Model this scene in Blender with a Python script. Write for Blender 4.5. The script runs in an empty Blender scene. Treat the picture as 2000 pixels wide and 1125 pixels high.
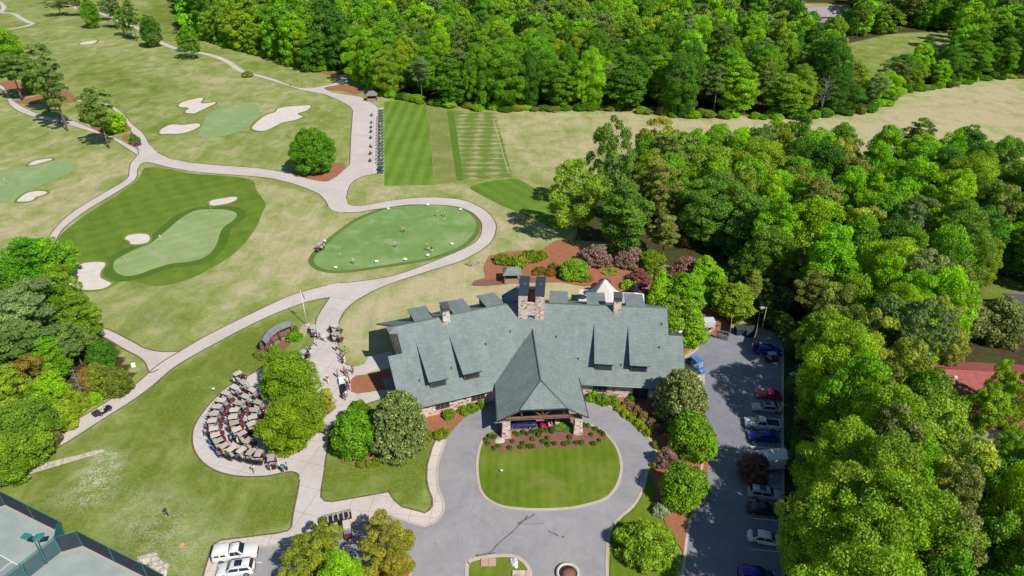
import bpy, bmesh, math, random
import numpy as np
from mathutils import Vector, Matrix
from mathutils.geometry import tessellate_polygon

random.seed(7)
RNG = np.random.default_rng(11)
SC = bpy.context.scene
COL = SC.collection

# ------------------------------------------------------------------ camera
CAM_H = 78.0
TILT = math.radians(31.0)
FPX = 1333.0          # focal length in photo pixels (2000 px wide)
CT, ST = math.cos(TILT), math.sin(TILT)

def at(px, py, h=0.0):
    """world point at height h seen at photo pixel (px, py)"""
    u = (px - 1000.0) / FPX
    v = (py - 562.5) / FPX
    d = (u, CT - v * ST, -ST - v * CT)
    t = (h - CAM_H) / d[2]
    return Vector((d[0] * t, d[1] * t, h))

def pix(x, y, z=0.0):
    z = z - CAM_H
    f = y * CT - z * ST
    dn = -y * ST - z * CT
    return 1000 + FPX * x / f, 562.5 + FPX * dn / f, f

def scale_at(px, py, h=0.0):
    p = at(px, py, h)
    return FPX / pix(p.x, p.y, h)[2]      # pixels per metre

def height_from(bx, by, ty):
    b = at(bx, by)
    lo, hi = 0.0, 70.0
    for _ in range(50):
        m = (lo + hi) / 2
        if pix(b.x, b.y, m)[1] > ty:
            lo = m
        else:
            hi = m
    return lo

cam = bpy.data.cameras.new('camera')
cam.sensor_width = 36.0
cam.lens = 36.0 * FPX / 2000.0
cam.clip_start = 1.0
cam.clip_end = 20000.0
camo = bpy.data.objects.new('camera', cam)
COL.objects.link(camo)
camo.location = (0, 0, CAM_H)
camo.rotation_euler = (math.radians(90) - TILT, 0, 0)
SC.camera = camo

# ------------------------------------------------------------------ light
SUN_EL = math.radians(46.0)
SUN_AZ = math.radians(138.0)      # clockwise from +Y : behind and to the right
sun_dir = Vector((math.sin(SUN_AZ) * math.cos(SUN_EL), math.cos(SUN_AZ) * math.cos(SUN_EL), math.sin(SUN_EL)))
sl = bpy.data.lights.new('sun', 'SUN')
sl.energy = 5.0
sl.angle = math.radians(0.5)
sl.color = (1.0, 0.955, 0.88)
so = bpy.data.objects.new('sun', sl)
COL.objects.link(so)
so.rotation_euler = (-sun_dir).to_track_quat('-Z', 'Y').to_euler()
so.location = (60, -60, 150)
W = bpy.data.worlds.new('World')
SC.world = W
W.use_nodes = True
wn = W.node_tree
bg = wn.nodes['Background']
sky = wn.nodes.new('ShaderNodeTexSky')
sky.sky_type = 'NISHITA'
sky.sun_disc = False
sky.sun_elevation = SUN_EL
sky.sun_rotation = SUN_AZ
sky.air_density = 1.0
sky.dust_density = 0.0
sky.ozone_density = 3.0
wn.links.new(sky.outputs[0], bg.inputs[0])
bg.inputs[1].default_value = 0.085
SC.view_settings.view_transform = 'Standard'
SC.view_settings.look = 'None'
SC.view_settings.exposure = 0.0
SC.cycles.max_bounces = 6
SC.cycles.diffuse_bounces = 3
SC.cycles.transparent_max_bounces = 6

# ------------------------------------------------------------------ node helper
class NT:
    def __init__(self, name):
        self.m = bpy.data.materials.new(name)
        self.m.use_nodes = True
        self.t = self.m.node_tree
        self.b = self.t.nodes['Principled BSDF']
        self.out = self.t.nodes['Material Output']
    def n(self, typ, **kw):
        x = self.t.nodes.new(typ)
        for k, v in kw.items():
            setattr(x, k, v)
        return x
    def l(self, a, b):
        self.t.links.new(a, b)
    def put(self, sock, v):
        if hasattr(v, 'is_output'):
            self.l(v, sock)
        else:
            if isinstance(v, (tuple, list)) and len(v) == 3 and sock.type == 'RGBA':
                v = (*v, 1)
            sock.default_value = v
    def coord(self):
        return self.n('ShaderNodeTexCoord').outputs['Object']
    def noise(self, scale, detail=3, rough=.55, vec=None, dist=0):
        x = self.n('ShaderNodeTexNoise')
        x.inputs['Scale'].default_value = scale
        x.inputs['Detail'].default_value = detail
        x.inputs['Roughness'].default_value = rough
        x.inputs['Distortion'].default_value = dist
        self.l(vec if vec is not None else self.coord(), x.inputs['Vector'])
        return x.outputs['Fac']
    def voro(self, scale, feature='F1', out='Distance', vec=None):
        x = self.n('ShaderNodeTexVoronoi')
        x.feature = feature
        x.inputs['Scale'].default_value = scale
        self.l(vec if vec is not None else self.coord(), x.inputs['Vector'])
        return x.outputs[out]
    def math(self, op, a, b=0.0, c=None, clamp=False):
        x = self.n('ShaderNodeMath', operation=op, use_clamp=clamp)
        self.put(x.inputs[0], a)
        self.put(x.inputs[1], b)
        if c is not None:
            self.put(x.inputs[2], c)
        return x.outputs[0]
    def ramp(self, f, lo, hi):
        x = self.n('ShaderNodeMapRange')
        self.put(x.inputs['Value'], f)
        x.inputs['From Min'].default_value = lo
        x.inputs['From Max'].default_value = hi
        return x.outputs[0]
    def mix(self, f, a, b, mode='MIX'):
        x = self.n('ShaderNodeMix', data_type='RGBA', blend_type=mode)
        self.put(x.inputs[0], f)
        self.put(x.inputs[6], a)
        self.put(x.inputs[7], b)
        return x.outputs[2]
    def map(self, scale=(1, 1, 1), rot=(0, 0, 0), vec=None):
        x = self.n('ShaderNodeMapping')
        x.inputs['Scale'].default_value = scale
        x.inputs['Rotation'].default_value = rot
        self.l(vec if vec is not None else self.coord(), x.inputs['Vector'])
        return x.outputs[0]
    def attr(self, name, out='Fac'):
        x = self.n('ShaderNodeAttribute')
        x.attribute_name = name
        return x.outputs[out]
    def bump(self, h, strength=.3, dist=.1):
        x = self.n('ShaderNodeBump')
        x.inputs['Strength'].default_value = strength
        x.inputs['Distance'].default_value = dist
        self.l(h, x.inputs['Height'])
        self.l(x.outputs[0], self.b.inputs['Normal'])
    def done(self, col, rough=.9, spec=.2, metal=0.0):
        self.put(self.b.inputs['Base Color'], col)
        self.put(self.b.inputs['Roughness'], rough)
        self.b.inputs['Specular IOR Level'].default_value = spec
        self.b.inputs['Metallic'].default_value = metal
        return self.m

def m_plain(name, c, rough=.6, spec=.3, metal=0.0, var=.12, scale=6.0):
    t = NT(name)
    n = t.noise(scale, 4)
    col = t.mix(t.ramp(n, .3, .7), tuple(x * (1 - var) for x in c), tuple(min(1, x * (1 + var)) for x in c))
    return t.done(col, rough, spec, metal)

def m_grass(name, dark, light, dry=None, dryamt=0.0, stripes=None, fine=3.0, big=.05):
    """short grass: blotches at three scales, optional mowing stripes [(angle, period, amount)]"""
    t = NT(name)
    a = t.noise(big, 3)
    b = t.noise(.45, 3)
    c = t.noise(fine, 2)
    f = t.math('MULTIPLY_ADD', a, .9, t.math('MULTIPLY_ADD', b, .7, t.math('MULTIPLY', c, .5)))
    col = t.mix(t.ramp(f, .72, 1.38), dark, light)
    if stripes:
        for ang, per, amt in stripes:
            v = t.map(rot=(0, 0, ang))
            s = t.n('ShaderNodeSeparateXYZ')
            t.l(v, s.inputs[0])
            wob = t.math('MULTIPLY_ADD', t.noise(.3, 1), .5, s.outputs[0])
            w = t.math('SINE', t.math('MULTIPLY', wob, 2 * math.pi / per))
            w = t.ramp(w, -.5, .5)
            col = t.mix(t.math('MULTIPLY', w, amt), col, (1.55, 1.5, 1.35), 'MULTIPLY')
    if dry is not None:
        d = t.noise(.16, 5, .62, dist=.6)
        col = t.mix(t.math('MULTIPLY', t.ramp(d, .5, .68), dryamt), col, dry)
    t.bump(c, .35, .08)
    return t.done(col, .95, .1)

# ------------------------------------------------------------------ object helpers
def tag(o, label=None, cat=None, group=None, kind=None):
    if label: o['label'] = label
    if cat: o['category'] = cat
    if group: o['group'] = group
    if kind: o['kind'] = kind
    return o

def empty(name, loc=(0, 0, 0), rz=0.0, label=None, cat=None, group=None):
    o = bpy.data.objects.new(name, None)
    o.empty_display_size = .3
    COL.objects.link(o)
    o.location = loc
    o.rotation_euler = (0, 0, rz)
    return tag(o, label, cat, group)

def link_mesh(name, me, mat=None, parent=None):
    o = bpy.data.objects.new(name, me)
    COL.objects.link(o)
    if mat is not None and not me.materials:
        for mm in (mat if isinstance(mat, (list, tuple)) else [mat]):
            me.materials.append(mm)
    if parent is not None:
        o.parent = parent
    return o

def copy_tree(o, parent=None):
    c = o.copy()
    COL.objects.link(c)
    if parent is not None:
        c.parent = parent
    for ch in KIDS.get(o.name, None) or [x for x in o.children]:
        copy_tree(ch, c)
    return c
KIDS = {}

class MB:
    """collects simple solids and links them as one mesh"""
    def __init__(self):
        self.v = []; self.f = []; self.mi = []; self.cur = 0; self.sm = []
    def add(self, vs, fs, smooth=False):
        o = len(self.v)
        self.v += [tuple(x) for x in vs]
        for f in fs:
            self.f.append([i + o for i in f]); self.mi.append(self.cur); self.sm.append(smooth)
        return self
    def box(self, c, s, rz=0.0, taper=1.0, rx=0.0, ry=0.0):
        hx, hy, hz = s[0] / 2, s[1] / 2, s[2] / 2
        R = Matrix.Rotation(rz, 3, 'Z') @ Matrix.Rotation(ry, 3, 'Y') @ Matrix.Rotation(rx, 3, 'X')
        vs = []
        for z, k in ((-hz, 1.0), (hz, taper)):
            for x, y in ((-hx, -hy), (hx, -hy), (hx, hy), (-hx, hy)):
                vs.append(R @ Vector((x * k, y * k, z)) + Vector(c))
        return self.add(vs, [(3, 2, 1, 0), (4, 5, 6, 7), (0, 1, 5, 4), (1, 2, 6, 5), (2, 3, 7, 6), (3, 0, 4, 7)])
    def bbox(self, c, s, rz=0.0, b=.03):
        """box with a small chamfer on all vertical and top edges"""
        hx, hy, hz = s[0] / 2, s[1] / 2, s[2] / 2
        b = min(b, hx * .6, hy * .6, hz * .9)
        R = Matrix.Rotation(rz, 3, 'Z')
        def ring(ix, z):
            x, y = hx - ix, hy - ix
            k = b
            pts = [(-x + k, -y), (x - k, -y), (x, -y + k), (x, y - k), (x - k, y), (-x + k, y), (-x, y - k), (-x, -y + k)]
            return [R @ Vector((p[0], p[1], z)) + Vector(c) for p in pts]
        vs = ring(0, -hz) + ring(0, hz - b) + ring(b * .7, hz)
        fs = [tuple(range(7, -1, -1)), tuple(range(16, 24))]
        for k in (0, 8):
            for i in range(8):
                j = (i + 1) % 8
                fs.append((k + i, k + j, k + 8 + j, k + 8 + i))
        return self.add(vs, fs)
    def tube(self, pts, rad, seg=6, cap=True, smooth=True):
        pts = [Vector(p) for p in pts]
        rads = rad if isinstance(rad, (list, tuple)) else [rad] * len(pts)
        vs = []; fs = []
        for i, p in enumerate(pts):
            d = (pts[min(i + 1, len(pts) - 1)] - pts[max(i - 1, 0)])
            if d.length < 1e-6: d = Vector((0, 0, 1))
            d.normalize()
            u = d.cross(Vector((0, 0, 1)) if abs(d.z) < .9 else Vector((1, 0, 0))).normalized()
            w = d.cross(u)
            for k in range(seg):
                a = 2 * math.pi * k / seg
                vs.append(p + (u * math.cos(a) + w * math.sin(a)) * rads[i])
        for i in range(len(pts) - 1):
            for k in range(seg):
                j = (k + 1) % seg
                fs.append((i * seg + k, i * seg + j, (i + 1) * seg + j, (i + 1) * seg + k))
        if cap:
            fs.append(tuple(range(seg - 1, -1, -1)))
            fs.append(tuple(range((len(pts) - 1) * seg, len(pts) * seg)))
        return self.add(vs, fs, smooth)
    def lathe(self, prof, c=(0, 0, 0), seg=12, axis='Z', smooth=True):
        vs = []; fs = []
        for r, z in prof:
            for k in range(seg):
                a = 2 * math.pi * k / seg
                x, y = r * math.cos(a), r * math.sin(a)
                p = (x, y, z) if axis == 'Z' else ((x, z, y) if axis == 'Y' else (z, x, y))
                vs.append(Vector(p) + Vector(c))
        n = len(prof)
        for i in range(n - 1):
            for k in range(seg):
                j = (k + 1) % seg
                fs.append((i * seg + k, i * seg + j, (i + 1) * seg + j, (i + 1) * seg + k))
        fs.append(tuple(range(seg - 1, -1, -1)))
        fs.append(tuple(range((n - 1) * seg, n * seg)))
        return self.add(vs, fs, smooth)
    def prism(self, poly, z0, z1):
        """vertical prism over a 2-D polygon (convex or not)"""
        n = len(poly)
        vs = [(p[0], p[1], z0) for p in poly] + [(p[0], p[1], z1) for p in poly]
        fs = [(i, (i + 1) % n, n + (i + 1) % n, n + i) for i in range(n)]
        for tri in tessellate_polygon([[Vector((p[0], p[1], 0)) for p in poly]]):
            fs.append(tuple(i + n for i in tri)); fs.append(tuple(reversed(tri)))
        return self.add(vs, fs)
    def slab(self, pts, th):
        """thick sheet: 3-D convex polygon pts (top), thickness th downwards"""
        n = len(pts)
        pts = [Vector(p) for p in pts]
        vs = pts + [p - Vector((0, 0, th)) for p in pts]
        fs = [tuple(range(n)), tuple(range(2 * n - 1, n - 1, -1))]
        fs += [(i, n + i, n + (i + 1) % n, (i + 1) % n) for i in range(n)]
        return self.add(vs, fs)
    def mesh(self, name, mats):
        me = bpy.data.meshes.new(name)
        me.from_pydata(self.v, [], self.f)
        for mm in (mats if isinstance(mats, (list, tuple)) else [mats]):
            me.materials.append(mm)
        me.polygons.foreach_set('material_index', self.mi)
        me.polygons.foreach_set('use_smooth', self.sm)
        me.update()
        bm = bmesh.new(); bm.from_mesh(me)
        bmesh.ops.recalc_face_normals(bm, faces=bm.faces)
        bm.to_mesh(me); bm.free()
        return me
    def build(self, name, mats, parent=None):
        return link_mesh(name, self.mesh(name, mats), None, parent)

def smooth_closed(pts, n=4):
    """Catmull-Rom through a closed list of 2-D points"""
    out = []
    m = len(pts)
    for i in range(m):
        p0, p1, p2, p3 = pts[(i - 1) % m], pts[i], pts[(i + 1) % m], pts[(i + 2) % m]
        for k in range(n):
            t = k / n
            out.append(tuple(.5 * (2 * p1[j] + (p2[j] - p0[j]) * t + (2 * p0[j] - 5 * p1[j] + 4 * p2[j] - p3[j]) * t * t
                                   + (3 * p1[j] - p0[j] - 3 * p2[j] + p3[j]) * t ** 3) for j in (0, 1)))
    return out

def smooth_open(pts, n=5):
    out = []
    m = len(pts)
    for i in range(m - 1):
        p0, p1, p2, p3 = pts[max(i - 1, 0)], pts[i], pts[i + 1], pts[min(i + 2, m - 1)]
        for k in range(n):
            t = k / n
            out.append(tuple(.5 * (2 * p1[j] + (p2[j] - p0[j]) * t + (2 * p0[j] - 5 * p1[j] + 4 * p2[j] - p3[j]) * t * t
                                   + (3 * p1[j] - p0[j] - 3 * p2[j] + p3[j]) * t ** 3) for j in (0, 1)))
    out.append(tuple(pts[-1]))
    return out

def W2(pts, h=0.0):
    return [tuple(at(x, y, h)[:2]) for x, y in pts]

def sheet(name, poly, z, mat, kind='structure', smooth=0, world=False, parent=None):
    """flat sheet over a photo-outline polygon, laid on the ground at height z"""
    w = poly if world else W2(poly)
    if smooth: w = smooth_closed(w, smooth)
    vs = [(p[0], p[1], z) for p in w]
    fs = []
    for tri in tessellate_polygon([[Vector((p[0], p[1], 0)) for p in w]]):
        a, b, c = (Vector(vs[i]) for i in tri)
        fs.append(tri if (b - a).cross(c - a).z > 0 else tuple(reversed(tri)))
    me = bpy.data.meshes.new(name)
    me.from_pydata(vs, [], fs)
    me.materials.append(mat)
    o = link_mesh(name, me, None, parent)
    if kind: o['kind'] = kind
    return o

def offset_line(w, d):
    out = []
    for i, p in enumerate(w):
        a = w[max(i - 1, 0)]; b = w[min(i + 1, len(w) - 1)]
        dx, dy = b[0] - a[0], b[1] - a[1]
        L = math.hypot(dx, dy) or 1
        out.append((p[0] - dy / L * d, p[1] + dx / L * d))
    return out

def strip(name, pts, width, z, mat, world=False, smooth=5, h=0.0, kind='structure', parent=None):
    """ribbon of constant width along a centre line; h > 0 makes it a raised kerb"""
    w = pts if world else W2(pts)
    if smooth: w = smooth_open(w, smooth)
    L = offset_line(w, width / 2); R = offset_line(w, -width / 2)
    n = len(w)
    mb = MB()
    vs = [(p[0], p[1], z) for p in L] + [(p[0], p[1], z) for p in R]
    if h <= 0:
        mb.add(vs, [(i, n + i, n + i + 1, i + 1) for i in range(n - 1)])
    else:
        vs = [(p[0], p[1], z + h) for p in L] + [(p[0], p[1], z + h) for p in R] + [(p[0], p[1], z - .02) for p in L] + [(p[0], p[1], z - .02) for p in R]
        fs = []
        for i in range(n - 1):
            fs += [(i, n + i, n + i + 1, i + 1), (2 * n + i, i, i + 1, 2 * n + i + 1), (n + i, 3 * n + i, 3 * n + i + 1, n + i + 1)]
        fs += [(0, 2 * n, 3 * n, n), (n - 1, 2 * n - 1, 4 * n - 1, 3 * n - 1)]
        mb.add(vs, fs)
    o = mb.build(name, mat, parent)
    if kind: o['kind'] = kind
    return o

ORD = ['first', 'second', 'third', 'fourth', 'fifth', 'sixth', 'seventh', 'eighth', 'ninth', 'tenth', 'eleventh', 'twelfth',
       'thirteenth', 'fourteenth', 'fifteenth', 'sixteenth', 'seventeenth', 'eighteenth', 'nineteenth', 'twentieth']
def ordn(i):
    if i < 20: return ORD[i]
    k = i + 1
    suf = 'th' if 10 <= k % 100 <= 13 else {1: 'st', 2: 'nd', 3: 'rd'}.get(k % 10, 'th')
    return '%d%s' % (k, suf)

def inside(p, poly):
    x, y = p
    c = False
    j = len(poly) - 1
    for i in range(len(poly)):
        xi, yi = poly[i]; xj, yj = poly[j]
        if (yi > y) != (yj > y) and x < (xj - xi) * (y - yi) / (yj - yi) + xi:
            c = not c
        j = i
    return c
# ================================================================== GROUND
def z4(pts, ox, oy, s):
    """outline read in an enlarged crop -> photo coordinates"""
    return [(ox + x / s, oy + y / s) for x, y in pts]

LAWN_LL = [(-120, 1000), (0, 935), (200, 822), (340, 720), (480, 642), (640, 583), (615, 640), (600, 690), (500, 724), (445, 755), (396, 807),
           (375, 854), (413, 915), (477, 931), (584, 925), (572, 1030), (430, 1055), (400, 1125), (400, 1260), (-120, 1260)]
LAWN_FRONT = [(627, 971), (630, 940), (645, 860), (690, 800), (845, 860), (833, 937), (845, 980), (830, 1003), (785, 990), (760, 961), (640, 980)]
FOREST_R = [(1105, 395), (1130, 470), (1250, 478), (1290, 515), (1400, 545), (1450, 600), (1480, 640), (1532, 650), (1556, 690), (1556, 1125), (1556, 1400), (2300, 1400), (2400, 900),
            (2200, 420), (1980, 345), (1700, 330), (1500, 335), (1350, 335), (1230, 330), (1150, 360)]
FOREST_B = [(330, -40), (352, 5), (372, 62), (430, 88), (520, 112), (600, 136), (690, 146), (740, 184), (830, 205), (940, 215), (1050, 217), (1200, 214),
            (1300, 227), (1500, 234), (1580, 230), (1640, 230), (1700, 220), (1760, 184), (1840, 170), (1930, 155), (2010, 154), (2300, 150), (2300, -100), (330, -100)]
FOREST_L = [(-300, 500), (60, 520), (170, 600), (215, 660), (262, 735), (190, 785), (100, 838), (0, 895), (-300, 1050)]
CLEAR_R = [(1626, 196), (1632, 91), (1740, 66), (1862, 60), (1858, 128), (1800, 146), (1750, 162), (1700, 196)]
CLEAR_T = [(1296, -5), (1302, 10), (1350, 12), (1365, -5)]
CLEAR_H = [(1495, 35), (1520, 30), (1660, 25), (1660, 8), (1540, 5), (1500, 12)]
CLEAR_E = [(1905, 545), (1935, 530), (2010, 560), (2010, 600), (1960, 600), (1915, 580)]

# zones: (polygon in photo px, softness px, value)  painted in this order on the 'green' channel
GREEN_ZONES = [
    ([(-400, -60), (360, -60), (380, 90), (560, 165), (690, 190), (690, 330), (560, 340), (420, 325), (300, 300), (230, 205), (100, 160), (-400, 160)], 40, .60),
    ([(130, 60), (330, 110), (470, 150), (560, 180), (640, 190), (520, 215), (400, 170), (250, 130), (140, 110)], 30, .35),
    ([(110, 120), (250, 130), (330, 170), (300, 200), (230, 190), (140, 150)], 30, .75),
    ([(430, 250), (560, 260), (690, 230), (690, 310), (560, 335), (430, 315), (330, 300), (310, 275)], 20, .52),
    ([(-400, 200), (60, 225), (250, 290), (250, 330), (140, 300), (-400, 310)], 30, .5),
    ([(-400, 395), (60, 380), (200, 310), (268, 305), (250, 350), (110, 430), (80, 470), (-400, 500)], 25, .24),
    ([(295, 0), (350, 0), (380, 60), (340, 62), (300, 60)], 12, .95),
    ([(350, 85), (500, 115), (690, 150), (680, 165), (520, 150), (400, 110)], 12, .62),
    ([(500, 350), (640, 400), (640, 420), (720, 412), (660, 480), (620, 520), (560, 560), (430, 620), (420, 580), (520, 440)], 20, .2),
    ([(190, 560), (330, 570), (430, 560), (430, 610), (350, 680), (260, 650), (190, 620)], 30, .62),
    ([(200, 640), (290, 700), (285, 725), (230, 740), (195, 690)], 10, .6),
    (LAWN_LL, 6, .86),
    (LAWN_FRONT, 4, .95),
    ([(660, 640), (700, 590), (790, 560), (900, 520), (960, 500), (1160, 560), (1160, 580), (1000, 590), (770, 640), (760, 700), (690, 712)], 10, .03),
    ([(690, 345), (750, 335), (860, 360), (920, 365), (980, 405), (960, 415), (880, 382), (680, 398)], 8, .3),
    ([(830, 200), (1000, 215), (1160, 215), (1240, 230), (1110, 290), (1080, 400), (1000, 340), (890, 355), (850, 360)], 25, .45),
    ([(960, 220), (1150, 220), (1240, 240), (1100, 330), (1040, 340), (985, 300)], 30, .16),
    ([(1180, 210), (1500, 232), (1640, 235), (1700, 225), (1830, 165), (2400, 150), (2400, 330), (1980, 350), (1300, 330), (1180, 260)], 20, .0),
    (CLEAR_R, 8, .62), (CLEAR_T, 4, .8), (CLEAR_E, 8, .95),
    ([(1190, 1000), (1262, 935), (1300, 1000), (1330, 1040), (1330, 1300), (1186, 1300)], 8, .92),
]

def soft_poly(px, py, poly, soft):
    """1 inside, falling to 0 over 'soft' px outside (numpy)"""
    n = len(poly)
    ins = np.zeros(px.shape, bool)
    d2 = np.full(px.shape, 1e12)
    j = n - 1
    for i in range(n):
        xi, yi = poly[i]; xj, yj = poly[j]
        if yi != yj:
            c = ((yi > py) != (yj > py)) & (px < (xj - xi) * (py - yi) / (yj - yi) + xi)
            ins ^= c
        ex, ey = xj - xi, yj - yi
        L = ex * ex + ey * ey + 1e-9
        t = np.clip(((px - xi) * ex + (py - yi) * ey) / L, 0, 1)
        d2 = np.minimum(d2, (px - xi - t * ex) ** 2 + (py - yi - t * ey) ** 2)
        j = i
    d = np.sqrt(d2)
    s = np.where(ins, d, -d)
    return np.clip(.5 + s / (soft * 2), 0, 1)

def make_ground():
    xs = np.concatenate([[-6000, -3000, -1500, -900, -600], np.arange(-440, 441, 2.0), [600, 900, 1500, 3000, 6000]])
    ys = np.concatenate([[-3000, -1000, -300, -100, 0, 30], np.arange(44, 250, 1.25), np.arange(250, 620, 2.5), [700, 900, 1400, 3000, 8000]])
    X, Y = np.meshgrid(xs, ys)
    f = np.maximum(Y * CT + CAM_H * ST, 5.0)
    PX = 1000 + FPX * X / f
    PY = 562.5 + FPX * (-Y * ST + CAM_H * CT) / f
    g = np.full(X.shape, .42)
    for poly, soft, val in GREEN_ZONES:
        m = soft_poly(PX, PY, poly, soft)
        g = g * (1 - m) + val * m
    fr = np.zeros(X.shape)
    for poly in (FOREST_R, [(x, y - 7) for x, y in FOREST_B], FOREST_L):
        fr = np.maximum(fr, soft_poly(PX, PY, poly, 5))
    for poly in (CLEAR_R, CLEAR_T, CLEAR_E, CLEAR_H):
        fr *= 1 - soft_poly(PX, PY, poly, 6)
    wd = np.zeros(X.shape)
    for poly, soft, val in [([(150, 930), (205, 870), (240, 890), (235, 930), (190, 985), (150, 990)], 14, .95),
                            ([(230, 950), (340, 960), (390, 1010), (470, 1035), (430, 1060), (395, 1130), (330, 1130), (270, 1090), (200, 1040)], 30, .45),
                            ([(100, 950), (180, 980), (160, 1010), (90, 985)], 20, .45), ([(265, 600), (330, 620), (330, 660), (280, 650)], 15, .35),
                            ([(10, 985), (60, 1000), (200, 1090), (280, 1120), (250, 1125), (100, 1040)], 10, .3)]:
        wd = np.maximum(wd, soft_poly(PX, PY, poly, soft) * val)
    ny, nx = X.shape
    me = bpy.data.meshes.new('ground')
    co = np.stack([X, Y, np.zeros_like(X)], -1).reshape(-1, 3)
    idx = np.arange(nx * ny).reshape(ny, nx)
    q = np.stack([idx[:-1, :-1], idx[:-1, 1:], idx[1:, 1:], idx[1:, :-1]], -1).reshape(-1, 4)
    me.vertices.add(len(co)); me.vertices.foreach_set('co', co.ravel())
    me.loops.add(q.size); me.loops.foreach_set('vertex_index', q.ravel())
    me.polygons.add(len(q)); me.polygons.foreach_set('loop_start', np.arange(len(q)) * 4)
    me.update()
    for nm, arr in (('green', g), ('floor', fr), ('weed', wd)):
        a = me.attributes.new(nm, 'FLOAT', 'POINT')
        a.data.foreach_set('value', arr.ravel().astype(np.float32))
    t = NT('rough_grass')
    big = t.noise(.035, 4, .6, dist=.5)
    mid = t.noise(.16, 6, .66, vec=t.map(scale=(1.0, .8, 1), rot=(0, 0, .45)), dist=.5)
    fin = t.noise(2.6, 4, .65)
    vf = t.noise(9, 2)
    gr = t.attr('green')
    f = t.math('ADD', gr, t.math('MULTIPLY', t.math('SUBTRACT', big, .5), 1.1))
    f = t.math('ADD', f, t.math('MULTIPLY', t.math('SUBTRACT', mid, .5), 1.9))
    f = t.math('ADD', f, t.math('MULTIPLY', t.math('SUBTRACT', fin, .5), .55), clamp=True)
    tan = t.mix(t.ramp(fin, .3, .7), (.41, .35, .19), (.53, .465, .28))
    midc = t.mix(t.ramp(fin, .3, .7), (.20, .255, .062), (.325, .36, .115))
    grn = t.mix(t.ramp(fin, .3, .7), (.095, .145, .015), (.205, .248, .04))
    c = t.mix(t.ramp(f, 0, .5), tan, midc)
    c = t.mix(t.ramp(f, .5, 1.0), c, grn)
    brown = t.noise(.5, 5, .7, dist=1.2)
    c = t.mix(t.math('MULTIPLY', t.ramp(brown, .56, .74), .5), c, (.24, .165, .065))
    gk = t.math('MULTIPLY_ADD', t.noise(1.1, 6, .8), .9, .56)
    gc = t.n('ShaderNodeCombineXYZ')
    for i in range(3): t.l(gk, gc.inputs[i])
    c = t.mix(.85, c, gc.outputs[0], 'MULTIPLY')
    sk = t.math('MULTIPLY_ADD', t.noise(1.0, 3, .6, vec=t.map(scale=(.9, .035, 1), rot=(0, 0, .55)), dist=.3), .5, .75)
    sc_ = t.n('ShaderNodeCombineXYZ')
    for i in range(3): t.l(sk, sc_.inputs[i])
    c = t.mix(.6, c, sc_.outputs[0], 'MULTIPLY')
    w = t.math('MULTIPLY', t.attr('weed'), t.ramp(t.math('ADD', t.noise(3.2, 5, .8), t.math('MULTIPLY', t.noise(.5, 2), .35)), .64, .76))
    c = t.mix(w, c, (.52, .52, .36))
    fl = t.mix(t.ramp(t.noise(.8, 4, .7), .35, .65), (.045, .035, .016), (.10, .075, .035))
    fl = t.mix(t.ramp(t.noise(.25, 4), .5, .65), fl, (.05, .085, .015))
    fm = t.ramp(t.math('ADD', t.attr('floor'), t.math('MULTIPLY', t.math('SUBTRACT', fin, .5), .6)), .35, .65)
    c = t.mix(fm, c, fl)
    hsum = t.math('ADD', t.math('MULTIPLY', mid, 1.0), t.math('MULTIPLY', vf, .22))
    t.bump(hsum, .35, .6)
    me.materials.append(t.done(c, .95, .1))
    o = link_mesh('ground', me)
    o['kind'] = 'structure'
make_ground()

# ------------------------------------------------------------------ surface materials
def m_concrete(name, base=(.47, .42, .385), joint=None):
    t = NT(name)
    a = t.noise(.12, 5, .65, dist=.4); b = t.noise(1.4, 5, .7); c = t.noise(14, 2)
    f = t.math('MULTIPLY_ADD', a, .7, t.math('MULTIPLY_ADD', b, .5, t.math('MULTIPLY', c, .25)))
    col = t.mix(t.ramp(f, .52, .95), tuple(x * .86 for x in base), tuple(x * 1.16 for x in base))
    st = t.noise(.35, 5, .7, dist=1.5)
    col = t.mix(t.math('MULTIPLY', t.ramp(st, .6, .8), .3), col, (.28, .235, .21))
    if joint:
        v = t.map(rot=(0, 0, joint[1]))
        s = t.n('ShaderNodeSeparateXYZ'); t.l(v, s.inputs[0])
        j = None
        for k in (0, 1):
            q = t.math('ABSOLUTE', t.math('SUBTRACT', t.math('FRACT', t.math('DIVIDE', s.outputs[k], joint[0])), .5))
            q = t.math('LESS_THAN', q, .035 / joint[0])
            j = q if j is None else t.math('MAXIMUM', j, q)
        col = t.mix(t.math('MULTIPLY', j, .55), col, (.16, .13, .11))
    t.bump(c, .1, .02)
    return t.done(col, .9, .2)

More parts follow.
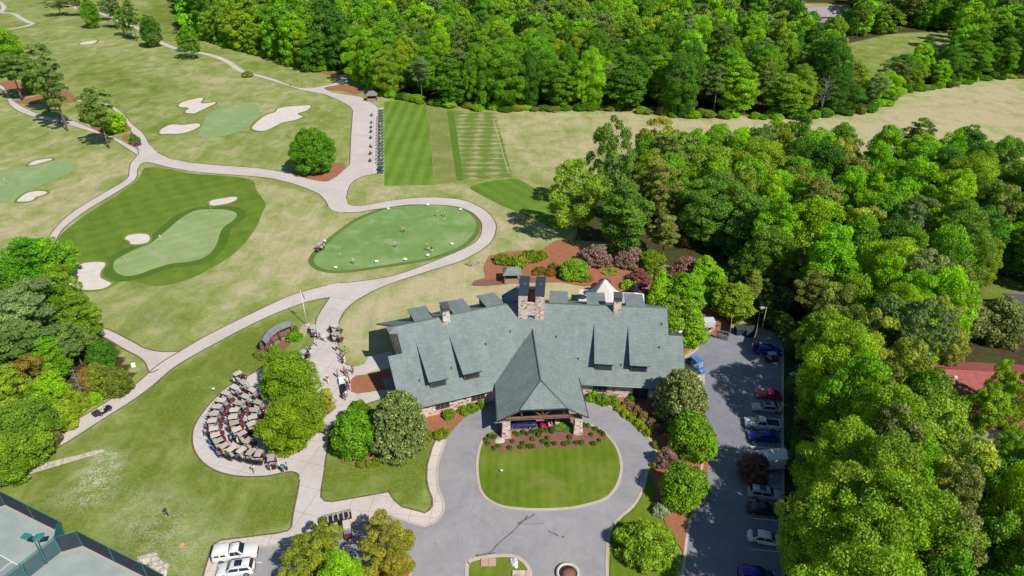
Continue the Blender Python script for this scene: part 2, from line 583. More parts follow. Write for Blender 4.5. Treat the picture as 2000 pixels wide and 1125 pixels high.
def m_asphalt(name, k=1.0, hue=(1, 1, 1)):
    t = NT(name)
    a = t.noise(.1, 6, .68, dist=1.2); b = t.noise(.9, 5, .7); c = t.noise(25, 2)
    f = t.math('MULTIPLY_ADD', a, .95, t.math('MULTIPLY_ADD', b, .5, t.math('MULTIPLY', c, .2)))
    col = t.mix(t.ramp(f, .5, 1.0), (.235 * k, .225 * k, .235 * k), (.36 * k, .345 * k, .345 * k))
    sand = t.noise(.14, 4, .6, vec=t.map(scale=(1, .5, 1)))
    col = t.mix(t.math('MULTIPLY', t.ramp(sand, .55, .75), .5), col, (.36 * k, .32 * k, .27 * k))
    # hair cracks
    v = t.voro(.22, 'DISTANCE_TO_EDGE', vec=t.mix(.12, t.coord(), t.n('ShaderNodeTexNoise').outputs['Color'], 'ADD'))
    cr = t.math('MULTIPLY', t.math('LESS_THAN', v, .003), t.ramp(t.noise(.11, 2), .56, .64))
    col = t.mix(t.math('MULTIPLY', cr, .4), col, (.08, .08, .085))
    sp = t.math('MULTIPLY', t.ramp(t.noise(.55, 5, .7, dist=.8), .62, .74), .45)
    col = t.mix(sp, col, (.11 * k, .105 * k, .11 * k))
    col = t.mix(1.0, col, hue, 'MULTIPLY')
    t.bump(c, .15, .02)
    return t.done(col, .88, .25)

def m_straw(name, a=(.30, .10, .048), b=(.44, .175, .09)):
    t = NT(name)
    n = t.noise(5, 5, .7); q = t.noise(.6, 4)
    col = t.mix(t.ramp(t.math('ADD', n, t.math('MULTIPLY', q, .5)), .5, 1.0), a, b)
    col = t.mix(t.math('MULTIPLY', t.ramp(t.noise(1.6, 5, .75), .58, .72), .5), col, (.16, .085, .045))
    t.bump(n, .6, .08)
    return t.done(col, .95, .1)

def m_sand(name):
    t = NT(name)
    n = t.noise(.5, 4); q = t.noise(7, 3)
    col = t.mix(t.ramp(t.math('MULTIPLY_ADD', n, .8, t.math('MULTIPLY', q, .3)), .35, .8), (.60, .52, .46), (.74, .67, .61))
    t.bump(t.math('ADD', n, t.math('MULTIPLY', q, .1)), .3, .15)
    return t.done(col, .95, .1)

M_PATH = m_concrete('cart_path_concrete', (.56, .495, .455))
M_PLAZA = m_concrete('plaza_concrete', (.56, .505, .47), (4.5, .28))
M_WALK = m_concrete('sidewalk_concrete', (.60, .525, .465), (3.0, .12))
M_KERB = m_concrete('kerb_concrete', (.52, .43, .35))
M_EDGE = m_plain('path_soil_edge', (.16, .125, .07), .95, .1, var=.35, scale=1.5)
M_ASPH = m_asphalt('drive_asphalt', 1.0)
M_PARK = m_asphalt('parking_asphalt', .78, (.93, .97, 1.10))  # base darkened and tinted blue, putting the blue tree shade into the asphalt colour
M_STRAW = m_straw('pine_straw', (.27, .105, .052), (.41, .185, .10))
M_MULCH = m_straw('bark_mulch', (.19, .085, .062), (.30, .145, .11))
M_SAND = m_sand('bunker_sand')
M_GREEN = m_grass('putting_green_grass', (.135, .255, .062), (.225, .34, .115), (.36, .43, .22), .55, None, 6, .08)
M_GREEN2 = m_grass('practice_green_grass', (.225, .30, .108), (.31, .385, .17), (.39, .43, .23), .45, [(.9, 3.6, .10)], 6, .08)
M_GREEN3 = m_grass('far_green_grass', (.20, .31, .115), (.28, .37, .165), (.36, .41, .22), .6, None, 3, .05)
M_COLLAR = m_grass('collar_grass', (.066, .135, .014), (.105, .18, .026), None, 0, None, 3, .1)
M_ROUGH = m_grass('mown_rough_grass', (.085, .155, .016), (.145, .215, .03), (.24, .25, .05), .35, [(.95, 5.2, .18), (-.62, 5.2, .18)], 3, .05)
M_STRIPE = m_grass('striped_tee_grass', (.095, .185, .018), (.15, .245, .035), (.25, .29, .08), .25, [(0.0, 4.1, .5)], 3, .08)
M_STRIPE2 = m_grass('side_tee_grass', (.085, .18, .018), (.14, .23, .03), (.24, .27, .07), .3, [(-.62, 4.2, .22)], 3, .08)
M_TEEP = m_grass('plain_tee_grass', (.16, .20, .045), (.24, .26, .075), (.34, .33, .13), .5, [(0.05, 2.6, .07)], 3, .08)
M_OVAL = m_grass('oval_lawn_grass', (.082, .15, .010), (.165, .22, .022), (.26, .26, .07), .5, [(.02, 1.5, .20)], 4, .12)
M_WHITE = m_plain('white_line_paint', (.78, .78, .76), .7, .2, var=.08)

# divots: green with sandy worn rows
def m_divot():
    t = NT('divot_tee_grass')
    n = t.noise(3, 3); g = t.mix(t.ramp(n, .3, .7), (.10, .18, .022), (.19, .24, .05))
    s = t.n('ShaderNodeSeparateXYZ'); t.l(t.coord(), s.inputs[0])
    rows = t.math('SINE', t.math('MULTIPLY', t.math('MULTIPLY_ADD', t.noise(.25, 2), 1.6, s.outputs[1]), 2 * math.pi / 4.6))
    cols = t.math('SINE', t.math('MULTIPLY', t.math('MULTIPLY_ADD', t.noise(.12, 2), 1.5, s.outputs[0]), 2 * math.pi / 6.4))
    f = t.math('ADD', t.math('MULTIPLY_ADD', rows, .13, t.math('MULTIPLY', cols, .13)), t.math('MULTIPLY', t.noise(1.0, 5, .75, vec=t.map(scale=(.22, .75, 1))), 1.9))
    col = t.mix(t.math('MULTIPLY', t.ramp(f, .90, 1.25), .8), g, (.44, .39, .20))
    return t.done(col, .95, .1)
M_DIVOT = m_divot()

Z = [.0]
def zz():
    Z[0] += .0011
    return .02 + Z[0]

# ------------------------------------------------------------------ golf turf
rough = [(288, 327), (330, 330), (370, 338), (430, 343), (480, 348), (497, 356), (501, 371), (519, 398), (514, 412), (502, 440), (482, 470), (455, 497), (420, 520),
         (382, 540), (340, 554), (300, 559), (270, 551), (245, 546), (222, 556), (200, 540), (195, 515), (150, 512), (122, 485), (114, 466), (140, 440), (180, 412), (230, 380), (268, 352), (277, 335)]
sheet('mown_rough', rough, zz(), M_ROUGH, smooth=4)
g2 = z4([(830, 950), (840, 900), (900, 860), (1000, 810), (1100, 770), (1180, 710), (1260, 640), (1350, 570), (1440, 530), (1550, 520), (1660, 525), (1725, 545), (1732, 575), (1690, 615),
         (1640, 650), (1610, 700), (1590, 770), (1550, 830), (1480, 880), (1380, 905), (1250, 920), (1130, 955), (1020, 995), (930, 1010), (860, 990)], 0, 270, 3.75)
def grown(poly, d):
    w = W2(poly)
    n = len(w)
    area = sum(w[i][0] * w[(i + 1) % n][1] - w[(i + 1) % n][0] * w[i][1] for i in range(n))
    s = -1 if area > 0 else 1
    out = []
    for i in range(n):
        a, b = w[i - 1], w[(i + 1) % n]
        dx, dy = b[0] - a[0], b[1] - a[1]; L = math.hypot(dx, dy) or 1
        out.append((w[i][0] - s * dy / L * d * 1.0, w[i][1] + s * dx / L * d))
    return out
sheet('green_collar', grown(g2, 2.4), zz(), M_COLLAR, smooth=4, world=True)
sheet('practice_green', g2, zz(), M_GREEN2, smooth=4)
g1 = z4([(430, 870), (500, 790), (620, 690), (750, 600), (880, 545), (980, 512), (1100, 498), (1250, 490), (1400, 497), (1500, 520), (1570, 560), (1612, 620), (1602, 680), (1560, 740), (1480, 800),
         (1350, 850), (1250, 880), (1100, 905), (900, 935), (700, 962), (560, 968), (470, 945), (428, 912)], 500, 270, 3.75)
sheet('green_collar', grown(g1, 1.3), zz(), m_grass('putting_fringe_grass', (.09, .15, .03), (.17, .215, .065), None, 0, None, 3, .1), smooth=4, world=True)
sheet('putting_green', g1, zz(), M_GREEN, smooth=4)
g3 = [(-60, 340), (0, 332), (60, 325), (110, 317), (145, 317), (152, 326), (130, 341), (90, 358), (50, 375), (20, 390), (0, 398), (-60, 412)]
sheet('golf_green', g3, zz(), M_GREEN3, smooth=4)
g4 = [(390, 266), (395, 245), (408, 222), (430, 209), (465, 202), (495, 203), (507, 211), (503, 228), (485, 248), (455, 261), (420, 268)]
sheet('golf_green', g4, zz(), M_GREEN3, smooth=4)
BUNK = [z4([(1530, 480), (1540, 460), (1600, 445), (1700, 430), (1740, 432), (1735, 455), (1680, 480), (1600, 495), (1550, 497)], 0, 270, 3.75),
        z4([(910, 740), (930, 715), (1000, 700), (1080, 702), (1105, 730), (1090, 765), (1030, 782), (960, 782), (945, 760)], 0, 270, 3.75),
        z4([(500, 980), (600, 920), (700, 905), (770, 910), (775, 940), (745, 980), (745, 1020), (780, 1040), (825, 1065), (790, 1095), (720, 1115), (600, 1115), (480, 1060)], 0, 270, 3.75),
        z4([(120, 460), (150, 430), (200, 400), (280, 385), (340, 390), (350, 405), (310, 425), (270, 435), (240, 460), (180, 470), (130, 470)], 0, 270, 3.75),
        z4([(205, 195), (240, 170), (310, 155), (380, 148), (385, 160), (330, 178), (260, 198), (215, 203)], 0, 270, 3.75),
        z4([(1305, 770), (1330, 750), (1400, 730), (1480, 715), (1490, 730), (1475, 755), (1520, 755), (1580, 748), (1575, 765), (1520, 790), (1470, 815), (1420, 835), (1360, 830), (1355, 815), (1380, 795), (1340, 790), (1310, 785)], 0, 0, 3.75),
        z4([(1165, 970), (1190, 940), (1260, 912), (1340, 915), (1400, 908), (1460, 905), (1470, 925), (1420, 955), (1360, 975), (1300, 985), (1220, 985), (1175, 985)], 0, 0, 3.75),
        z4([(-30, 930), (60, 850), (140, 820), (160, 795), (260, 778), (390, 772), (405, 785), (370, 815), (310, 835), (340, 850), (345, 860), (280, 885), (200, 900), (140, 930), (70, 960), (0, 960)], 500, 0, 3.75),
        z4([(580, 325), (600, 310), (700, 295), (715, 300), (690, 320), (620, 330)], 0, 0, 3.75)]
M_LIP = m_grass('bunker_lip_grass', (.13, .185, .035), (.22, .25, .075))
for b in BUNK:
    sheet('sand_bunker', b, zz(), M_SAND, smooth=4)
    w_ = smooth_closed(grown(b, .15), 4)
    strip('bunker_lip', w_ + w_[:1], .6, .02, M_LIP, world=True, smooth=0, h=.2)
sheet('striped_tee', [(751, 199), (790, 197), (832, 203), (840, 260), (849, 361), (751, 363)], zz(), M_STRIPE)
sheet('plain_tee', [(833, 204), (872, 214), (880, 270), (892, 353), (850, 361), (841, 260)], zz(), M_TEEP)
sheet('tee_border', [(873, 216), (885, 216), (894, 270), (905, 352), (892, 353), (880, 270)], zz(), m_grass('border_grass', (.085, .165, .018), (.13, .215, .03)))
sheet('divot_tee', [(885, 216), (967, 219), (985, 285), (1001, 345), (950, 350), (905, 352), (894, 270)], zz(), M_DIVOT)
strip('boundary_rope', [(963, 232), (975, 275), (988, 320), (994, 338)], .25, zz(), m_plain('rope_line', (.42, .43, .25), .8), smooth=3)
sheet('side_tee', z4([(75, 690), (200, 655), (370, 635), (450, 650), (560, 720), (700, 800), (800, 880), (830, 960), (700, 1010), (600, 960), (420, 880), (300, 830), (90, 722)], 900, 180, 3.75), zz(), M_STRIPE2, smooth=2)

# ------------------------------------------------------------------ cart paths
loop_outer = [(678.7, 398), (692, 402), (713, 400.7), (767, 391), (820, 386), (860, 386), (900, 390), (927, 399), (953, 415), (968, 435), (968, 454), (959, 473), (940, 489), (900, 510), (847, 527), (767, 553), (735, 566)]
loop_inner = [(671, 415), (697, 415), (727, 410), (756, 406), (793, 400.7), (820, 400), (860, 400.7), (895, 404.7), (921, 415), (937, 430), (941, 443), (937, 462), (921, 478), (887, 494), (860, 505), (807, 526), (753, 542), (687, 551), (665, 553)]
low_up = [(640, 557), (600, 567), (560, 580), (500, 608), (450, 632), (405, 655), (375, 672), (352, 686), (310, 712), (268, 748), (240, 765), (200, 790), (130, 832), (50, 877), (0, 905), (-120, 970)]
low_dn = [(-120, 1010), (0, 938), (60, 905), (130, 865), (200, 820), (260, 782), (300, 752), (340, 718), (390, 688), (420, 672), (480, 640), (540, 612), (600, 590), (644, 581)]
plaza_r = [(735, 566), (700, 585), (676, 605), (663, 628), (658, 650), (660, 668), (665, 690), (670, 705), (680, 714)]
EDGES = []
def path(name, left, right, mat=M_PATH, edge=True):
    """path between two edge lines given in photo px"""
    L = smooth_open(W2(left), 4); R = smooth_open(W2(right), 4)
    o = sheet(name, L + R[::-1], zz(), mat, world=True)
    if edge:
        EDGES.append(L); EDGES.append(R)
    return o
poly_loop = smooth_open(W2(loop_outer), 4) + smooth_open(W2(plaza_r[:1] + [(690, 575), (644, 581), (640, 557)]), 1) + smooth_open(W2(loop_inner[::-1]), 4)
sheet('cart_path', poly_loop, zz(), M_PATH, world=True)
EDGES += [smooth_open(W2(loop_outer), 4), smooth_open(W2(loop_inner), 4)]
sheet('cart_path', smooth_open(W2(low_up), 4) + smooth_open(W2(low_dn), 4), zz(), M_PATH, world=True)
EDGES += [smooth_open(W2(low_up), 4), smooth_open(W2(low_dn), 4)]
# apron behind the range and the junction
apr = [(500, 144), (540, 155), (567, 167), (588, 172), (615, 171), (649, 164), (663, 157), (661, 148), (671, 145), (697, 142), (712, 143), (697, 147), (676, 149), (679, 160), (665, 164), (639, 171), (635, 175), (649, 181), (673, 185),
       (703, 189), (713, 195), (732, 205), (738, 212), (748, 210), (748.5, 338), (740, 340), (732, 340), (708, 345), (692, 353), (684, 362), (679, 374), (676.5, 388), (678.7, 398), (671, 415), (660, 414), (649, 411), (641, 403), (636, 393), (623, 379), (601, 369), (569, 358), (532, 349), (500, 345), (470, 343),
       (427, 340), (372, 335), (330, 327), (289, 317), (267, 303), (293, 283), (300, 292), (307, 298), (333, 310), (373, 318), (427, 323), (500, 328), (535, 333), (567, 339), (607, 347), (625, 354), (641, 354), (657, 345), (673, 330), (683, 321), (685, 270), (684, 300), (689, 217), (684, 208), (660, 195), (633, 184), (588, 176), (553, 165), (500, 149)]
apr = [p for p in apr if p != (684, 300)]
sheet('cart_path', apr, zz(), M_PATH)
iA = apr.index((740, 340)); iB = apr.index((676.5, 388)); iC = apr.index((641, 403)); iD = apr.index((289, 317)); iE = apr.index((307, 298)); iF = apr.index((607, 347)); iG = apr.index((641, 354))
EDGES += [W2(apr[iA:iB + 1]), W2(apr[iC:iD + 1]), W2(apr[iE:iF + 1]), W2(apr[iG:]), W2(apr[:8])]
path('cart_path', [(117, 168), (139, 184), (160, 197), (190, 200), (213, 203), (240, 221), (256, 240), (280, 261), (293, 284)], [(117, 173), (133, 187), (155, 199), (190, 204), (211, 207), (230, 224), (246, 241), (256, 256), (267, 283), (271, 303)])
path('cart_path', [(-60, 150), (0, 165), (13, 179), (27, 197), (53, 213), (91, 228), (139, 235), (181, 252), (227, 269), (253, 283), (275, 294)], [(-60, 160), (0, 173), (11, 187), (19, 205), (40, 219), (75, 231), (128, 243), (173, 256), (213, 269), (240, 285), (268, 303)])
path('cart_path', z4([(1005, 130), (960, 180), (945, 240), (940, 280), (900, 320), (780, 390), (650, 465), (520, 550), (430, 630), (345, 740), (280, 850)], 0, 270, 3.75), z4([(1085, 175), (1040, 185), (1010, 230), (1005, 280), (960, 330), (800, 430), (650, 520), (540, 600), (460, 670), (415, 745), (360, 850)], 0, 270, 3.75))
path('cart_path', [(150, 616), (188, 637), (215, 645), (260, 668), (285, 681), (315, 687), (352, 686.5)], [(150, 642), (190, 654), (212, 664), (240, 681), (270, 697), (284, 710), (292, 728), (310, 722)], M_PATH)
strip('cart_path', [(-20, -5), (0, 5), (8, 15), (3, 24), (27, 27), (45, 38), (57, 44), (64, 46), (48, 52), (13, 58), (-30, 62)], 2.8, zz(), M_PATH)
strip('cart_path', [(110, -14), (125, 0), (145, 14), (165, 20), (200, 27), (225, 38), (250, 48), (275, 58), (300, 75), (325, 88), (355, 98), (400, 105), (440, 118), (470, 138), (504, 148)], 3.0, zz(), M_PATH)

# plaza and the fan-shaped cart staging pad
fan = z4([(620, 115), (500, 180), (350, 260), (220, 380), (120, 500), (50, 610), (25, 720), (40, 830), (100, 930), (200, 1010), (330, 1060), (500, 1085), (700, 1080), (850, 1050), (930, 1040), (985, 1055), (1005, 1090)], 370, 700, 4.6875)
lowl = [(585, 937), (581, 962), (572, 1005), (569, 1030), (562, 1037), (540, 1042), (475, 1050), (432, 1055), (417, 1064), (410, 1080), (400, 1112), (388, 1160)]
park_edge = [(414, 1160), (427, 1100), (440, 1076), (504, 1069), (540, 1065), (587, 1060), (625, 1047), (650, 1029), (690, 1022), (730, 1014), (760, 1007), (790, 1017), (812, 1025), (830, 1029), (850, 1020), (862, 1007), (867, 992), (865, 977), (857, 957), (854, 942), (854, 925), (857, 900), (871, 859)]
in_edge = [(851, 859), (844, 874), (834, 909), (833, 937), (836.5, 956), (844, 974), (844, 989), (839, 996), (830, 1002), (812, 997), (785, 990), (770, 977), (759, 961), (725, 967), (650, 980), (635, 979), (627, 971), (628, 955), (634, 920), (636, 900), (641, 869), (645, 839), (660, 820), (682, 802), (724, 787), (769, 772)]
walk2 = [(769, 758), (717, 767), (697, 769), (685, 765), (683, 755), (684, 748), (688, 740), (697, 734), (714, 732), (722, 727), (768, 717)]
walk1 = [(766, 686), (719, 697), (712, 711), (700, 716), (688, 717), (675, 711)]
plaza = W2([(644, 581), (628, 605), (619, 620), (615.5, 635), (612, 648), (614, 662), (611, 675), (598, 686), (585, 692), (560, 705), (520, 716)]) + W2(fan) + W2(lowl) + W2(park_edge) + W2(in_edge) + W2(walk2) + W2(walk1) + smooth_open(W2(plaza_r[::-1]), 3)
sheet('plaza', plaza, zz(), M_PLAZA, world=True)
EDGES += [smooth_open(W2(fan), 3), W2(lowl), W2(in_edge), smooth_open(W2(plaza_r), 3), W2([(644, 581), (628, 605), (619, 620), (615.5, 635)])]
sheet('sidewalk', [(392, 1150), (402, 1110), (412, 1080), (420, 1068), (435, 1058), (475, 1053), (540, 1045), (565, 1040), (600, 1034), (628, 1044), (587, 1057), (540, 1062), (504, 1066), (440, 1073), (424, 1100), (411, 1150)], zz(), M_WALK)
sheet('sidewalk', [(852, 861), (845, 876), (835.5, 909), (834.5, 937), (838, 956), (845.5, 974), (845.5, 990), (836, 1000), (815, 999), (788, 992), (772, 979), (761, 963), (727, 969), (652, 982), (654, 1026), (690, 1019), (730, 1011), (760, 1004), (790, 1014), (812, 1022), (830, 1026), (848, 1018), (860, 1006), (865, 992), (863, 977), (855, 957), (852, 942), (852, 925), (855, 900), (869, 861)], zz(), M_WALK)
for w in EDGES:
    strip('path_edging', w, .28, zz() , M_EDGE, world=True, smooth=0)
# parking bays painted on the apron
bays = MB(); bz = zz()
for k in range(15):
    y = 238 + k * 5.6
    a, b = at(688 - k * .25, y), at(704 - k * .25, y + .6)
    d = (b - a).normalized() * 1; nrm = Vector((-d.y, d.x, 0)) * .07
    bays.add([(a - nrm).to_tuple()[:2] + (bz,), (b - nrm).to_tuple()[:2] + (bz,), (b + nrm).to_tuple()[:2] + (bz,), (a + nrm).to_tuple()[:2] + (bz,)], [(0, 1, 2, 3)])
o = bays.build('bay_lines', M_WHITE); o['kind'] = 'structure'
strip('range_kerb', [(731.5, 208), (730, 270), (728, 339)], .35, zz(), M_WALK, smooth=0, h=.08)

# ------------------------------------------------------------------ driveway, oval island, parking lot
drive = [(414, 1400), (414, 1160)] + park_edge[1:] + [(886, 838), (905, 819), (930, 803), (950, 793), (962, 780), (966, 758), (1000, 745), (1100, 740), (1140, 755), (1149, 782), (1181, 791), (1214, 807), (1239, 827), (1261, 849), (1276, 869), (1282, 892), (1276, 907), (1266, 917), (1261, 931),
         (1256, 954), (1244, 979), (1230, 995), (1210, 1012), (1192, 1037), (1187, 1065), (1185, 1100), (1186, 1125), (1190, 1400)]
sheet('driveway', drive, zz(), M_ASPH)
isl = [(945, 854), (936, 879), (932, 909), (935, 944), (942, 964), (957, 979), (982, 990), (1020, 995), (1069, 996), (1119, 992.5), (1156, 984), (1184, 974), (1201, 956), (1210, 936.5), (1214, 914), (1211, 894), (1204, 874), (1189, 854), (1169, 837), (1150, 830), (1134, 833), (1100, 838), (1005, 846), (970, 843), (957, 846)]
sheet('paved_court', [(985, 815), (1130, 808), (1136, 836), (1005, 848), (988, 852), (970, 846)], zz(), m_plain('brick_pavers', (.36, .20, .16), .9, .2, var=.25, scale=4))
sheet('oval_lawn', isl, zz() + .03, M_OVAL, smooth=3)
sheet('mulch_bed', [(949, 858), (960, 847), (985, 847), (1005, 849), (1060, 845), (1134, 836), (1150, 833), (1168, 840), (1185, 853), (1180, 862), (1165, 869), (1144, 873), (1094, 876), (1020, 880), (972, 883.5), (955, 876), (946, 867)], zz() + .04, M_MULCH, smooth=3)
isw = smooth_closed(W2(isl[:20]), 1)
strip('kerb', isl[:20], .42, .02, M_KERB, h=.13)
strip('kerb', park_edge[14:], .3, .02, M_KERB, h=.10)
strip('kerb', park_edge[:15], .3, .02, M_KERB, h=.12, smooth=1)
strip('kerb', [(1149, 782), (1181, 791), (1214, 807), (1239, 827), (1261, 849), (1276, 869), (1282, 892), (1276, 907), (1266, 917), (1261, 931), (1256, 954), (1244, 979), (1230, 995), (1210, 1012), (1192, 1037), (1187, 1065), (1185, 1100), (1186, 1125), (1190, 1250)], .4, .02, M_KERB, h=.13)
for pts, wd in [([(1044, 1005), (1030, 1014), (1018, 1022), (1000, 1040), (985, 1052), (968, 1068), (960, 1078), (930, 1087)], .18), ([(1018, 1024), (1045, 1024), (1062, 1022)], .08),
                ([(1030, 1008), (1024, 1016), (1016, 1020), (1011, 1025)], .22), ([(968, 1080), (950, 1083), (928, 1085)], .16), ([(1071, 1037), (1076, 1041), (1083, 1043), (1091, 1048)], .2), ([(1098, 1051), (1101, 1047)], .22)]:
    strip('tar_stain', pts, wd, zz(), m_plain('tar_stain', (.14, .13, .13), .8, .3, var=.5, scale=2), smooth=3)
# planted islands at the bottom edge
i2 = [(911, 1200), (912, 1110), (916, 1099), (930, 1093), (960, 1088), (990, 1086), (1008, 1089), (1022, 1097), (1031, 1108), (1036, 1125), (1036, 1200)]
sheet('entrance_island', i2, zz() + .04, M_OVAL)
strip('kerb', i2, .5, .02, M_KERB, h=.13)
i3 = [(690, 1200), (700, 1128), (730, 1110), (770, 1102), (795, 1103), (803, 1112), (800, 1130), (785, 1200)]
sheet('tree_island', i3, zz() + .04, M_STRAW)
strip('kerb', i3, .4, .02, M_KERB, h=.13)
i4 = [(560, 1200), (575, 1140), (610, 1115), (660, 1112), (690, 1130), (690, 1200)]
sheet('tree_island', i4, zz() + .04, M_STRAW)
for a, b in (((497, 1100), (512, 1099)), ((420, 1092), (425, 1091))):
    strip('bay_line', [a, b], .12, zz(), M_WHITE, smooth=0)
strip('bay_line', [(688, 1045), (692, 1100)], .14, zz(), M_WHITE, smooth=0)
# right-hand parking lot
lot = [(1379, 655), (1395, 640), (1425, 640), (1480, 650), (1528, 660), (1530, 700), (1528, 820), (1529, 983), (1529, 1125), (1529, 1500), (1290, 1500), (1332, 1125), (1343, 1042), (1352, 1000), (1366, 950), (1374, 900), (1374, 732), (1345, 728), (1325, 722), (1325, 704), (1355, 687), (1366, 672)]
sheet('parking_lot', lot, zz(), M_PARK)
strip('kerb', [(1322, 706), (1355, 688), (1366, 674), (1379, 656), (1395, 641)], .4, .02, M_KERB, h=.14)
strip('kerb', [(1374, 732), (1374, 820), (1372, 900), (1364, 950), (1352, 1000), (1343, 1042), (1332, 1125), (1310, 1250)], .4, .02, M_KERB, h=.14)
strip('kerb', [(1529, 680), (1528, 820), (1529, 983), (1529, 1125), (1529, 1300)], .4, .02, M_KERB, h=.14, smooth=2)
sheet('verge', [(1531, 680), (1552, 690), (1552, 1300), (1532, 1300)], zz(), m_grass('shade_darkened_grass', (.03, .05, .012), (.06, .085, .02)))  # grass coloured dark to paint in the shade along the wood edge
for y in (803, 836, 874, 978, 1014, 1075):
    strip('bay_line', [(1466, y - 1), (1526, y + 4)], .12, zz(), M_WHITE, smooth=0)
sheet('service_walk', [(1356, 735), (1374, 733), (1374, 800), (1362, 790)], zz(), M_WALK)

# ------------------------------------------------------------------ planting beds
sheet('pine_straw_bed', [(588, 345), (625, 354), (641, 354), (657, 345), (675, 328), (670, 319), (640, 320), (600, 330)], zz(), M_STRAW, smooth=3)
sheet('pine_straw_bed', z4([(110, 740), (230, 715), (300, 700), (400, 680), (470, 660), (560, 735), (480, 755), (380, 762), (170, 760)], 0, 0, 3.75), zz(), M_STRAW, smooth=3)
sheet('pine_straw_bed', z4([(0, 610), (80, 590), (250, 640), (300, 680), (180, 690), (30, 640)], 0, 0, 3.75), zz(), M_STRAW, smooth=3)
sheet('pine_straw_bed', z4([(660, 920), (750, 900), (950, 930), (930, 965), (830, 985), (730, 960)], 0, 0, 3.75), zz(), M_STRAW, smooth=3)
sheet('pine_straw_bed', z4([(890, 1010), (950, 985), (1030, 1040), (1015, 1072), (960, 1045)], 0, 0, 3.75), zz(), M_STRAW, smooth=3)
sheet('pine_straw_bed', z4([(500, 650), (560, 630), (700, 625), (790, 660), (740, 690), (650, 670)], 500, 0, 3.75), zz(), M_STRAW, smooth=3)
sheet('pine_straw_bed', z4([(330, 480), (420, 500), (560, 530), (720, 520), (700, 545), (560, 548), (400, 520)], 500, 0, 3.75), zz(), M_STRAW, smooth=3)
sheet('pine_straw_bed', [(945, 520), (955, 500), (990, 492), (1060, 488), (1085, 470), (1108, 468), (1150, 490), (1250, 505), (1290, 530), (1390, 560), (1440, 610), (1420, 645), (1366, 670), (1340, 690), (1325, 700), (1320, 640), (1260, 600), (1225, 575), (1180, 556), (1140, 560), (1100, 552), (1060, 552), (1010, 553), (975, 557), (920, 558), (926, 549), (948, 543)], zz(), M_STRAW)
sheet('brick_walk', [(920, 557), (935, 548), (965, 545), (1010, 541), (1040, 543), (1070, 550), (1040, 552), (1000, 553), (970, 557), (940, 559)], zz(), M_MULCH, smooth=2)
sheet('pine_straw_bed', z4([(800, 650), (680, 660), (620, 700), (590, 760), (600, 880), (680, 910), (800, 890), (1180, 840), (1180, 560)], 600, 640, 7.03), zz(), M_STRAW)
sheet('pine_straw_bed', [(690, 880), (660, 890), (668, 905), (720, 916), (759, 905), (809, 883), (845, 860), (872, 858), (886, 838), (905, 818), (930, 802), (950, 792), (940, 782), (900, 795), (835, 815), (790, 840)], zz(), M_STRAW)
sheet('pine_straw_bed', [(1145, 770), (1250, 772), (1300, 795), (1345, 830), (1385, 900), (1374, 960), (1352, 1000), (1335, 1080), (1310, 1040), (1290, 1005), (1270, 985), (1268, 930), (1284, 905), (1288, 885), (1264, 845), (1235, 820), (1200, 797)], zz(), M_STRAW)
sheet('lawn_strip', [(1270, 925), (1278, 940), (1282, 970), (1272, 990), (1292, 1015), (1318, 1045), (1318, 1250), (1196, 1250), (1191, 1125), (1196, 1040), (1215, 1015), (1240, 993), (1258, 962), (1262, 935)], zz(), M_OVAL)
sheet('planter_bed', z4([(262, 620), (330, 540), (420, 480), (470, 510), (420, 560), (360, 600)], 470, 560, 4.6875), zz(), M_MULCH, smooth=2)
strip('flagstone_walk', z4([(240, 580), (270, 520), (330, 470), (400, 455), (460, 455), (540, 470), (560, 440), (590, 380), (600, 350)], 470, 560, 4.6875), 1.6, zz(), m_plain('flagstone', (.46, .36, .27), .9, .2, var=.3, scale=2))
# dry creek
M_RIP = m_plain('creek_stone', (.52, .45, .38), .9, .2, var=.35, scale=2.2)
sheet('creek_bed', [(36, 928), (60, 913), (110, 900), (160, 888), (200, 878), (203, 884), (170, 894), (120, 909), (80, 921), (40, 931)], zz(), M_RIP, smooth=2)

# ------------------------------------------------------------------ tennis courts
M_COURT = m_plain('court_clay', (.33, .375, .35), .9, .2, var=.16, scale=.25)
M_COURT2 = m_plain('court_inner', (.25, .29, .285), .9, .2, var=.12, scale=.4)
sheet('tennis_court', [(-160, 1030), (11, 988), (127, 1046), (120, 1080), (162.5, 1068), (300, 1136), (330, 1300), (-300, 1300)], zz(), M_COURT)
sheet('court_apron', [(0, 991), (11, 987), (127, 1045), (120, 1079), (162.5, 1067), (300, 1135), (296, 1140), (161, 1073), (117, 1086), (122, 1049), (11, 992), (0, 996)], zz(), m_plain('apron_dust', (.45, .38, .34), .9))
sheet('court_inner', [(-160, 1010), (0, 1085), (36, 1105), (0, 1131), (-200, 1290)], zz(), M_COURT2)
for l in ([(-160, 1010), (0, 1085), (36, 1105)], [(36, 1105), (9, 1125), (-150, 1250)], [(23, 1099), (0, 1117), (-150, 1235)]):
    strip('court_line', l, .10, zz(), M_WHITE, smooth=0)
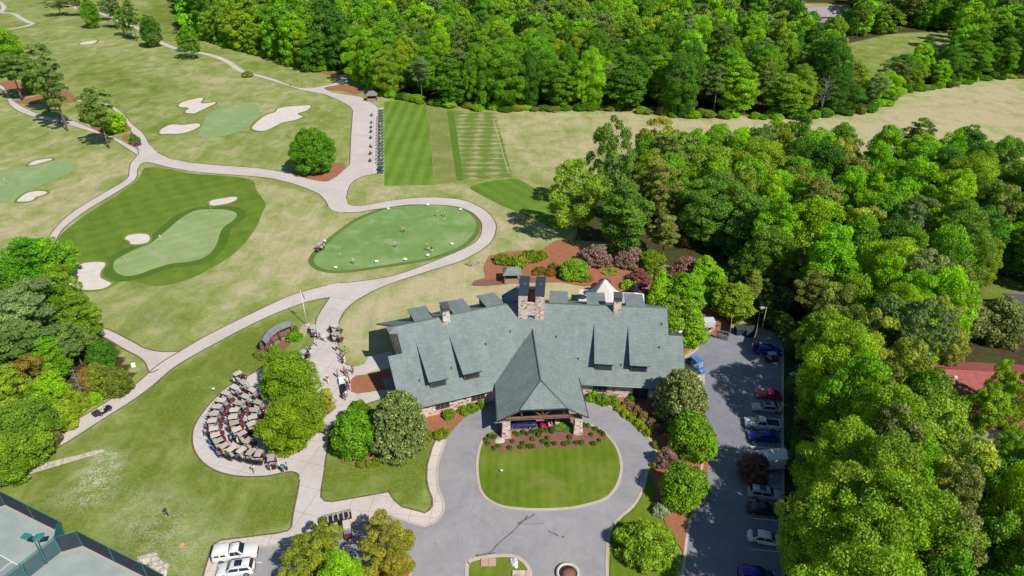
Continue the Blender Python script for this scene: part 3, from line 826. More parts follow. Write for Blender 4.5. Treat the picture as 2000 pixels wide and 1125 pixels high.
# ================================================================== VEGETATION
def m_foliage(name, trans=.34, rough=.55, spec=.28, yellow=(1.28, 1.14, .6)):
    t = NT(name)
    oi = t.n('ShaderNodeObjectInfo')
    base = oi.outputs['Color']
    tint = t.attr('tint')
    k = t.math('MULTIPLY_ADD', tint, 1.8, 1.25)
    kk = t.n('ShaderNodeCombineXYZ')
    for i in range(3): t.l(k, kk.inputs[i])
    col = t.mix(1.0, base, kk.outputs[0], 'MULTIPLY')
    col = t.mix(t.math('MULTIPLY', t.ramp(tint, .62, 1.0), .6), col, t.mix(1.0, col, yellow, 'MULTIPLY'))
    t.put(t.b.inputs['Base Color'], col)
    t.b.inputs['Roughness'].default_value = rough
    t.b.inputs['Specular IOR Level'].default_value = spec
    tr = t.n('ShaderNodeBsdfTranslucent')
    t.put(tr.inputs[0], t.mix(1.0, col, (1.25, 1.2, .45), 'MULTIPLY'))
    ms = t.n('ShaderNodeMixShader')
    ms.inputs[0].default_value = trans
    t.l(t.b.outputs[0], ms.inputs[1]); t.l(tr.outputs[0], ms.inputs[2])
    t.l(ms.outputs[0], t.out.inputs[0])
    return t.m

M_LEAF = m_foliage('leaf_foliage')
M_NEEDLE = m_foliage('needle_foliage', .18, .65, .15, (1.25, 1.12, .8))
M_GLOSS = m_foliage('glossy_foliage', .14, .42, .45, (2.2, 1.9, 1.7))
def m_bark(name, a, b):
    t = NT(name)
    n = t.noise(3, 5, .7, vec=t.map(scale=(3, 3, .5)))
    t.bump(n, .6, .05)
    return t.done(t.mix(t.ramp(n, .3, .7), a, b), .95, .1)
M_BARK = m_bark('bark', (.10, .075, .055), (.26, .205, .165))
M_BARKP = m_bark('pine_bark', (.14, .095, .075), (.30, .215, .175))
M_DEAD = m_bark('dead_wood', (.20, .175, .165), (.36, .32, .30))

def leaf_mesh(name, P_, N_, S_, T_, mat, aspect=1.25):
    n = len(P_)
    N_ = N_ / (np.linalg.norm(N_, axis=1, keepdims=True) + 1e-9)
    r = RNG.normal(size=(n, 3))
    u = np.cross(N_, r); u /= np.linalg.norm(u, axis=1, keepdims=True) + 1e-9
    w = np.cross(N_, u)
    a = (S_ * .5 * aspect)[:, None] * u; b = (S_ * .5 / aspect)[:, None] * w
    # leaf-cluster outline: a kite, so no cluster reads as a square
    co = np.stack([P_ - a, P_ - b * 1.15 + a * .15, P_ + a, P_ + b * 1.15 + a * .15], 1).reshape(-1, 3)
    me = bpy.data.meshes.new(name)
    me.vertices.add(4 * n); me.vertices.foreach_set('co', co.ravel())
    me.loops.add(4 * n); me.loops.foreach_set('vertex_index', np.arange(4 * n))
    me.polygons.add(n); me.polygons.foreach_set('loop_start', np.arange(n) * 4)
    me.update()
    at_ = me.attributes.new('tint', 'FLOAT', 'FACE')
    at_.data.foreach_set('value', np.clip(T_, 0, 1).astype(np.float32))
    me.materials.append(mat)
    return me

PROF = {
    'round': lambda t: np.sqrt(np.clip(1 - (2 * t - .92) ** 2 / 1.17, 0.02, 1)),
    'dome': lambda t: np.sqrt(np.clip(1 - t ** 2.4, 0.02, 1)) * (.80 + .2 * np.minimum(1, t * 4)),
    'tall': lambda t: np.clip(np.sin(np.pi * np.clip(t * .86 + .12, 0, 1)) ** .7, .05, 1),
    'cone': lambda t: np.clip((1 - t) ** .72 * (.55 + .45 * np.minimum(1, t * 5 + .3)), .05, 1),
    'column': lambda t: np.clip(np.sqrt(np.clip(1 - t ** 3, 0, 1)), .1, 1),
    'blunt': lambda t: np.clip(np.sqrt(np.clip(1 - t ** 1.75, 0.0, 1)) * (.85 + .15 * np.minimum(1, t * 5)), .05, 1),
    'flat': lambda t: np.clip(.55 + .45 * np.sin(np.pi * t), .1, 1),
}

def crown(name, R, z0, z1, ncl, rc, leaves, size, shape, mat, flat=.8, fill=(.35, 1.0), jit=.55, up=.45, aspect=1.25, ret=False, lop=.25, tintvar=.55, inner=.12):
    prof = PROF[shape]
    # uneven outline: radius modulated by direction
    ph = RNG.uniform(0, 6.28, 4); am = RNG.uniform(.3, 1, 4) * lop / 2
    cs = []
    while len(cs) < ncl:
        best = None; bd = -1
        for _ in range(7):
            t = RNG.uniform(.0, 1) ** .85
            a = RNG.uniform(0, 2 * math.pi)
            f = math.sqrt(RNG.uniform(fill[0], fill[1]))
            rr = R * float(prof(np.array(t))) * f * (1 + sum(am[k] * math.sin((k + 1) * a + ph[k] + 2 * t) for k in range(4)))
            rr = max(rr - rc * .35, 0)
            c = np.array([rr * math.cos(a), rr * math.sin(a), z0 + (z1 - z0 - rc * .5) * t])
            d = min([np.linalg.norm((c - q) * (1, 1, .9)) for q in cs] or [9e9])
            if d > bd: bd = d; best = c
        cs.append(best)
    cs = np.array(cs)
    rad = rc * RNG.uniform(.7, 1.3, ncl)
    w = rad ** 2 / (rad ** 2).sum()
    cnt = np.maximum((w * leaves).astype(int), 3)
    P_ = []; N_ = []; T_ = []
    mid = np.array([0, 0, z0 + (z1 - z0) * .35])
    for c, r, n in zip(cs, rad, cnt):
        o = c - mid; o = o / (np.linalg.norm(o) + 1e-9)
        o = o * .75 + np.array([0, 0, up]); 
        d = RNG.normal(size=(n * 3, 3)); d /= np.linalg.norm(d, axis=1, keepdims=True)
        d = d[(d @ o) > -.30][:n]
        rr = r * RNG.uniform(.62, 1.08, len(d))
        q = c + d * rr[:, None] * np.array([1, 1, flat])
        q += RNG.normal(size=q.shape) * r * .07
        nn = d + RNG.normal(size=d.shape) * jit + np.array([0, 0, .15])
        ct = RNG.uniform()
        P_.append(q); N_.append(nn)
        T_.append(np.clip(ct * tintvar + RNG.uniform(0, 1, len(d)) * (1 - tintvar) , 0, 1))
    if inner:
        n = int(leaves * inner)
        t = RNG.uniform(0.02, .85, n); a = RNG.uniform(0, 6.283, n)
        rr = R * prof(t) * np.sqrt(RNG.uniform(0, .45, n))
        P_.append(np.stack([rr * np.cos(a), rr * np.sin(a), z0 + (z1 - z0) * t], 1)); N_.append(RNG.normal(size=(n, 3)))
        T_.append(np.full(n, .05))  # darkest tint on inner leaves paints shade into the depth of the crown
    P_ = np.concatenate(P_); N_ = np.concatenate(N_); T_ = np.concatenate(T_)
    S_ = size * RNG.uniform(.65, 1.35, len(P_))
    me = leaf_mesh(name, P_, N_, S_, T_, mat, aspect)
    return me, cs

def trunk_mesh(name, r, h, tips, mat, z_split=.35, nlimb=7, lean=.0, up=.5):
    mb = MB()
    lx, ly = random.uniform(-lean, lean), random.uniform(-lean, lean)
    def ax(z): return Vector((lx * z * z / h, ly * z * z / h, z))
    pts = [ax(h * k / 6) for k in range(7)]
    mb.tube(pts, [r * (1.35 if k == 0 else 1.0) * (1 - .80 * k / 6) for k in range(7)], 7)
    tips = list(tips); random.shuffle(tips)
    for tp in tips[:nlimb]:
        tp = Vector(tp)
        zs = max(h * z_split, min(h * .9, tp.z - math.hypot(tp.x, tp.y) * up))
        b = ax(zs)
        m = b.lerp(tp, .5) + Vector((0, 0, -.04 * (tp - b).length))
        mb.tube([b, m, tp], [r * .38 * (1 - .5 * zs / h), r * .22, r * .06], 5)
    return mb.mesh(name, mat)

PROTO = {}
def proto(key, R, H, crown_me, trunk_me):
    PROTO.setdefault(key, []).append((R, H, crown_me, trunk_me))

for i in range(6):      # broadleaf forest trees
    R, H = 5.2, 17.0
    shp = ['round', 'dome', 'round', 'tall', 'dome', 'round'][i]
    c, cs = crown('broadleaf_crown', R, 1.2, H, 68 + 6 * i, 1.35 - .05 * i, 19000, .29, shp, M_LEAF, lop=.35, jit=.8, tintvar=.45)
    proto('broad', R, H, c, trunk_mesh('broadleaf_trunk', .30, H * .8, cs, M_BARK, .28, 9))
for i in range(4):      # very large verge trees, fine leaves with gaps that let light spots through
    R, H = 7.0, 20.0
    c, cs = crown('great_crown', R, 1.2, H, 110, 1.3, 36000, .25, ['round', 'dome', 'tall', 'round'][i], M_LEAF, lop=.4, inner=.05, jit=.8, tintvar=.45)
    proto('great', R, H, c, trunk_mesh('great_trunk', .4, H * .8, cs, M_BARK, .25, 14))
for i in range(3):      # tall tulip-poplar like trees
    R, H = 4.3, 22.0
    c, cs = crown('poplar_crown', R, 2.0, H, 88, 1.15, 18000, .29, 'tall', M_LEAF, lop=.4, fill=(.3, 1), jit=.8, tintvar=.45)
    proto('poplar', R, H, c, trunk_mesh('poplar_trunk', .32, H * .9, cs, M_BARK, .3, 10))
for i in range(3):      # open airy crowns with separate boughs
    R, H = 5.0, 15.0
    c, cs = crown('open_crown', R, 2.8, H, 44, 1.15, 10500, .30, 'round', M_LEAF, lop=.6, fill=(.25, 1), inner=.03)
    proto('open', R, H, c, trunk_mesh('open_trunk', .24, H * .72, cs, M_BARK, .22, 22))
for i in range(4):      # pines: bare trunk, flat tufted boughs high up
    R, H = 4.0, 19.0
    c, cs = crown('pine_crown', R, 8.5 - 1.2 * (i % 3), H, 52 + 4 * i, 1.0, 11000, .29, ['round', 'tall', 'flat', 'round'][i], M_NEEDLE, flat=.5, lop=.7, fill=(.15, 1), jit=.9, aspect=1.8, inner=.02, up=.7)
    proto('pine', R, H, c, trunk_mesh('pine_trunk', .24, H * .95, cs, M_BARKP, .38, 16, lean=.02, up=.25))
for i in range(5):      # far-off forest trees
    R, H = 6.0, 19.0
    shp = ['round', 'dome', 'tall', 'round', 'dome'][i]
    c, cs = crown('far_crown', R, .5, H, 66, 1.4, 10000, .46, shp, M_LEAF, lop=.4, jit=.8, tintvar=.45)
    proto('far', R, H, c, trunk_mesh('far_trunk', .32, H * .75, cs, M_BARK, .3, 5))
for i in range(2):
    R, H = 4.6, 21.0
    c, cs = crown('far_pine_crown', R, 8, H, 40, 1.15, 3600, .55, ['round', 'flat'][i], M_NEEDLE, flat=.55, lop=.6, fill=(.2, 1), jit=.9, aspect=1.7, inner=.03, up=.7)
    proto('farpine', R, H, c, trunk_mesh('far_pine_trunk', .26, H * .93, cs, M_BARKP, .4, 8, up=.25))
for i in range(2):      # magnolia: big blunt cone of coarse glossy leaves
    R, H = 5.6, 11.5
    c, cs = crown('magnolia_crown', R, .3, H, 130, .85, 15000, .33, 'blunt', M_GLOSS, lop=.12, fill=(.62, 1), jit=.9, tintvar=.2)
    proto('magnolia', R, H, c, trunk_mesh('magnolia_trunk', .28, H * .8, cs, M_BARK, .15, 6))
for i in range(3):      # clipped, dense laurels and hollies
    R, H = 3.7, 6.6
    c, cs = crown('laurel_crown', R, .25, H, 90, .80, 11500, .25, ['dome', 'round', 'dome'][i], M_LEAF, lop=.16, fill=(.62, 1), jit=.5)
    proto('laurel', R, H, c, trunk_mesh('laurel_trunk', .2, H * .7, cs, M_BARK, .15, 5))
for i in range(2):      # holly columns
    R, H = 3.0, 9.0
    c, cs = crown('holly_crown', R, .3, H, 95, .72, 10500, .25, ['cone', 'tall'][i], M_LEAF, lop=.2, fill=(.6, 1), jit=.55)
    proto('holly', R, H, c, trunk_mesh('holly_trunk', .18, H * .8, cs, M_BARK, .15, 5))
for i in range(3):      # shrubs
    R, H = 1.2, 1.4
    c, cs = crown('shrub_crown', R, .02, H, 26, .42, 1700, .20, 'dome', M_LEAF, lop=.3, fill=(.5, 1), jit=.6)
    proto('shrub', R, H, c, trunk_mesh('shrub_stem', .06, H * .6, cs, M_BARK, .1, 4))
R, H = 6.4, 12.0
c, cs = crown('round_crown', R, .8, H, 130, 1.05, 22000, .29, 'round', M_LEAF, lop=.10, fill=(.6, 1), jit=.7, tintvar=.4)
proto('globe', R, H, c, trunk_mesh('round_trunk', .35, H * .7, cs, M_BARK, .2, 8))
R, H = 3.6, 5.2
c, cs = crown('purple_crown', R, .5, H, 60, .75, 5200, .30, 'dome', M_LEAF, lop=.3, fill=(.4, 1), jit=.9, tintvar=.3)
proto('purple', R, H, c, trunk_mesh('plum_trunk', .16, H * .7, cs, M_BARK, .1, 9))
# spreading juniper: fine upright sprays
R, H = 4.2, 4.4
c, cs = crown('juniper_crown', R, .2, H, 80, .85, 8500, .34, 'dome', M_LEAF, lop=.2, fill=(.45, 1), jit=.9, aspect=2.0)
proto('juniper', R, H, c, trunk_mesh('juniper_stem', .14, H * .6, cs, M_BARK, .1, 8))
# small clipped boxwood
R, H = .42, .5
c, cs = crown('boxwood_crown', R, .0, H, 10, .2, 260, .15, 'dome', M_LEAF, lop=.2, fill=(.4, 1))
proto('boxwood', R, H, c, None)

KIND_NAME = {'globe': 'broadleaf_tree', 'great': 'broadleaf_tree', 'broad': 'broadleaf_tree', 'poplar': 'poplar_tree', 'open': 'open_crowned_tree', 'pine': 'pine_tree', 'far': 'woodland_tree', 'farpine': 'woodland_pine', 'magnolia': 'magnolia_tree',
             'laurel': 'laurel_tree', 'holly': 'holly_tree', 'shrub': 'shrub', 'purple': 'plum_tree', 'juniper': 'juniper_bush', 'boxwood': 'boxwood_shrub'}
CAT = {'shrub': 'shrub', 'boxwood': 'shrub', 'juniper': 'bush'}
PLANTS = []
cnt_kind = {}
def plant(kind, x, y, r, h, color, label=None, group=None, z=0.02, var=None, rz=None, cat=None, name=None, zone=None):
    ps = PROTO[kind]
    r_, g_, b_ = color
    if r_ > g_ * 1.08: color = (r_ * .72, g_ * .74, b_ * .76)
    elif kind in ('pine', 'farpine'): color = (r_ * .74, g_ * .84, b_ * .72)
    elif kind == 'magnolia': color = (r_ * .9, g_ * .9, b_ * .9)
    else: color = (r_ * 1.10, g_, b_ * .75)
    k = cnt_kind.get(kind, 0); cnt_kind[kind] = k + 1
    R, H, cm, tm = ps[(k * 7 + k // len(ps)) % len(ps) if var is None else var % len(ps)]
    nm = name or KIND_NAME[kind]
    rot = random.uniform(0, 6.28) if rz is None else rz
    if tm is None:
        o = link_mesh(nm, cm); o.location = (x, y, z); o.rotation_euler = (0, 0, rot); o.scale = (r / R, r / R, h / H); o.color = (*color, 1)
        root = o
    else:
        root = empty(nm, (x, y, z), rot)
        root.scale = (r / R, r / R, h / H)
        c = link_mesh('crown' if kind not in ('shrub', 'juniper') else 'foliage', cm, None, root); c.color = (*color, 1)
        link_mesh('trunk' if kind not in ('shrub', 'juniper') else 'stem', tm, None, root)
    root['category'] = cat or CAT.get(kind, 'tree')
    if label: root['label'] = label
    if group: root['group'] = group
    PLANTS.append(dict(o=root, kind=kind, x=x, y=y, r=r, h=h, c=(r_, g_, b_), zone=zone, px=pix(x, y, h * .6)[:2]))
    return root

def canopy(kind, cx, cy, rpx, h, color, label=None, frac=.6, **kw):
    """plant whose crown centre (at frac*h) is seen at photo pixel (cx, cy), crown half-width rpx pixels"""
    p = at(cx, cy, h * frac)
    r = rpx / scale_at(cx, cy, h * frac)
    return plant(kind, p.x, p.y, r, h, color, label, **kw)

def standing(kind, bx, by, ty, wpx, color, label=None, **kw):
    """plant whose foot is at pixel (bx, by) and whose top reaches pixel row ty"""
    p = at(bx, by)
    h = height_from(bx, by, ty)
    r = wpx / 2 / scale_at(bx, by, h * .5)
    return plant(kind, p.x, p.y, r, h, color, label, **kw)

# leaf colours (linear base colours)
G_MID = (.072, .175, .010); G_DARK = (.042, .120, .012); G_BRIGHT = (.105, .235, .008); G_YEL = (.145, .26, .006); G_OLIVE = (.118, .16, .034)
G_PINE = (.105, .145, .036); G_GREY = (.145, .185, .07); G_LIME = (.135, .265, .010); G_BLUE = (.055, .135, .035); G_RUST = (.30, .11, .055); G_MAUVE = (.25, .165, .14); G_PALE = (.19, .25, .045); G_TAN = (.22, .16, .07)

def shade(c, a=.16):
    k = random.uniform(1 - a, 1 + a); q = random.uniform(-.08, .08)
    return (c[0] * k * (1 + q), c[1] * k, c[2] * k * (1 - q))

# ------------------------------------------------------------------ trees with a place of their own
T = standing
T('pine', 120, 31, -4, 42, G_OLIVE, 'small olive pine at the top left, nearest the winding upper path')
T('pine', 156, 32, -14, 26, G_PINE, 'thin pine with bare leaning trunk left of the upper fairway path')
T('broad', 185, 55, -6, 36, G_MID, 'low green broadleaf tree left of three fairway pines', var=3)
T('pine', 212, 41, -8, 30, G_GREY, 'grey-green pine standing behind the thin tall fairway pine')
T('pine', 230, 57, -10, 34, G_PINE, 'tall thin fairway pine with long pale trunk')
T('open', 250, 71, 14, 30, G_MID, 'small green tree beside the bend of the upper path')
T('pine', 268, 80, -6, 34, G_OLIVE, 'olive fairway pine over the upper cart path')
T('broad', 300, 93, 26, 40, G_DARK, 'dark green tree leaning over the upper cart path', var=3)
T('open', 379, 117, 50, 44, G_MID, 'lone round-headed green tree between upper path and woods')
T('open', 367, 101, 54, 30, G_DARK, 'darker tree tucked behind the lone round-headed tree')
T('pine', 44, 196, 100, 62, G_PINE, 'broad pine over the left fork of the cart path')
T('pine', 96, 216, 120, 60, G_OLIVE, 'leaning pine on the long straw bed at left')
T('pine', 132, 256, 84, 60, G_PINE, 'tallest dark pine beside the left cart path')
T('pine', 118, 240, 130, 46, G_OLIVE, 'short pine behind the tallest pine on the left path')
T('broad', 70, 182, 110, 50, G_DARK, 'dense dark tree at the back of the left straw bed', var=1)
T('broad', 12, 140, 48, 84, G_BRIGHT, 'large bright green tree at the left frame edge above the pines', var=0)
T('pine', 213, 289, 164, 56, G_OLIVE, 'thin tall pine standing alone between the two forked paths')
T('laurel', 183, 236, 194, 46, G_OLIVE, 'dense olive bush left of the bright round bush', cat='bush', name='laurel_bush')
T('laurel', 226, 257, 218, 50, G_LIME, 'bright round bush on straw between forked paths', cat='bush', name='laurel_bush')
T('laurel', 199, 246, 212, 34, G_MID, 'mid green bush between the olive and the bright bush', cat='bush', name='laurel_bush')
T('shrub', 262, 280, 262, 18, G_DARK, 'small dark bush on the straw triangle at the path fork')
T('shrub', 268, 284, 275, 12, (.22, .07, .16), 'purple flowering plant on the straw triangle at the path fork', cat='plant', name='flowering_plant')
T('shrub', 484, 150, 139, 22, G_OLIVE, 'low olive shrub beside the upper path near the woods')
T('globe', 616, 338, 252, 92, (.062, .165, .009), 'big round dense green tree by the range apron')
# between the plaza and the cart pad
canopy('broad', 568, 738, 58, 9.0, (.098, .172, .008), 'yellow-green tree at the top of the cart pad', var=0, frac=.55)
canopy('broad', 548, 835, 50, 8.5, (.103, .172, .008), 'yellow-green tree at the lower left of the cart pad cluster', var=2, frac=.55)
canopy('broad', 588, 806, 48, 8.5, (.106, .178, .009), 'yellow-green tree at the right of the cart pad cluster', var=4, frac=.55)
canopy('open', 634, 782, 20, 5.0, (.18, .21, .02), 'small thin yellow-green tree at the plaza edge', frac=.6)
# in front of the clubhouse
canopy('magnolia', 778, 826, 60, 11.0, (.10, .135, .034), 'large magnolia with pale leaf tips left of the porch drive', frac=.45)
canopy('laurel', 694, 852, 42, 7.5, (.078, .185, .010), 'dense bright green laurel left of the large magnolia', frac=.45)
canopy('laurel', 702, 818, 28, 6.5, (.07, .165, .010), 'smaller laurel behind the dense bright one beside the magnolia', frac=.45)
canopy('magnolia', 1330, 776, 55, 10.0, (.11, .135, .034), 'olive magnolia with pale tips right of the clubhouse', frac=.45)
canopy('laurel', 1352, 850, 47, 7.0, (.088, .185, .012), 'upper of the two bright laurels beside the parking lot', frac=.45)
canopy('laurel', 1332, 948, 46, 6.5, (.092, .19, .012), 'lower of the two bright laurels beside the parking lot', frac=.45)
canopy('purple', 1302, 893, 20, 3.6, G_MAUVE, 'mauve plum bush between the drive and the two laurels', frac=.5)
canopy('juniper', 1264, 1064, 57, 4.2, (.125, .205, .018), 'wide feathery bright bush beside the lower right drive', frac=.45)
canopy('shrub', 1291, 994, 14, 1.6, (.20, .26, .20), 'small blue-grey conifer shrub above the feathery bush')
canopy('open', 604, 1086, 50, 7.5, (.125, .165, .016), 'yellow-olive tree in the lower parking island, left of the white line', frac=.6)
canopy('open', 632, 1052, 30, 6.5, (.13, .175, .016), 'small yellow-olive tree beside the parked open cart', frac=.6)
canopy('broad', 660, 1118, 40, 6.5, G_LIME, 'bright lime tree at the bottom edge between two olive trees', frac=.6)
canopy('open', 752, 1066, 52, 8.0, (.142, .158, .02), 'olive tree with reddish boughs on the kerbed parking island', frac=.6)
canopy('open', 768, 1096, 34, 5.5, (.16, .15, .02), 'lower olive boughed tree at the right of the parking island', frac=.6)
# right of the clubhouse
for cx, cy, r, h, c, lab in [
    (1290, 566, 30, 8.0, G_LIME, 'lime holly nearest the white tent'), (1345, 572, 34, 8.5, G_BRIGHT, 'bright holly behind the roof corner, middle of the group'),
    (1305, 622, 36, 9.5, (.10, .19, .014), 'tall holly against the right end of the clubhouse roof'), (1347, 632, 38, 9.0, (.11, .215, .014), 'broad bright holly at the corner of the service drive'),
    (1398, 560, 34, 8.0, G_BRIGHT, 'bright holly behind the dumpster yard'), (1436, 590, 36, 8.0, (.12, .195, .016), 'holly overhanging the dumpster yard fence'),
    (1376, 530, 24, 7.0, G_LIME, 'small lime holly by the far edge of the garden')]:
    canopy('holly', cx, cy, r, h, c, lab, frac=.45)
canopy('holly', 1470, 560, 28, 7.0, G_OLIVE, 'olive holly beside the dark wood edge', frac=.45)
# garden behind the clubhouse
canopy('purple', 1166, 495, 34, 4.5, G_MAUVE, 'left mauve plum tree in the garden bed')
canopy('purple', 1232, 498, 28, 4.5, G_MAUVE, 'right mauve plum tree in the garden bed')
canopy('purple', 1344, 520, 27, 5.0, (.30, .155, .12), 'pinkish plum tree near the dark woods behind the tent')
canopy('purple', 1250, 538, 22, 3.2, (.24, .10, .075), 'low reddish plum bush behind the tent')
canopy('purple', 1527, 512, 20, 6.0, G_RUST, 'rust red maple at the edge of the dark woods')
canopy('laurel', 1122, 521, 28, 4.2, (.105, .21, .02), 'round lime bush in the middle of the garden bed', cat='bush', name='laurel_bush')
canopy('holly', 1197, 482, 17, 5.0, (.11, .165, .012), 'clipped green cone between the two mauve plums')
canopy('holly', 1272, 505, 24, 5.0, (.105, .165, .014), 'yellowish bush right of the mauve plums')
for cx, cy, r, h, c, lab in [
    (983, 506, 18, 2.0, (.10, .15, .012), 'leftmost mound of the clipped hedge above the kiosk'), (1008, 508, 20, 2.2, (.105, .16, .012), 'second mound of the clipped hedge above the kiosk'),
    (1036, 500, 18, 2.6, (.095, .15, .012), 'tallest mound of the clipped hedge above the kiosk'), (1056, 499, 12, 1.8, (.09, .14, .012), 'right end mound of the clipped hedge above the kiosk'),
    (1054, 529, 13, 1.2, (.16, .11, .02), 'left reddish dwarf shrub in the garden bed'), (1074, 531, 15, 1.2, (.18, .11, .022), 'right reddish dwarf shrub in the garden bed'),
    (1082, 519, 8, 1.4, (.12, .12, .02), 'upright little shrub behind the reddish dwarf shrubs'), (1131, 541, 13, 1.2, (.11, .12, .02), 'low green shrub below the lime bush'),
    (1150, 544, 9, 1.1, (.12, .13, .02), 'smallest shrub right of the lime bush'), (1194, 529, 14, 1.0, (.15, .19, .05), 'pale agave-like shrub under the mauve plums'),
    (1228, 554, 14, 1.5, (.12, .22, .01), 'bright green clipped shrub beside the white tent'), (1242, 552, 10, 1.5, (.125, .22, .01), 'second bright shrub between tent and umbrellas'),
    (1288, 535, 18, 2.5, G_OLIVE, 'olive shrub between the plum bush and the hollies'), (1320, 545, 18, 2.6, (.10, .12, .02), 'dark olive shrub under the pinkish plum')]:
    canopy('shrub', cx, cy, r, h, c, lab, frac=.45)
# foundation planting
for cx, cy, r, h, c, lab in [
    (1160, 775, 11, 1.6, G_BRIGHT, 'round shrub by the porch, left end of right hedge'), (1180, 780, 13, 1.7, (.10, .19, .012), 'second shrub of the hedge right of the porch'), (1198, 782, 11, 1.5, (.09, .18, .012), 'third shrub of the hedge right of the porch'),
    (1234, 781, 9, 1.2, (.09, .17, .014), 'small shrub against the right stone wall'),
    (1210, 797, 9, 1.1, (.15, .21, .014), 'first yellow-green shrub in the row lining the right drive'), (1222, 806, 9, 1.1, (.15, .21, .014), 'second yellow-green shrub in the row lining the right drive'), (1234, 816, 9, 1.1, (.15, .21, .014), 'third yellow-green shrub in the row lining the right drive'),
    (1245, 826, 9, 1.1, (.15, .21, .014), 'fourth yellow-green shrub in the row lining the right drive'), (1255, 836, 9, 1.1, (.15, .21, .014), 'fifth yellow-green shrub in the row lining the right drive'), (1265, 846, 8, 1.1, (.15, .21, .014), 'last yellow-green shrub in the row lining the right drive'),
    (1228, 791, 11, 1.3, G_TAN, 'first tan bronze shrub behind the yellow-green row'), (1243, 802, 12, 1.4, G_TAN, 'second tan bronze shrub behind the yellow-green row'), (1258, 813, 12, 1.4, G_TAN, 'third tan bronze shrub behind the yellow-green row'), (1273, 825, 12, 1.4, G_TAN, 'fourth tan bronze shrub behind the yellow-green row'), (1284, 838, 11, 1.4, G_TAN, 'last tan bronze shrub behind the yellow-green row'),
    (1280, 868, 8, 1.0, (.14, .14, .03), 'olive shrub by the mauve plum bush at the drive bend'), (1276, 910, 6, .9, (.13, .15, .03), 'tiny shrub below the mauve plum bush'),
    (875, 808, 13, 1.4, (.085, .16, .012), 'round shrub under the left clubhouse windows'), (908, 800, 10, 1.4, (.085, .17, .012), 'left end of the low hedge left of the porch'), (922, 796, 11, 1.4, (.085, .175, .012), 'middle of the low hedge left of the porch'), (938, 790, 10, 1.4, (.085, .17, .012), 'right end of the low hedge left of the porch'),
    (838, 851, 9, 1.3, (.10, .13, .02), 'leftmost shrub below the large magnolia at the drive'), (855, 849, 10, 1.3, (.11, .16, .012), 'middle shrub below the large magnolia at the drive'), (869, 844, 9, 1.3, (.115, .165, .012), 'right shrub below the large magnolia at the drive'),
    (705, 905, 9, 1.1, (.09, .15, .012), 'first small shrub in the straw below the dense laurel'), (720, 904, 8, 1.1, (.09, .15, .012), 'second small shrub in the straw below the laurel'), (736, 901, 9, 1.1, (.09, .15, .012), 'third small shrub in the straw below the magnolia'), (752, 897, 8, 1.1, (.09, .15, .012), 'fourth small shrub in the straw below the magnolia'),
    (571, 658, 14, 1.6, (.08, .19, .008), 'bright shrub right of the curved starter shelter'), (580, 654, 9, 1.5, (.085, .19, .008), 'smaller bright shrub beside the starter shelter flagstones'), (536, 683, 12, 1.5, (.085, .19, .01), 'bright shrub in front of the curved starter shelter'),
    (505, 690, 10, 1.2, (.10, .15, .03), 'grey-green shrub left of the starter shelter steps'), (513, 696, 9, 1.2, (.10, .15, .03), 'low grey-green shrub below the starter shelter'), (576, 642, 6, 1.0, (.08, .12, .02), 'little dark shrub behind the starter shelter end')]:
    canopy('shrub', cx, cy, r, h, c, lab, frac=.45)
# boxwoods scattered in the island mulch
BOX = z4([(115, 560), (145, 535), (185, 543), (135, 592), (185, 630), (217, 612), (328, 575), (307, 628), (392, 618), (410, 592), (458, 610), (490, 613), (483, 553), (566, 575), (600, 550), (605, 600), (655, 592), (733, 592), (765, 583), (773, 540), (825, 582), (868, 587), (945, 523), (960, 590), (1008, 568), (975, 473), (1018, 500), (1038, 520), (885, 448), (917, 450),
          (348, 510), (370, 520), (410, 503), (440, 515), (530, 525), (475, 497), (495, 503), (515, 492), (548, 495), (585, 487), (635, 497), (630, 483)], 920, 720, 4.0175)
for i, (x, y) in enumerate(sorted(BOX)):
    p = at(x, y + 1.5)
    plant('boxwood', p.x, p.y, .42 * random.uniform(.85, 1.2), .55 * random.uniform(.8, 1.2), shade((.05, .10, .014)), 'small clipped boxwood in the oval island mulch, %s from the left' % ordn(i), 'boxwoods dotted over the island mulch', z=.1)
for i, (x, y, r) in enumerate([(660, 478, .9), (685, 470, 1.0), (710, 465, 1.1), (735, 470, 1.2), (755, 478, 1.1), (775, 475, 1.0), (788, 487, .8)]):
    p = at(920 + x / 4.0175, 720 + y / 4.0175)
    plant('shrub', p.x, p.y, r * .75, .8, shade((.075, .15, .02)), 'leafy perennial clump by the right stone pier, %s from the left' % ordn(i), 'leafy clumps by the right porch pier', z=.1)

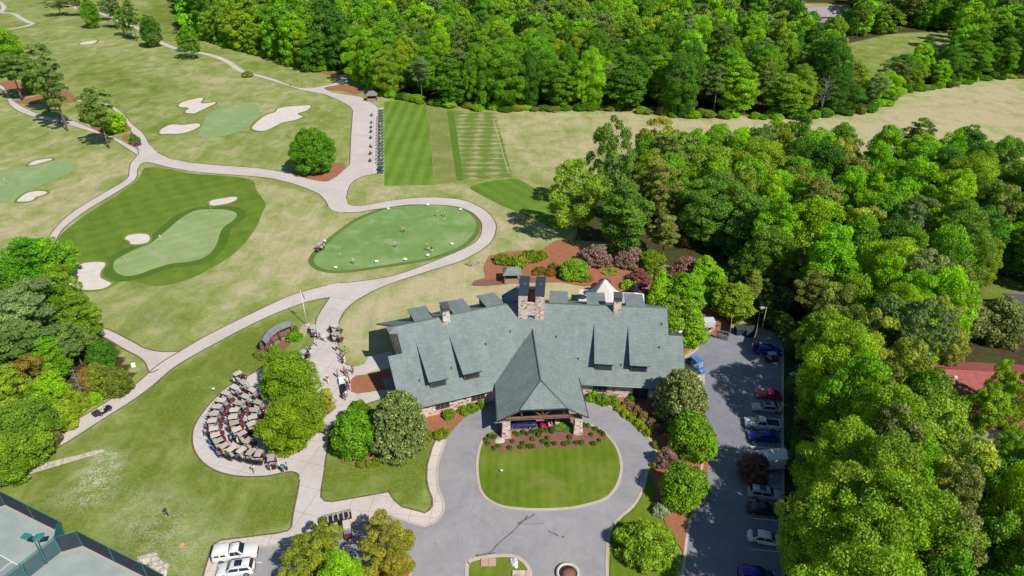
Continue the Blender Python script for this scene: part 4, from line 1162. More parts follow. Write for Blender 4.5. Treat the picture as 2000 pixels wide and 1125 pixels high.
# ------------------------------------------------------------------ left cluster
LEFT = [('broad', 62, 506, 62, 13, (.06, .185, .010), 'broad dark-green domed tree at the top of the left grove'), ('open', 112, 503, 38, 12, G_BRIGHT, 'bright open tree beside the domed tree in the left grove'),
        ('open', 112, 562, 34, 12, (.10, .18, .016), 'open tree overhanging the sand bunker at left'), ('poplar', 152, 614, 34, 12, (.105, .19, .016), 'tall bright tree at the right edge of the left grove'),
        ('pine', 46, 610, 56, 14, G_GREY, 'large grey-green pine on the left edge of the grove'), ('pine', 40, 680, 50, 13, G_PINE, 'grey pine below the large pine in the left grove'),
        ('poplar', 100, 690, 32, 11, (.09, .22, .010), 'vivid green tree in the middle of the left grove'), ('pine', 142, 668, 30, 10, G_PINE, 'dark pine behind the vivid green tree'),
        ('laurel', 196, 690, 26, 6, G_DARK, 'dark bushy tree beside the branch path'), ('open', 60, 728, 34, 9, (.20, .15, .025), 'orange-brown tinged tree in the left grove'),
        ('broad', 100, 760, 34, 9, G_LIME, 'lime tree above the yellow-green shrubs in the grove'), ('laurel', 190, 735, 34, 6, (.10, .145, .02), 'olive thicket by the cart path corner'),
        ('laurel', 228, 742, 26, 5, (.085, .12, .02), 'dark olive thicket nearest the path junction'), ('laurel', 170, 742, 22, 6, (.24, .15, .03), 'rusty thicket behind the dead conifer'),
        ('broad', 22, 752, 40, 9, (.14, .22, .02), 'pale green tree at the left edge below the pines'), ('broad', 40, 826, 58, 9, (.085, .17, .02), 'large round tree at the lower left of the grove'),
        ('broad', 20, 880, 50, 8, (.10, .185, .016), 'bright tree at the bottom left beside the path'), ('laurel', 118, 808, 30, 5, (.15, .22, .015), 'yellow-green shrubs beside the path near the black cart'),
        ('laurel', 140, 780, 22, 5, (.14, .20, .014), 'yellow-green shrub left of the dead conifer'), ('laurel', 184, 774, 12, 2.5, G_LIME, 'low bright bush under the dark thicket at the path'),
        ('broad', -30, 560, 60, 13, G_MID, 'green tree cut by the left frame edge, above the pine'), ('broad', -30, 700, 55, 12, G_DARK, 'dark tree cut by the left frame edge'), ('open', 90, 585, 34, 12, G_MID, 'mid green tree between the domed tree and grey pine'),
        ('broad', 130, 625, 30, 10, G_DARK, 'dark tree under the bright open trees of the grove'), ('laurel', 90, 850, 22, 4, (.17, .12, .05), 'brown scrubby bush at the edge of the lower path'), ('laurel', 70, 780, 24, 6, (.07, .14, .014), 'dark green bush between two pale trees in the grove')]
for k, cx, cy, r, h, c, lab in LEFT:
    canopy(k, cx, cy, r, h, c, lab, frac=.6, zone='left', group='trees of the grove beside the lower cart path')

def dead_tree(name, x, y, h, r, label, n=26, conifer=False):
    mb = MB()
    random.seed(int(h * 100) + int(x))
    top = Vector((random.uniform(-.4, .4), random.uniform(-.4, .4), h))
    mb.tube([(0, 0, 0), top * .5, top], [h * .018, h * .012, h * .003], 6)
    root = empty(name, (x, y, .02), 0, label, 'tree')
    mb.build('trunk', M_DEAD, root)
    b = MB()
    for i in range(n):
        t = random.uniform(.25, .97)
        a = random.uniform(0, 6.28)
        L = r * (1.1 - t if conifer else random.uniform(.5, 1) * (1.15 - .5 * t))
        s = top * t
        e = s + Vector((math.cos(a) * L, math.sin(a) * L, L * (.15 if conifer else .8)))
        m = s.lerp(e, .5) + Vector((0, 0, L * .08))
        b.tube([s, m, e], [h * .006, h * .004, h * .0012], 4)
        for q in range(5):
            u = s.lerp(e, random.uniform(.3, .95)); a2 = a + random.uniform(-1.1, 1.1); l2 = L * random.uniform(.2, .45)
            b.tube([u, u + Vector((math.cos(a2) * l2, math.sin(a2) * l2, l2 * random.uniform(.1, .7)))], [h * .003, h * .001], 3)
    b.build('branches', M_DEAD, root)
p = at(167, 789); dead_tree('dead_conifer', p.x, p.y, 7.5, 1.9, 'bare grey-brown dead conifer beside the lower cart path', 46, True)
p = at(1606, 228); dead_tree('dead_tree', p.x, p.y + 2, 12.5, 5.2, 'pale leafless dead tree at the edge of the back woods', 34)
p = at(1672, 690, 9); dead_tree('dead_tree', p.x, p.y, 15, 4.2, 'pale bare dead tree among the right-hand woods', 34)

# ------------------------------------------------------------------ right-hand woods: hero crowns, then fill
HERO = [('open', 1130, 385, 52, 21, (.125, .21, .018), 'tall yellow-olive tree at the near corner of the right woods', .55), ('open', 1196, 312, 42, 28, (.085, .16, .03), 'tallest sparse-topped poplar standing above the side tee', .6), ('poplar', 1216, 425, 50, 19, (.066, .14, .02), 'dense dark column behind the mauve plums', .5),
        ('pine', 1292, 370, 36, 19, (.17, .165, .035), 'olive pine beside the dense dark column', .65), ('pine', 1300, 455, 30, 12, (.16, .16, .04), 'low olive pine over the dark shade', .6), ('great', 1400, 400, 66, 18, (.075, .165, .025), 'great round green tree above the dark shade', .55),
        ('broad', 1395, 335, 50, 18, (.115, .20, .022), 'bright tree behind the great round tree', .6), ('great', 1480, 330, 60, 20, (.13, .205, .014), 'yellow-green tree in the upper right woods', .6), ('broad', 1468, 440, 54, 15, (.066, .15, .024), 'blue-green tree at the edge of the dark shade', .55),
        ('broad', 1352, 300, 44, 19, G_BRIGHT, 'vivid tree at the field edge, left part of the woods', .6), ('open', 1290, 280, 40, 20, (.175, .20, .035), 'pale feathery tree leading the field edge', .6),
        ('pine', 1598, 400, 34, 20, (.165, .165, .045), 'tan-olive pine in the middle of the right woods', .65), ('pine', 1788, 432, 30, 19, G_GREY, 'greyish pine behind the yellow maple', .65), ('great', 1742, 540, 74, 19, (.150, .25, .008), 'vivid yellow-green maple in the right woods', .55),
        ('great', 1760, 640, 70, 18, (.135, .24, .010), 'second yellow-green maple below the vivid one', .55), ('great', 1870, 470, 66, 20, (.075, .155, .018), 'dark-green tree right of the vivid maple', .55), ('great', 1880, 370, 60, 20, (.115, .20, .012), 'wide bright tree overlooking the dark gap at right', .55),
        ('open', 1760, 730, 60, 17, (.15, .195, .035), 'pale olive tree left of the red roof', .6), ('open', 1850, 682, 30, 12, (.15, .19, .045), 'olive tree at the corner of the red-roofed house', .6),
        ('laurel', 1878, 615, 46, 9, (.112, .15, .062), 'left grey-olive rounded tree behind the red roof', .5), ('laurel', 1960, 625, 46, 9, (.118, .155, .066), 'right grey-olive rounded tree behind the red roof', .5), ('open', 1955, 748, 23, 13, (.135, .245, .015), 'thin lime tree standing in front of the red roof', .65), ('open', 1925, 790, 34, 12, (.13, .235, .015), 'low lime tree overlapping the red roof eave', .65),
        ('broad', 1900, 892, 32, 9, G_MID, 'round green tree in front of the red-roofed house, left', .6), ('broad', 1982, 880, 34, 9, G_BRIGHT, 'round bright tree in front of the red-roofed house, right', .6), ('open', 1990, 775, 34, 14, (.13, .22, .014), 'bright tree at the right edge below the red roof', .65),
        ('pine', 1872, 985, 34, 20, (.19, .19, .06), 'pale olive pine near the bottom right', .7), ('pine', 1850, 1060, 40, 19, (.19, .18, .075), 'wide tan-olive pine at the bottom right', .7), ('pine', 1745, 850, 40, 20, (.16, .16, .06), 'tan pine in the middle of the lower right woods', .7),
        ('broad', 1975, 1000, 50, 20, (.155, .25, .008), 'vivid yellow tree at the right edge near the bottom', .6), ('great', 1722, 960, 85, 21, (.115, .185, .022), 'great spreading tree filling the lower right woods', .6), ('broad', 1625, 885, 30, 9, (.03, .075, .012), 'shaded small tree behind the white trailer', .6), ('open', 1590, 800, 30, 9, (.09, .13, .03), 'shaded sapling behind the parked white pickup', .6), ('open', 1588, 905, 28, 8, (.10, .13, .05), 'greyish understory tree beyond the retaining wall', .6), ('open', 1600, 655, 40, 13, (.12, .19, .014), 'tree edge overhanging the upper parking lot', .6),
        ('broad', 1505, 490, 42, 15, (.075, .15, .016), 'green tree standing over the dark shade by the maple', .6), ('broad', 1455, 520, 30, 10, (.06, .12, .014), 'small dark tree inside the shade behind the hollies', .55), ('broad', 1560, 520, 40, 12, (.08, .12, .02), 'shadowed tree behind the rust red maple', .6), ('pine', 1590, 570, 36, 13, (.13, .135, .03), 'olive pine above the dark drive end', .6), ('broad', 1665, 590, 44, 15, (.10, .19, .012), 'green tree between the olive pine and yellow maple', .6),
        ('purple', 1475, 912, 30, 4.5, (.15, .075, .07), 'dark purple-leaved tree beside the white trailer', .5)]
TAKEN = []
for k, cx, cy, r, h, c, lab, fr in HERO:
    canopy(k, cx, cy, r, h, c, lab, frac=fr, zone='right')
    q = PLANTS[-1]; TAKEN.append((q['x'], q['y'], q['r']))

EDGE_TREES = [(1606, 826, 20, 6.0, (.125, .225, .010), 'pale green tree rooted at the verge beside the white pickup', 'great', 0), (1612, 1020, 18, 5.4, (.12, .215, .016), 'spreading tree rooted at the verge opposite the white sedan', 'great', 3),
              (1620, 1125, 19, 5.8, (.14, .215, .02), 'pale tree at the verge near the bottom edge', 'great', 1), (1632, 1225, 21, 6.4, (.115, .21, .016), 'tall verge tree below the frame whose top shows at bottom right', 'great', 2), (1625, 1320, 21, 6.6, (.12, .22, .014), 'tall verge tree wholly at the lower frame edge', 'great', 0),
              (1592, 745, 15, 4.4, (.115, .205, .012), 'tree at the verge over the dark blue car', 'open', 1), (1700, 1180, 21, 6.5, (.11, .205, .014), 'tall tree behind the verge at the bottom right', 'great', 3), (1690, 960, 20, 6.0, (.125, .215, .014), 'full tree behind the verge row, lower right woods', 'great', 1)]
for bx, by, h, r, c, lab, k, v in EDGE_TREES:
    p = at(bx, by)
    plant(k, p.x, p.y, r, h, c, lab, zone='right', var=v); TAKEN.append((p.x, p.y, r))

def fill(region, n, kinds, hr, rr, hc, gap, avoid=(), zone='', wrl=None):
    """scatter trees whose crowns (height hc) lie in the photo region"""
    w = [tuple(at(x, y, hc)[:2]) for x, y in region]
    x0, x1 = min(p[0] for p in w), max(p[0] for p in w); y0, y1 = min(p[1] for p in w), max(p[1] for p in w)
    made = 0; tries = 0
    while made < n and tries < 9000:
        tries += 1
        x, y = random.uniform(x0, x1), random.uniform(y0, y1)
        if not inside((x, y), w): continue
        bp = pix(x, y, 0)[:2]; cp = pix(x, y, hc)[:2]
        if any(inside(bp, a) or inside(cp, a) for a in avoid): continue
        r = random.uniform(*rr)
        if any((x - a) ** 2 + (y - b) ** 2 < ((r + c) * gap) ** 2 for a, b, c in TAKEN): continue
        u = random.random(); acc = 0
        for k, wgt, cols in kinds:
            acc += wgt
            if u <= acc: break
        h = random.uniform(*hr) * (1.12 if k in ('poplar', 'pine') else 1)
        plant(k, x, y, r * (.8 if k in ('poplar', 'pine') else 1), h, shade(random.choice(cols)), zone=zone)
        TAKEN.append((x, y, r))
        made += 1
    return made

R_TOP = [(1255, 300), (1340, 282), (1480, 268), (1560, 256), (1640, 266), (1760, 262), (1900, 276), (1960, 310), (2080, 340), (2130, 420), (2100, 480), (1960, 470), (1900, 520), (1800, 560), (1700, 560), (1640, 530), (1560, 470), (1480, 430), (1400, 400), (1320, 380), (1275, 350)]
R_LOW = [(1640, 560), (1850, 560), (1850, 660), (1840, 850), (2060, 860), (2160, 900), (2160, 1300), (1700, 1300), (1668, 1120), (1666, 950), (1668, 820), (1668, 700), (1640, 640)]
HOUSE_KEEP = [[(1815, 650), (2140, 650), (2140, 940), (1880, 925), (1815, 880)], [(1900, 540), (1930, 520), (2020, 545), (2020, 610), (1900, 600)]]
KN = [('broad', .55, [G_MID, G_BRIGHT, G_MID, G_DARK, G_LIME, (.125, .19, .015)]), ('poplar', .2, [G_BRIGHT, G_MID, (.09, .19, .02), G_YEL]), ('open', .13, [G_OLIVE, G_PALE, (.13, .19, .025)]), ('pine', .12, [G_PINE, G_OLIVE, G_GREY])]
nt = fill(R_TOP, 70, KN, (15, 20), (4.2, 6.0), 12, .62, HOUSE_KEEP, 'right')
nl = fill(R_LOW, 70, KN, (15, 20), (3.6, 5.2), 12, .62, HOUSE_KEEP, 'right')
# low understory at the wood edge beside the parking lot
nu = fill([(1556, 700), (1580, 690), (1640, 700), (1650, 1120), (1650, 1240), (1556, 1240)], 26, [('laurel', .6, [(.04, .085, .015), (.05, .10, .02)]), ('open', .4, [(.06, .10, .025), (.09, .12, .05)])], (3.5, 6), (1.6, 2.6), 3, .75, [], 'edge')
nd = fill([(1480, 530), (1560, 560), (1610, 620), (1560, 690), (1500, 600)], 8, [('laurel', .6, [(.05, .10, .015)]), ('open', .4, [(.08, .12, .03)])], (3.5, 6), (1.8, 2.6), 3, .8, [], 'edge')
ng = fill([(1900, 420), (2010, 390), (2030, 530), (1920, 500)], 8, KN[:2], (9, 13), (3.0, 4.2), 8, .7, [CLEAR_E], 'right')
print('right woods fill', nt, nl, nu, nd, ng)

# ------------------------------------------------------------------ back woods
FB = W2([(x, max(y, -28)) for x, y in FOREST_B])
KEEP = [[(1622, 190), (1634, 95), (1740, 68), (1866, 62), (1856, 124), (1800, 140), (1750, 156), (1700, 184)], [(1296, -12), (1362, -12), (1348, 48), (1308, 48)], [(1535, 0), (1668, 0), (1658, 108), (1556, 112)], [(1414, 20), (1466, 20), (1468, 116), (1424, 116)]]
CL = [W2(c) for c in KEEP + [CLEAR_E]]
FRONT = W2(FOREST_B[1:-3])
spots = []
x0, x1 = -270, 470
tries = 0
random.seed(21)
cell = {}
def near(x, y, d):
    cx, cy = int(x // 12), int(y // 12)
    for i in (-1, 0, 1):
        for j in (-1, 0, 1):
            for a, b in cell.get((cx + i, cy + j), ()):
                if (a - x) ** 2 + (b - y) ** 2 < d * d: return True
    return False
def try_spot(x, y, d):
    if near(x, y, d): return False
    if not inside((x, y), FB): return False
    if any(inside((x, y + 3), c) or inside((x, y - 5), c) for c in CL): return False
    q = pix(x, y, 8)
    if q[0] < -60 or q[0] > 2090 or q[1] < -95: return False
    cell.setdefault((int(x // 12), int(y // 12)), []).append((x, y)); spots.append((x, y))
    return True
# an even front row along the tree line first
fr = smooth_open(FRONT, 1)
for a, b in zip(fr, fr[1:]):
    L = math.hypot(b[0] - a[0], b[1] - a[1]); n = max(1, int(L / 7))
    for k in range(n):
        t = (k + random.uniform(.1, .9)) / n
        try_spot(a[0] + (b[0] - a[0]) * t + random.uniform(-1, 1), a[1] + (b[1] - a[1]) * t + random.uniform(2.5, 6.5), 7.0)
for _ in range(26000):
    try_spot(random.uniform(x0, x1), random.uniform(240, 620), random.uniform(8.6, 11.0))
spots.sort(key=lambda p: p[1])
FRW = FRONT
def front_dist(x, y):
    return min(math.hypot(x - a, y - b) for a, b in FRW)
print('back woods', len(spots))
NEAR_N = 300
KF = [('far', .80, [G_MID, G_BRIGHT, G_MID, G_DARK, G_LIME, (.10, .19, .016), (.125, .205, .014)]), ('farpine', .20, [G_OLIVE, G_GREY, G_PINE])]
far_rest = []
nn = 0
for i, (x, y) in enumerate(spots):
    u = random.random()
    q = pix(x, y, 0)
    k, cols = ('farpine', KF[1][2]) if (u < .17 or (q[0] > 1640 and q[1] < 75 and u < .4)) else ('far', KF[0][2])
    col = shade(random.choice(cols))
    h = random.uniform(15, 27) * (1.08 if k == 'farpine' else 1); r = random.uniform(4.4, 8.8) * (.75 + .25 * h / 21) * (.72 if k == 'farpine' else 1)
    if 1625 < q[0] < 1860 and 118 < q[1] < 225: h *= .68; r *= .85
    if nn < NEAR_N:
        kk = k
        if y < 330:      # the nearest rows get the finer crowns
            kk = 'great' if k == 'far' and random.random() < .62 else ('poplar' if k == 'far' else 'pine')
        plant(kk, x, y, r, h, col, zone='back', group=None)
        nn += 1
    else:
        far_rest.append((k, x, y, r, h, col))
# low bushes where the woods meet the grass
random.seed(33)
for a, b in zip(FRONT, FRONT[1:]):
    L = math.hypot(b[0] - a[0], b[1] - a[1]); n = max(1, int(L / 3.6))
    for k in range(n):
        if random.random() < .12: continue
        t = (k + random.random()) / n
        x, y = a[0] + (b[0] - a[0]) * t, a[1] + (b[1] - a[1]) * t + random.uniform(-.5, 2.5)
        if not -40 < pix(x, y)[0] < 2040: continue
        plant('laurel', x, y, random.uniform(1.8, 3.4), random.uniform(1.4, 3.2), shade(random.choice([G_MID, G_BRIGHT, G_OLIVE, G_DARK, G_LIME])), zone='hem')
# everything farther back: one mass
def merge_far():
    out = {}
    for key, mat in (('far', M_LEAF), ('farpine', M_NEEDLE)):
        cos = []; tints = []; cols = []
        for k, x, y, r, h, col in far_rest:
            if k != key: continue
            R, H, cm, tm = random.choice(PROTO[k])
            n = len(cm.vertices); a = np.empty(n * 3, np.float32); cm.vertices.foreach_get('co', a); a = a.reshape(-1, 4, 3)
            sel = RNG.random(len(a)) < .55
            t = np.empty(len(a), np.float32); cm.attributes['tint'].data.foreach_get('value', t)
            a = a[sel]; t = t[sel]
            c = a.mean(1, keepdims=True); a = c + (a - c) * 1.3
            th = random.uniform(0, 6.28)
            rot = np.array([[math.cos(th), -math.sin(th), 0], [math.sin(th), math.cos(th), 0], [0, 0, 1]])
            a = (a @ rot.T) * np.array([r / R, r / R, h / H]) + np.array([x, y, 0])
            cos.append(a.reshape(-1, 3)); tints.append(t); cols.append(np.tile(np.array([*col, 1]), (len(t), 1)))
        out[key] = (np.concatenate(cos), np.concatenate(tints), np.concatenate(cols))
    cos = np.concatenate([out['far'][0], out['farpine'][0]]); tt = np.concatenate([out['far'][1], out['farpine'][1]]); cc = np.concatenate([out['far'][2], out['farpine'][2]])
    n = len(tt)
    me = bpy.data.meshes.new('distant_forest')
    me.vertices.add(4 * n); me.vertices.foreach_set('co', cos.ravel())
    me.loops.add(4 * n); me.loops.foreach_set('vertex_index', np.arange(4 * n))
    me.polygons.add(n); me.polygons.foreach_set('loop_start', np.arange(n) * 4); me.update()
    a = me.attributes.new('tint', 'FLOAT', 'FACE'); a.data.foreach_set('value', tt.astype(np.float32))
    a = me.attributes.new('leafcol', 'FLOAT_COLOR', 'FACE'); a.data.foreach_set('color', cc.astype(np.float32).ravel())
    m = m_foliage('distant_foliage')
    nt_ = m.node_tree
    oi = next(x for x in nt_.nodes if x.type == 'OBJECT_INFO')
    at_ = nt_.nodes.new('ShaderNodeAttribute'); at_.attribute_name = 'leafcol'
    for l in list(nt_.links):
        if l.from_node == oi:
            s = l.to_socket; nt_.links.remove(l); nt_.links.new(at_.outputs['Color'], s)
    me.materials.append(m)
    o = link_mesh('distant_forest', me)
    tag(o, 'far mass of mixed green woodland behind the nearer tree rows', 'forest', kind='stuff')
if far_rest: merge_far()

# ------------------------------------------------------------------ labels for the scattered trees
def colour_word(c):
    r, g, b = c
    if r > g * 1.15: return 'reddish'
    if r / g > .93: return 'olive'
    if r / g > .72: return 'yellow-green' if g > .17 else 'pale olive'
    if g > .19: return 'bright green'
    if g > .135: return 'mid green'
    return 'dark green'
SHAPE = {'globe': 'globe-shaped tree', 'great': 'spreading broadleaf tree', 'broad': 'rounded broadleaf tree', 'poplar': 'tall narrow poplar', 'open': 'airy open-crowned tree', 'pine': 'tufted pine', 'far': 'rounded woodland tree', 'farpine': 'tufted woodland pine', 'laurel': 'low bushy tree', 'holly': 'holly'}
ZONE = {'right': [('upper right woods below the field', lambda p: p[1] < 430), ('right woods behind the garden shade', lambda p: p[1] < 620), ('right woods beside the red roof', lambda p: p[1] < 830), ('lower right woods', lambda p: True)],
        'hem': [('grass edge of the back woods', lambda p: True)],
        'edge': [('shaded wood edge', lambda p: True)],
        'back': [('front of the back woods', lambda p: p[1] > 150), ('middle of the back woods', lambda p: p[1] > 90), ('deep part of the back woods', lambda p: True)]}
GRP = {'hem': 'low bushes at the grass edge of the back woods', 'right': 'trees of the woods right of the parking lot', 'edge': 'understory along the parking lot', 'back': 'trees of the woods behind the range'}
buckets = {}
for q in PLANTS:
    if 'label' in q['o'].keys(): continue
    for zn, fn in ZONE[q['zone']]:
        if fn(q['px']): break
    buckets.setdefault((colour_word(q['c']), SHAPE[q['kind']], zn), []).append(q)
    q['o']['group'] = GRP[q['zone']]
for (cw, sh, zn), L in buckets.items():
    L.sort(key=lambda q: q['px'][0])
    for i, q in enumerate(L):
        q['o']['label'] = ('%s %s in the %s' % (cw, sh, zn)) + ('' if len(L) == 1 else ', %s from left' % ordn(i))
# ================================================================== CLUBHOUSE
def m_shingle(name, a, b, ang=0.0, scale=1.0):
    t = NT(name)
    n = t.noise(.5, 4, .6); f = t.noise(5, 4, .75); q = t.noise(26, 2)
    fac = t.math('MULTIPLY_ADD', n, .5, t.math('MULTIPLY_ADD', f, .6, t.math('MULTIPLY', q, .35)))
    col = t.mix(t.ramp(fac, .45, 1.0), a, b)
    br = t.n('ShaderNodeTexBrick')
    t.l(t.n('ShaderNodeTexCoord').outputs['UV'], br.inputs['Vector'])
    br.inputs['Scale'].default_value = scale
    br.inputs['Mortar Size'].default_value = .03
    br.inputs['Brick Width'].default_value = .7
    br.inputs['Row Height'].default_value = .28
    br.inputs['Color1'].default_value = (.82, .82, .82, 1); br.inputs['Color2'].default_value = (1.12, 1.12, 1.12, 1); br.inputs['Mortar'].default_value = (.68, .68, .68, 1)
    col = t.mix(.65, col, br.outputs['Color'], 'MULTIPLY')
    ws = t.noise(1.0, 4, .7, vec=t.map(scale=(.8, .10, 1), vec=t.n('ShaderNodeTexCoord').outputs['UV']))
    col = t.mix(t.math('MULTIPLY', t.ramp(ws, .45, .75), .35), col, tuple(x * .62 for x in a))
    t.bump(br.outputs['Fac'], -.25, .03)
    return t.done(col, .92, .15)

def m_stone(name, scale=2.6, k=1.0):
    t = NT(name)
    v = t.map(scale=(1, 1, 1.5))
    e = t.voro(scale, 'DISTANCE_TO_EDGE', vec=v)
    c = t.voro(scale, 'F1', 'Color', vec=v)
    s = t.n('ShaderNodeSeparateColor'); t.l(c, s.inputs[0])
    col = t.mix(s.outputs[0], (.36 * k, .26 * k, .21 * k), (.60 * k, .49 * k, .42 * k))
    col = t.mix(t.ramp(s.outputs[1], .78, .9), col, (.17 * k, .125 * k, .11 * k))
    col = t.mix(t.ramp(e, .02, .05), (.58 * k, .51 * k, .45 * k), col)
    t.bump(t.ramp(e, 0, .12), .5, .06)
    return t.done(col, .9, .2)

M_SHING = m_shingle('green_grey_shingle', (.175, .208, .198), (.29, .335, .32))
M_SHING2 = m_shingle('grey_shingle', (.17, .175, .185), (.28, .285, .295))
M_RED = m_shingle('red_shingle', (.32, .085, .075), (.46, .15, .135))
M_GREYRF = m_shingle('mauve_grey_shingle', (.30, .26, .275), (.42, .37, .38))
M_STONE = m_stone('field_stone', 2.3, 1.3)
M_STONEL = m_stone('pale_stone', 2.0, 1.25)
M_TIMBER = m_plain('red_brown_timber', (.17, .085, .065), .75, .25, var=.25, scale=3)
M_TRIM = m_plain('dark_trim', (.055, .06, .06), .5, .35)
M_GUT = m_plain('grey_gutter', (.28, .29, .29), .5, .4)
M_METAL = m_plain('dark_blue_metal', (.05, .07, .095), .45, .5, .3)
M_CAPG = m_plain('grey_metal_cap', (.15, .155, .16), .4, .5, .4)
M_WIN = m_plain('window_glass', (.03, .045, .06), .08, .6, var=.3)
M_WINR = m_plain('red_window_frame', (.26, .07, .06), .6, .3)
M_COPPER = m_plain('copper_flashing', (.28, .08, .05), .5, .4, .3)
M_DARKIN = m_plain('dark_soffit', (.045, .03, .025), .9, .1)

def uv_planar(o):
    """UVs in metres along each face's own eave line, so shingle courses follow the slope"""
    me = o.data
    uv = me.uv_layers.new(name='UVMap')
    for p in me.polygons:
        n = p.normal
        u = Vector((0, 0, 1)).cross(n)
        u = u.normalized() if u.length > .05 else Vector((1, 0, 0))
        w = n.cross(u)
        for li in p.loop_indices:
            co = me.vertices[me.loops[li].vertex_index].co
            uv.data[li].uv = (co.dot(u), co.dot(w))
    return o

RZ, EZ, RW = 11.2, 3.6, 13.4                      # ridge height, eave height, ridge-to-eave distance in plan
A_ = Vector((-20.30, 98.30, 0)); M_ = Vector((.91, 106.21, 0)); D_ = Vector((28.10, 104.06, 0))
dL = (M_ - A_).normalized(); nL = Vector((dL.y, -dL.x, 0))
dR = (D_ - M_).normalized(); nR = Vector((dR.y, -dR.x, 0))
LL, LR = (M_ - A_).length, (D_ - M_).length
def rz_(n): return RZ - (RZ - EZ) * abs(n) / RW
def pl(s, n, z=None): # left wing: s from the left gable, n towards the front
    p = A_ + dL * s + nL * n; p.z = rz_(n) if z is None else z; return p
def pr(s, n, z=None): # right wing: s from the bend
    p = M_ + dR * s + nR * n; p.z = rz_(n) if z is None else z; return p
def mitre(n):         # where the two wings' lines at distance n meet
    a, b = A_ + nL * n, M_ + nR * n
    den = dL.x * dR.y - dL.y * dR.x
    t = ((b - a).x * dR.y - (b - a).y * dR.x) / den
    p = a + dL * t; p.z = rz_(n); return p

club = empty('clubhouse', (4, 98, 0), 0, 'long clubhouse with grey-green shingle roof, stone walls and front porch', 'clubhouse')
def cb(mb, name, mats, parent=None, uv=False):
    """build in world coordinates, then hang under the clubhouse"""
    me = mb.mesh(name, mats)
    off = Vector(club.location) if parent is None else Vector((0, 0, 0))
    if parent is None or True:
        me.transform(Matrix.Translation(-Vector(club.location)))
    o = link_mesh(name, me, None, club if parent is None else parent)
    if uv: uv_planar(o)
    return o

TH = .28
EXT = 2.5; NS = 4.65                               # the lower tier runs 2.5 m past the gable from here down
mb = MB()
mb.slab([pl(0, 0), pl(0, NS), mitre(NS), mitre(0)], TH)
mb.slab([pl(-EXT, NS), pl(-EXT, RW), mitre(RW), mitre(NS)], TH)
mb.slab([mitre(0), mitre(NS), pr(LR, NS), pr(LR, 0)], TH)
mb.slab([mitre(NS), mitre(RW), pr(LR + EXT, RW), pr(LR + EXT, NS)], TH)
mb.slab([mitre(0), mitre(-RW), pl(-1.5, -RW), pl(0, 0)], TH)
mb.slab([pr(LR, 0), pr(LR + .5, -RW), mitre(-RW), mitre(0)], TH)
# clipped left gable end
mb.slab([pl(0, .0), pl(-1.5, -1.3, 10.55), pl(-1.3, .9, 10.6), pl(0, 1.2)], .2)
roof = cb(mb, 'roof', M_SHING, uv=True)
mb = MB()
for a, b in ((pl(0, 0), mitre(0)), (mitre(0), pr(LR, 0))):
    mb.tube([a + Vector((0, 0, .03)), b + Vector((0, 0, .03))], .13, 6)
cb(mb, 'ridge_cap', m_plain('ridge_tiles', (.12, .165, .155), .9, .2))
mb = MB()
for a, b in ((pl(-EXT, RW), mitre(RW)), (mitre(RW), pr(LR + EXT, RW)), (pl(-1.5, -RW), mitre(-RW)), (mitre(-RW), pr(LR + .5, -RW))):
    for q in (a, b): pass
    d = (b - a).normalized()
    mb.tube([a + Vector((0, 0, -.16)), b + Vector((0, 0, -.16))], .12, 6)
cb(mb, 'gutter', M_GUT)
mb = MB()
for a, b in ((pl(0, 0), pl(0, NS)), (pl(-EXT, NS), pl(-EXT, RW)), (pl(0, 0), pl(-1.5, -RW)), (pr(LR, 0), pr(LR, NS)), (pr(LR + EXT, NS), pr(LR + EXT, RW))):
    mb.tube([a + Vector((0, 0, -.15)), b + Vector((0, 0, -.15))], .11, 4)
cb(mb, 'rake_board', M_TRIM)
# walls: a bent box under the roof with gable ends
WI = 1.15
mb = MB()
fr_ = [pl(.6, RW - WI), mitre(RW - WI), pr(LR - .6, RW - WI)]
bk_ = [pr(LR - .6, -RW + WI), mitre(-RW + WI), pl(.6, -RW + WI)]
ring = [(p.x, p.y) for p in fr_ + bk_]
zt = rz_(RW - WI) - TH - .05
mb.prism(ring, 0, zt)
for f, s in ((pl, .6), (pr, LR - .6)):
    a, b, c = f(s, RW - WI - .01, zt), f(s, 0, RZ - TH - .1), f(s, -RW + WI + .01, zt)
    t = (.4 if f is pl else -.4)
    dd = (dL if f is pl else dR) * t
    mb.add([a, b, c, a + dd, b + dd, c + dd], [(0, 1, 2), (3, 5, 4), (0, 3, 4, 1), (1, 4, 5, 2), (2, 5, 3, 0)])
# end wings under the lower tier
for f, s0, s1 in ((pl, -EXT + .6, .6), (pr, LR - .6, LR + EXT - .6)):
    n0, n1 = NS + .6, RW - WI
    P4 = [f(s0, n0, 0), f(s1, n0, 0), f(s1, n1, 0), f(s0, n1, 0)]
    top = [f(s0, n0, rz_(n0) - TH - .06), f(s1, n0, rz_(n0) - TH - .06), f(s1, n1, rz_(n1) - TH - .06), f(s0, n1, rz_(n1) - TH - .06)]
    mb.add(P4 + top, [(3, 2, 1, 0), (4, 5, 6, 7), (0, 1, 5, 4), (1, 2, 6, 5), (2, 3, 7, 6), (3, 0, 4, 7)])
cb(mb, 'wall', M_STONEL)
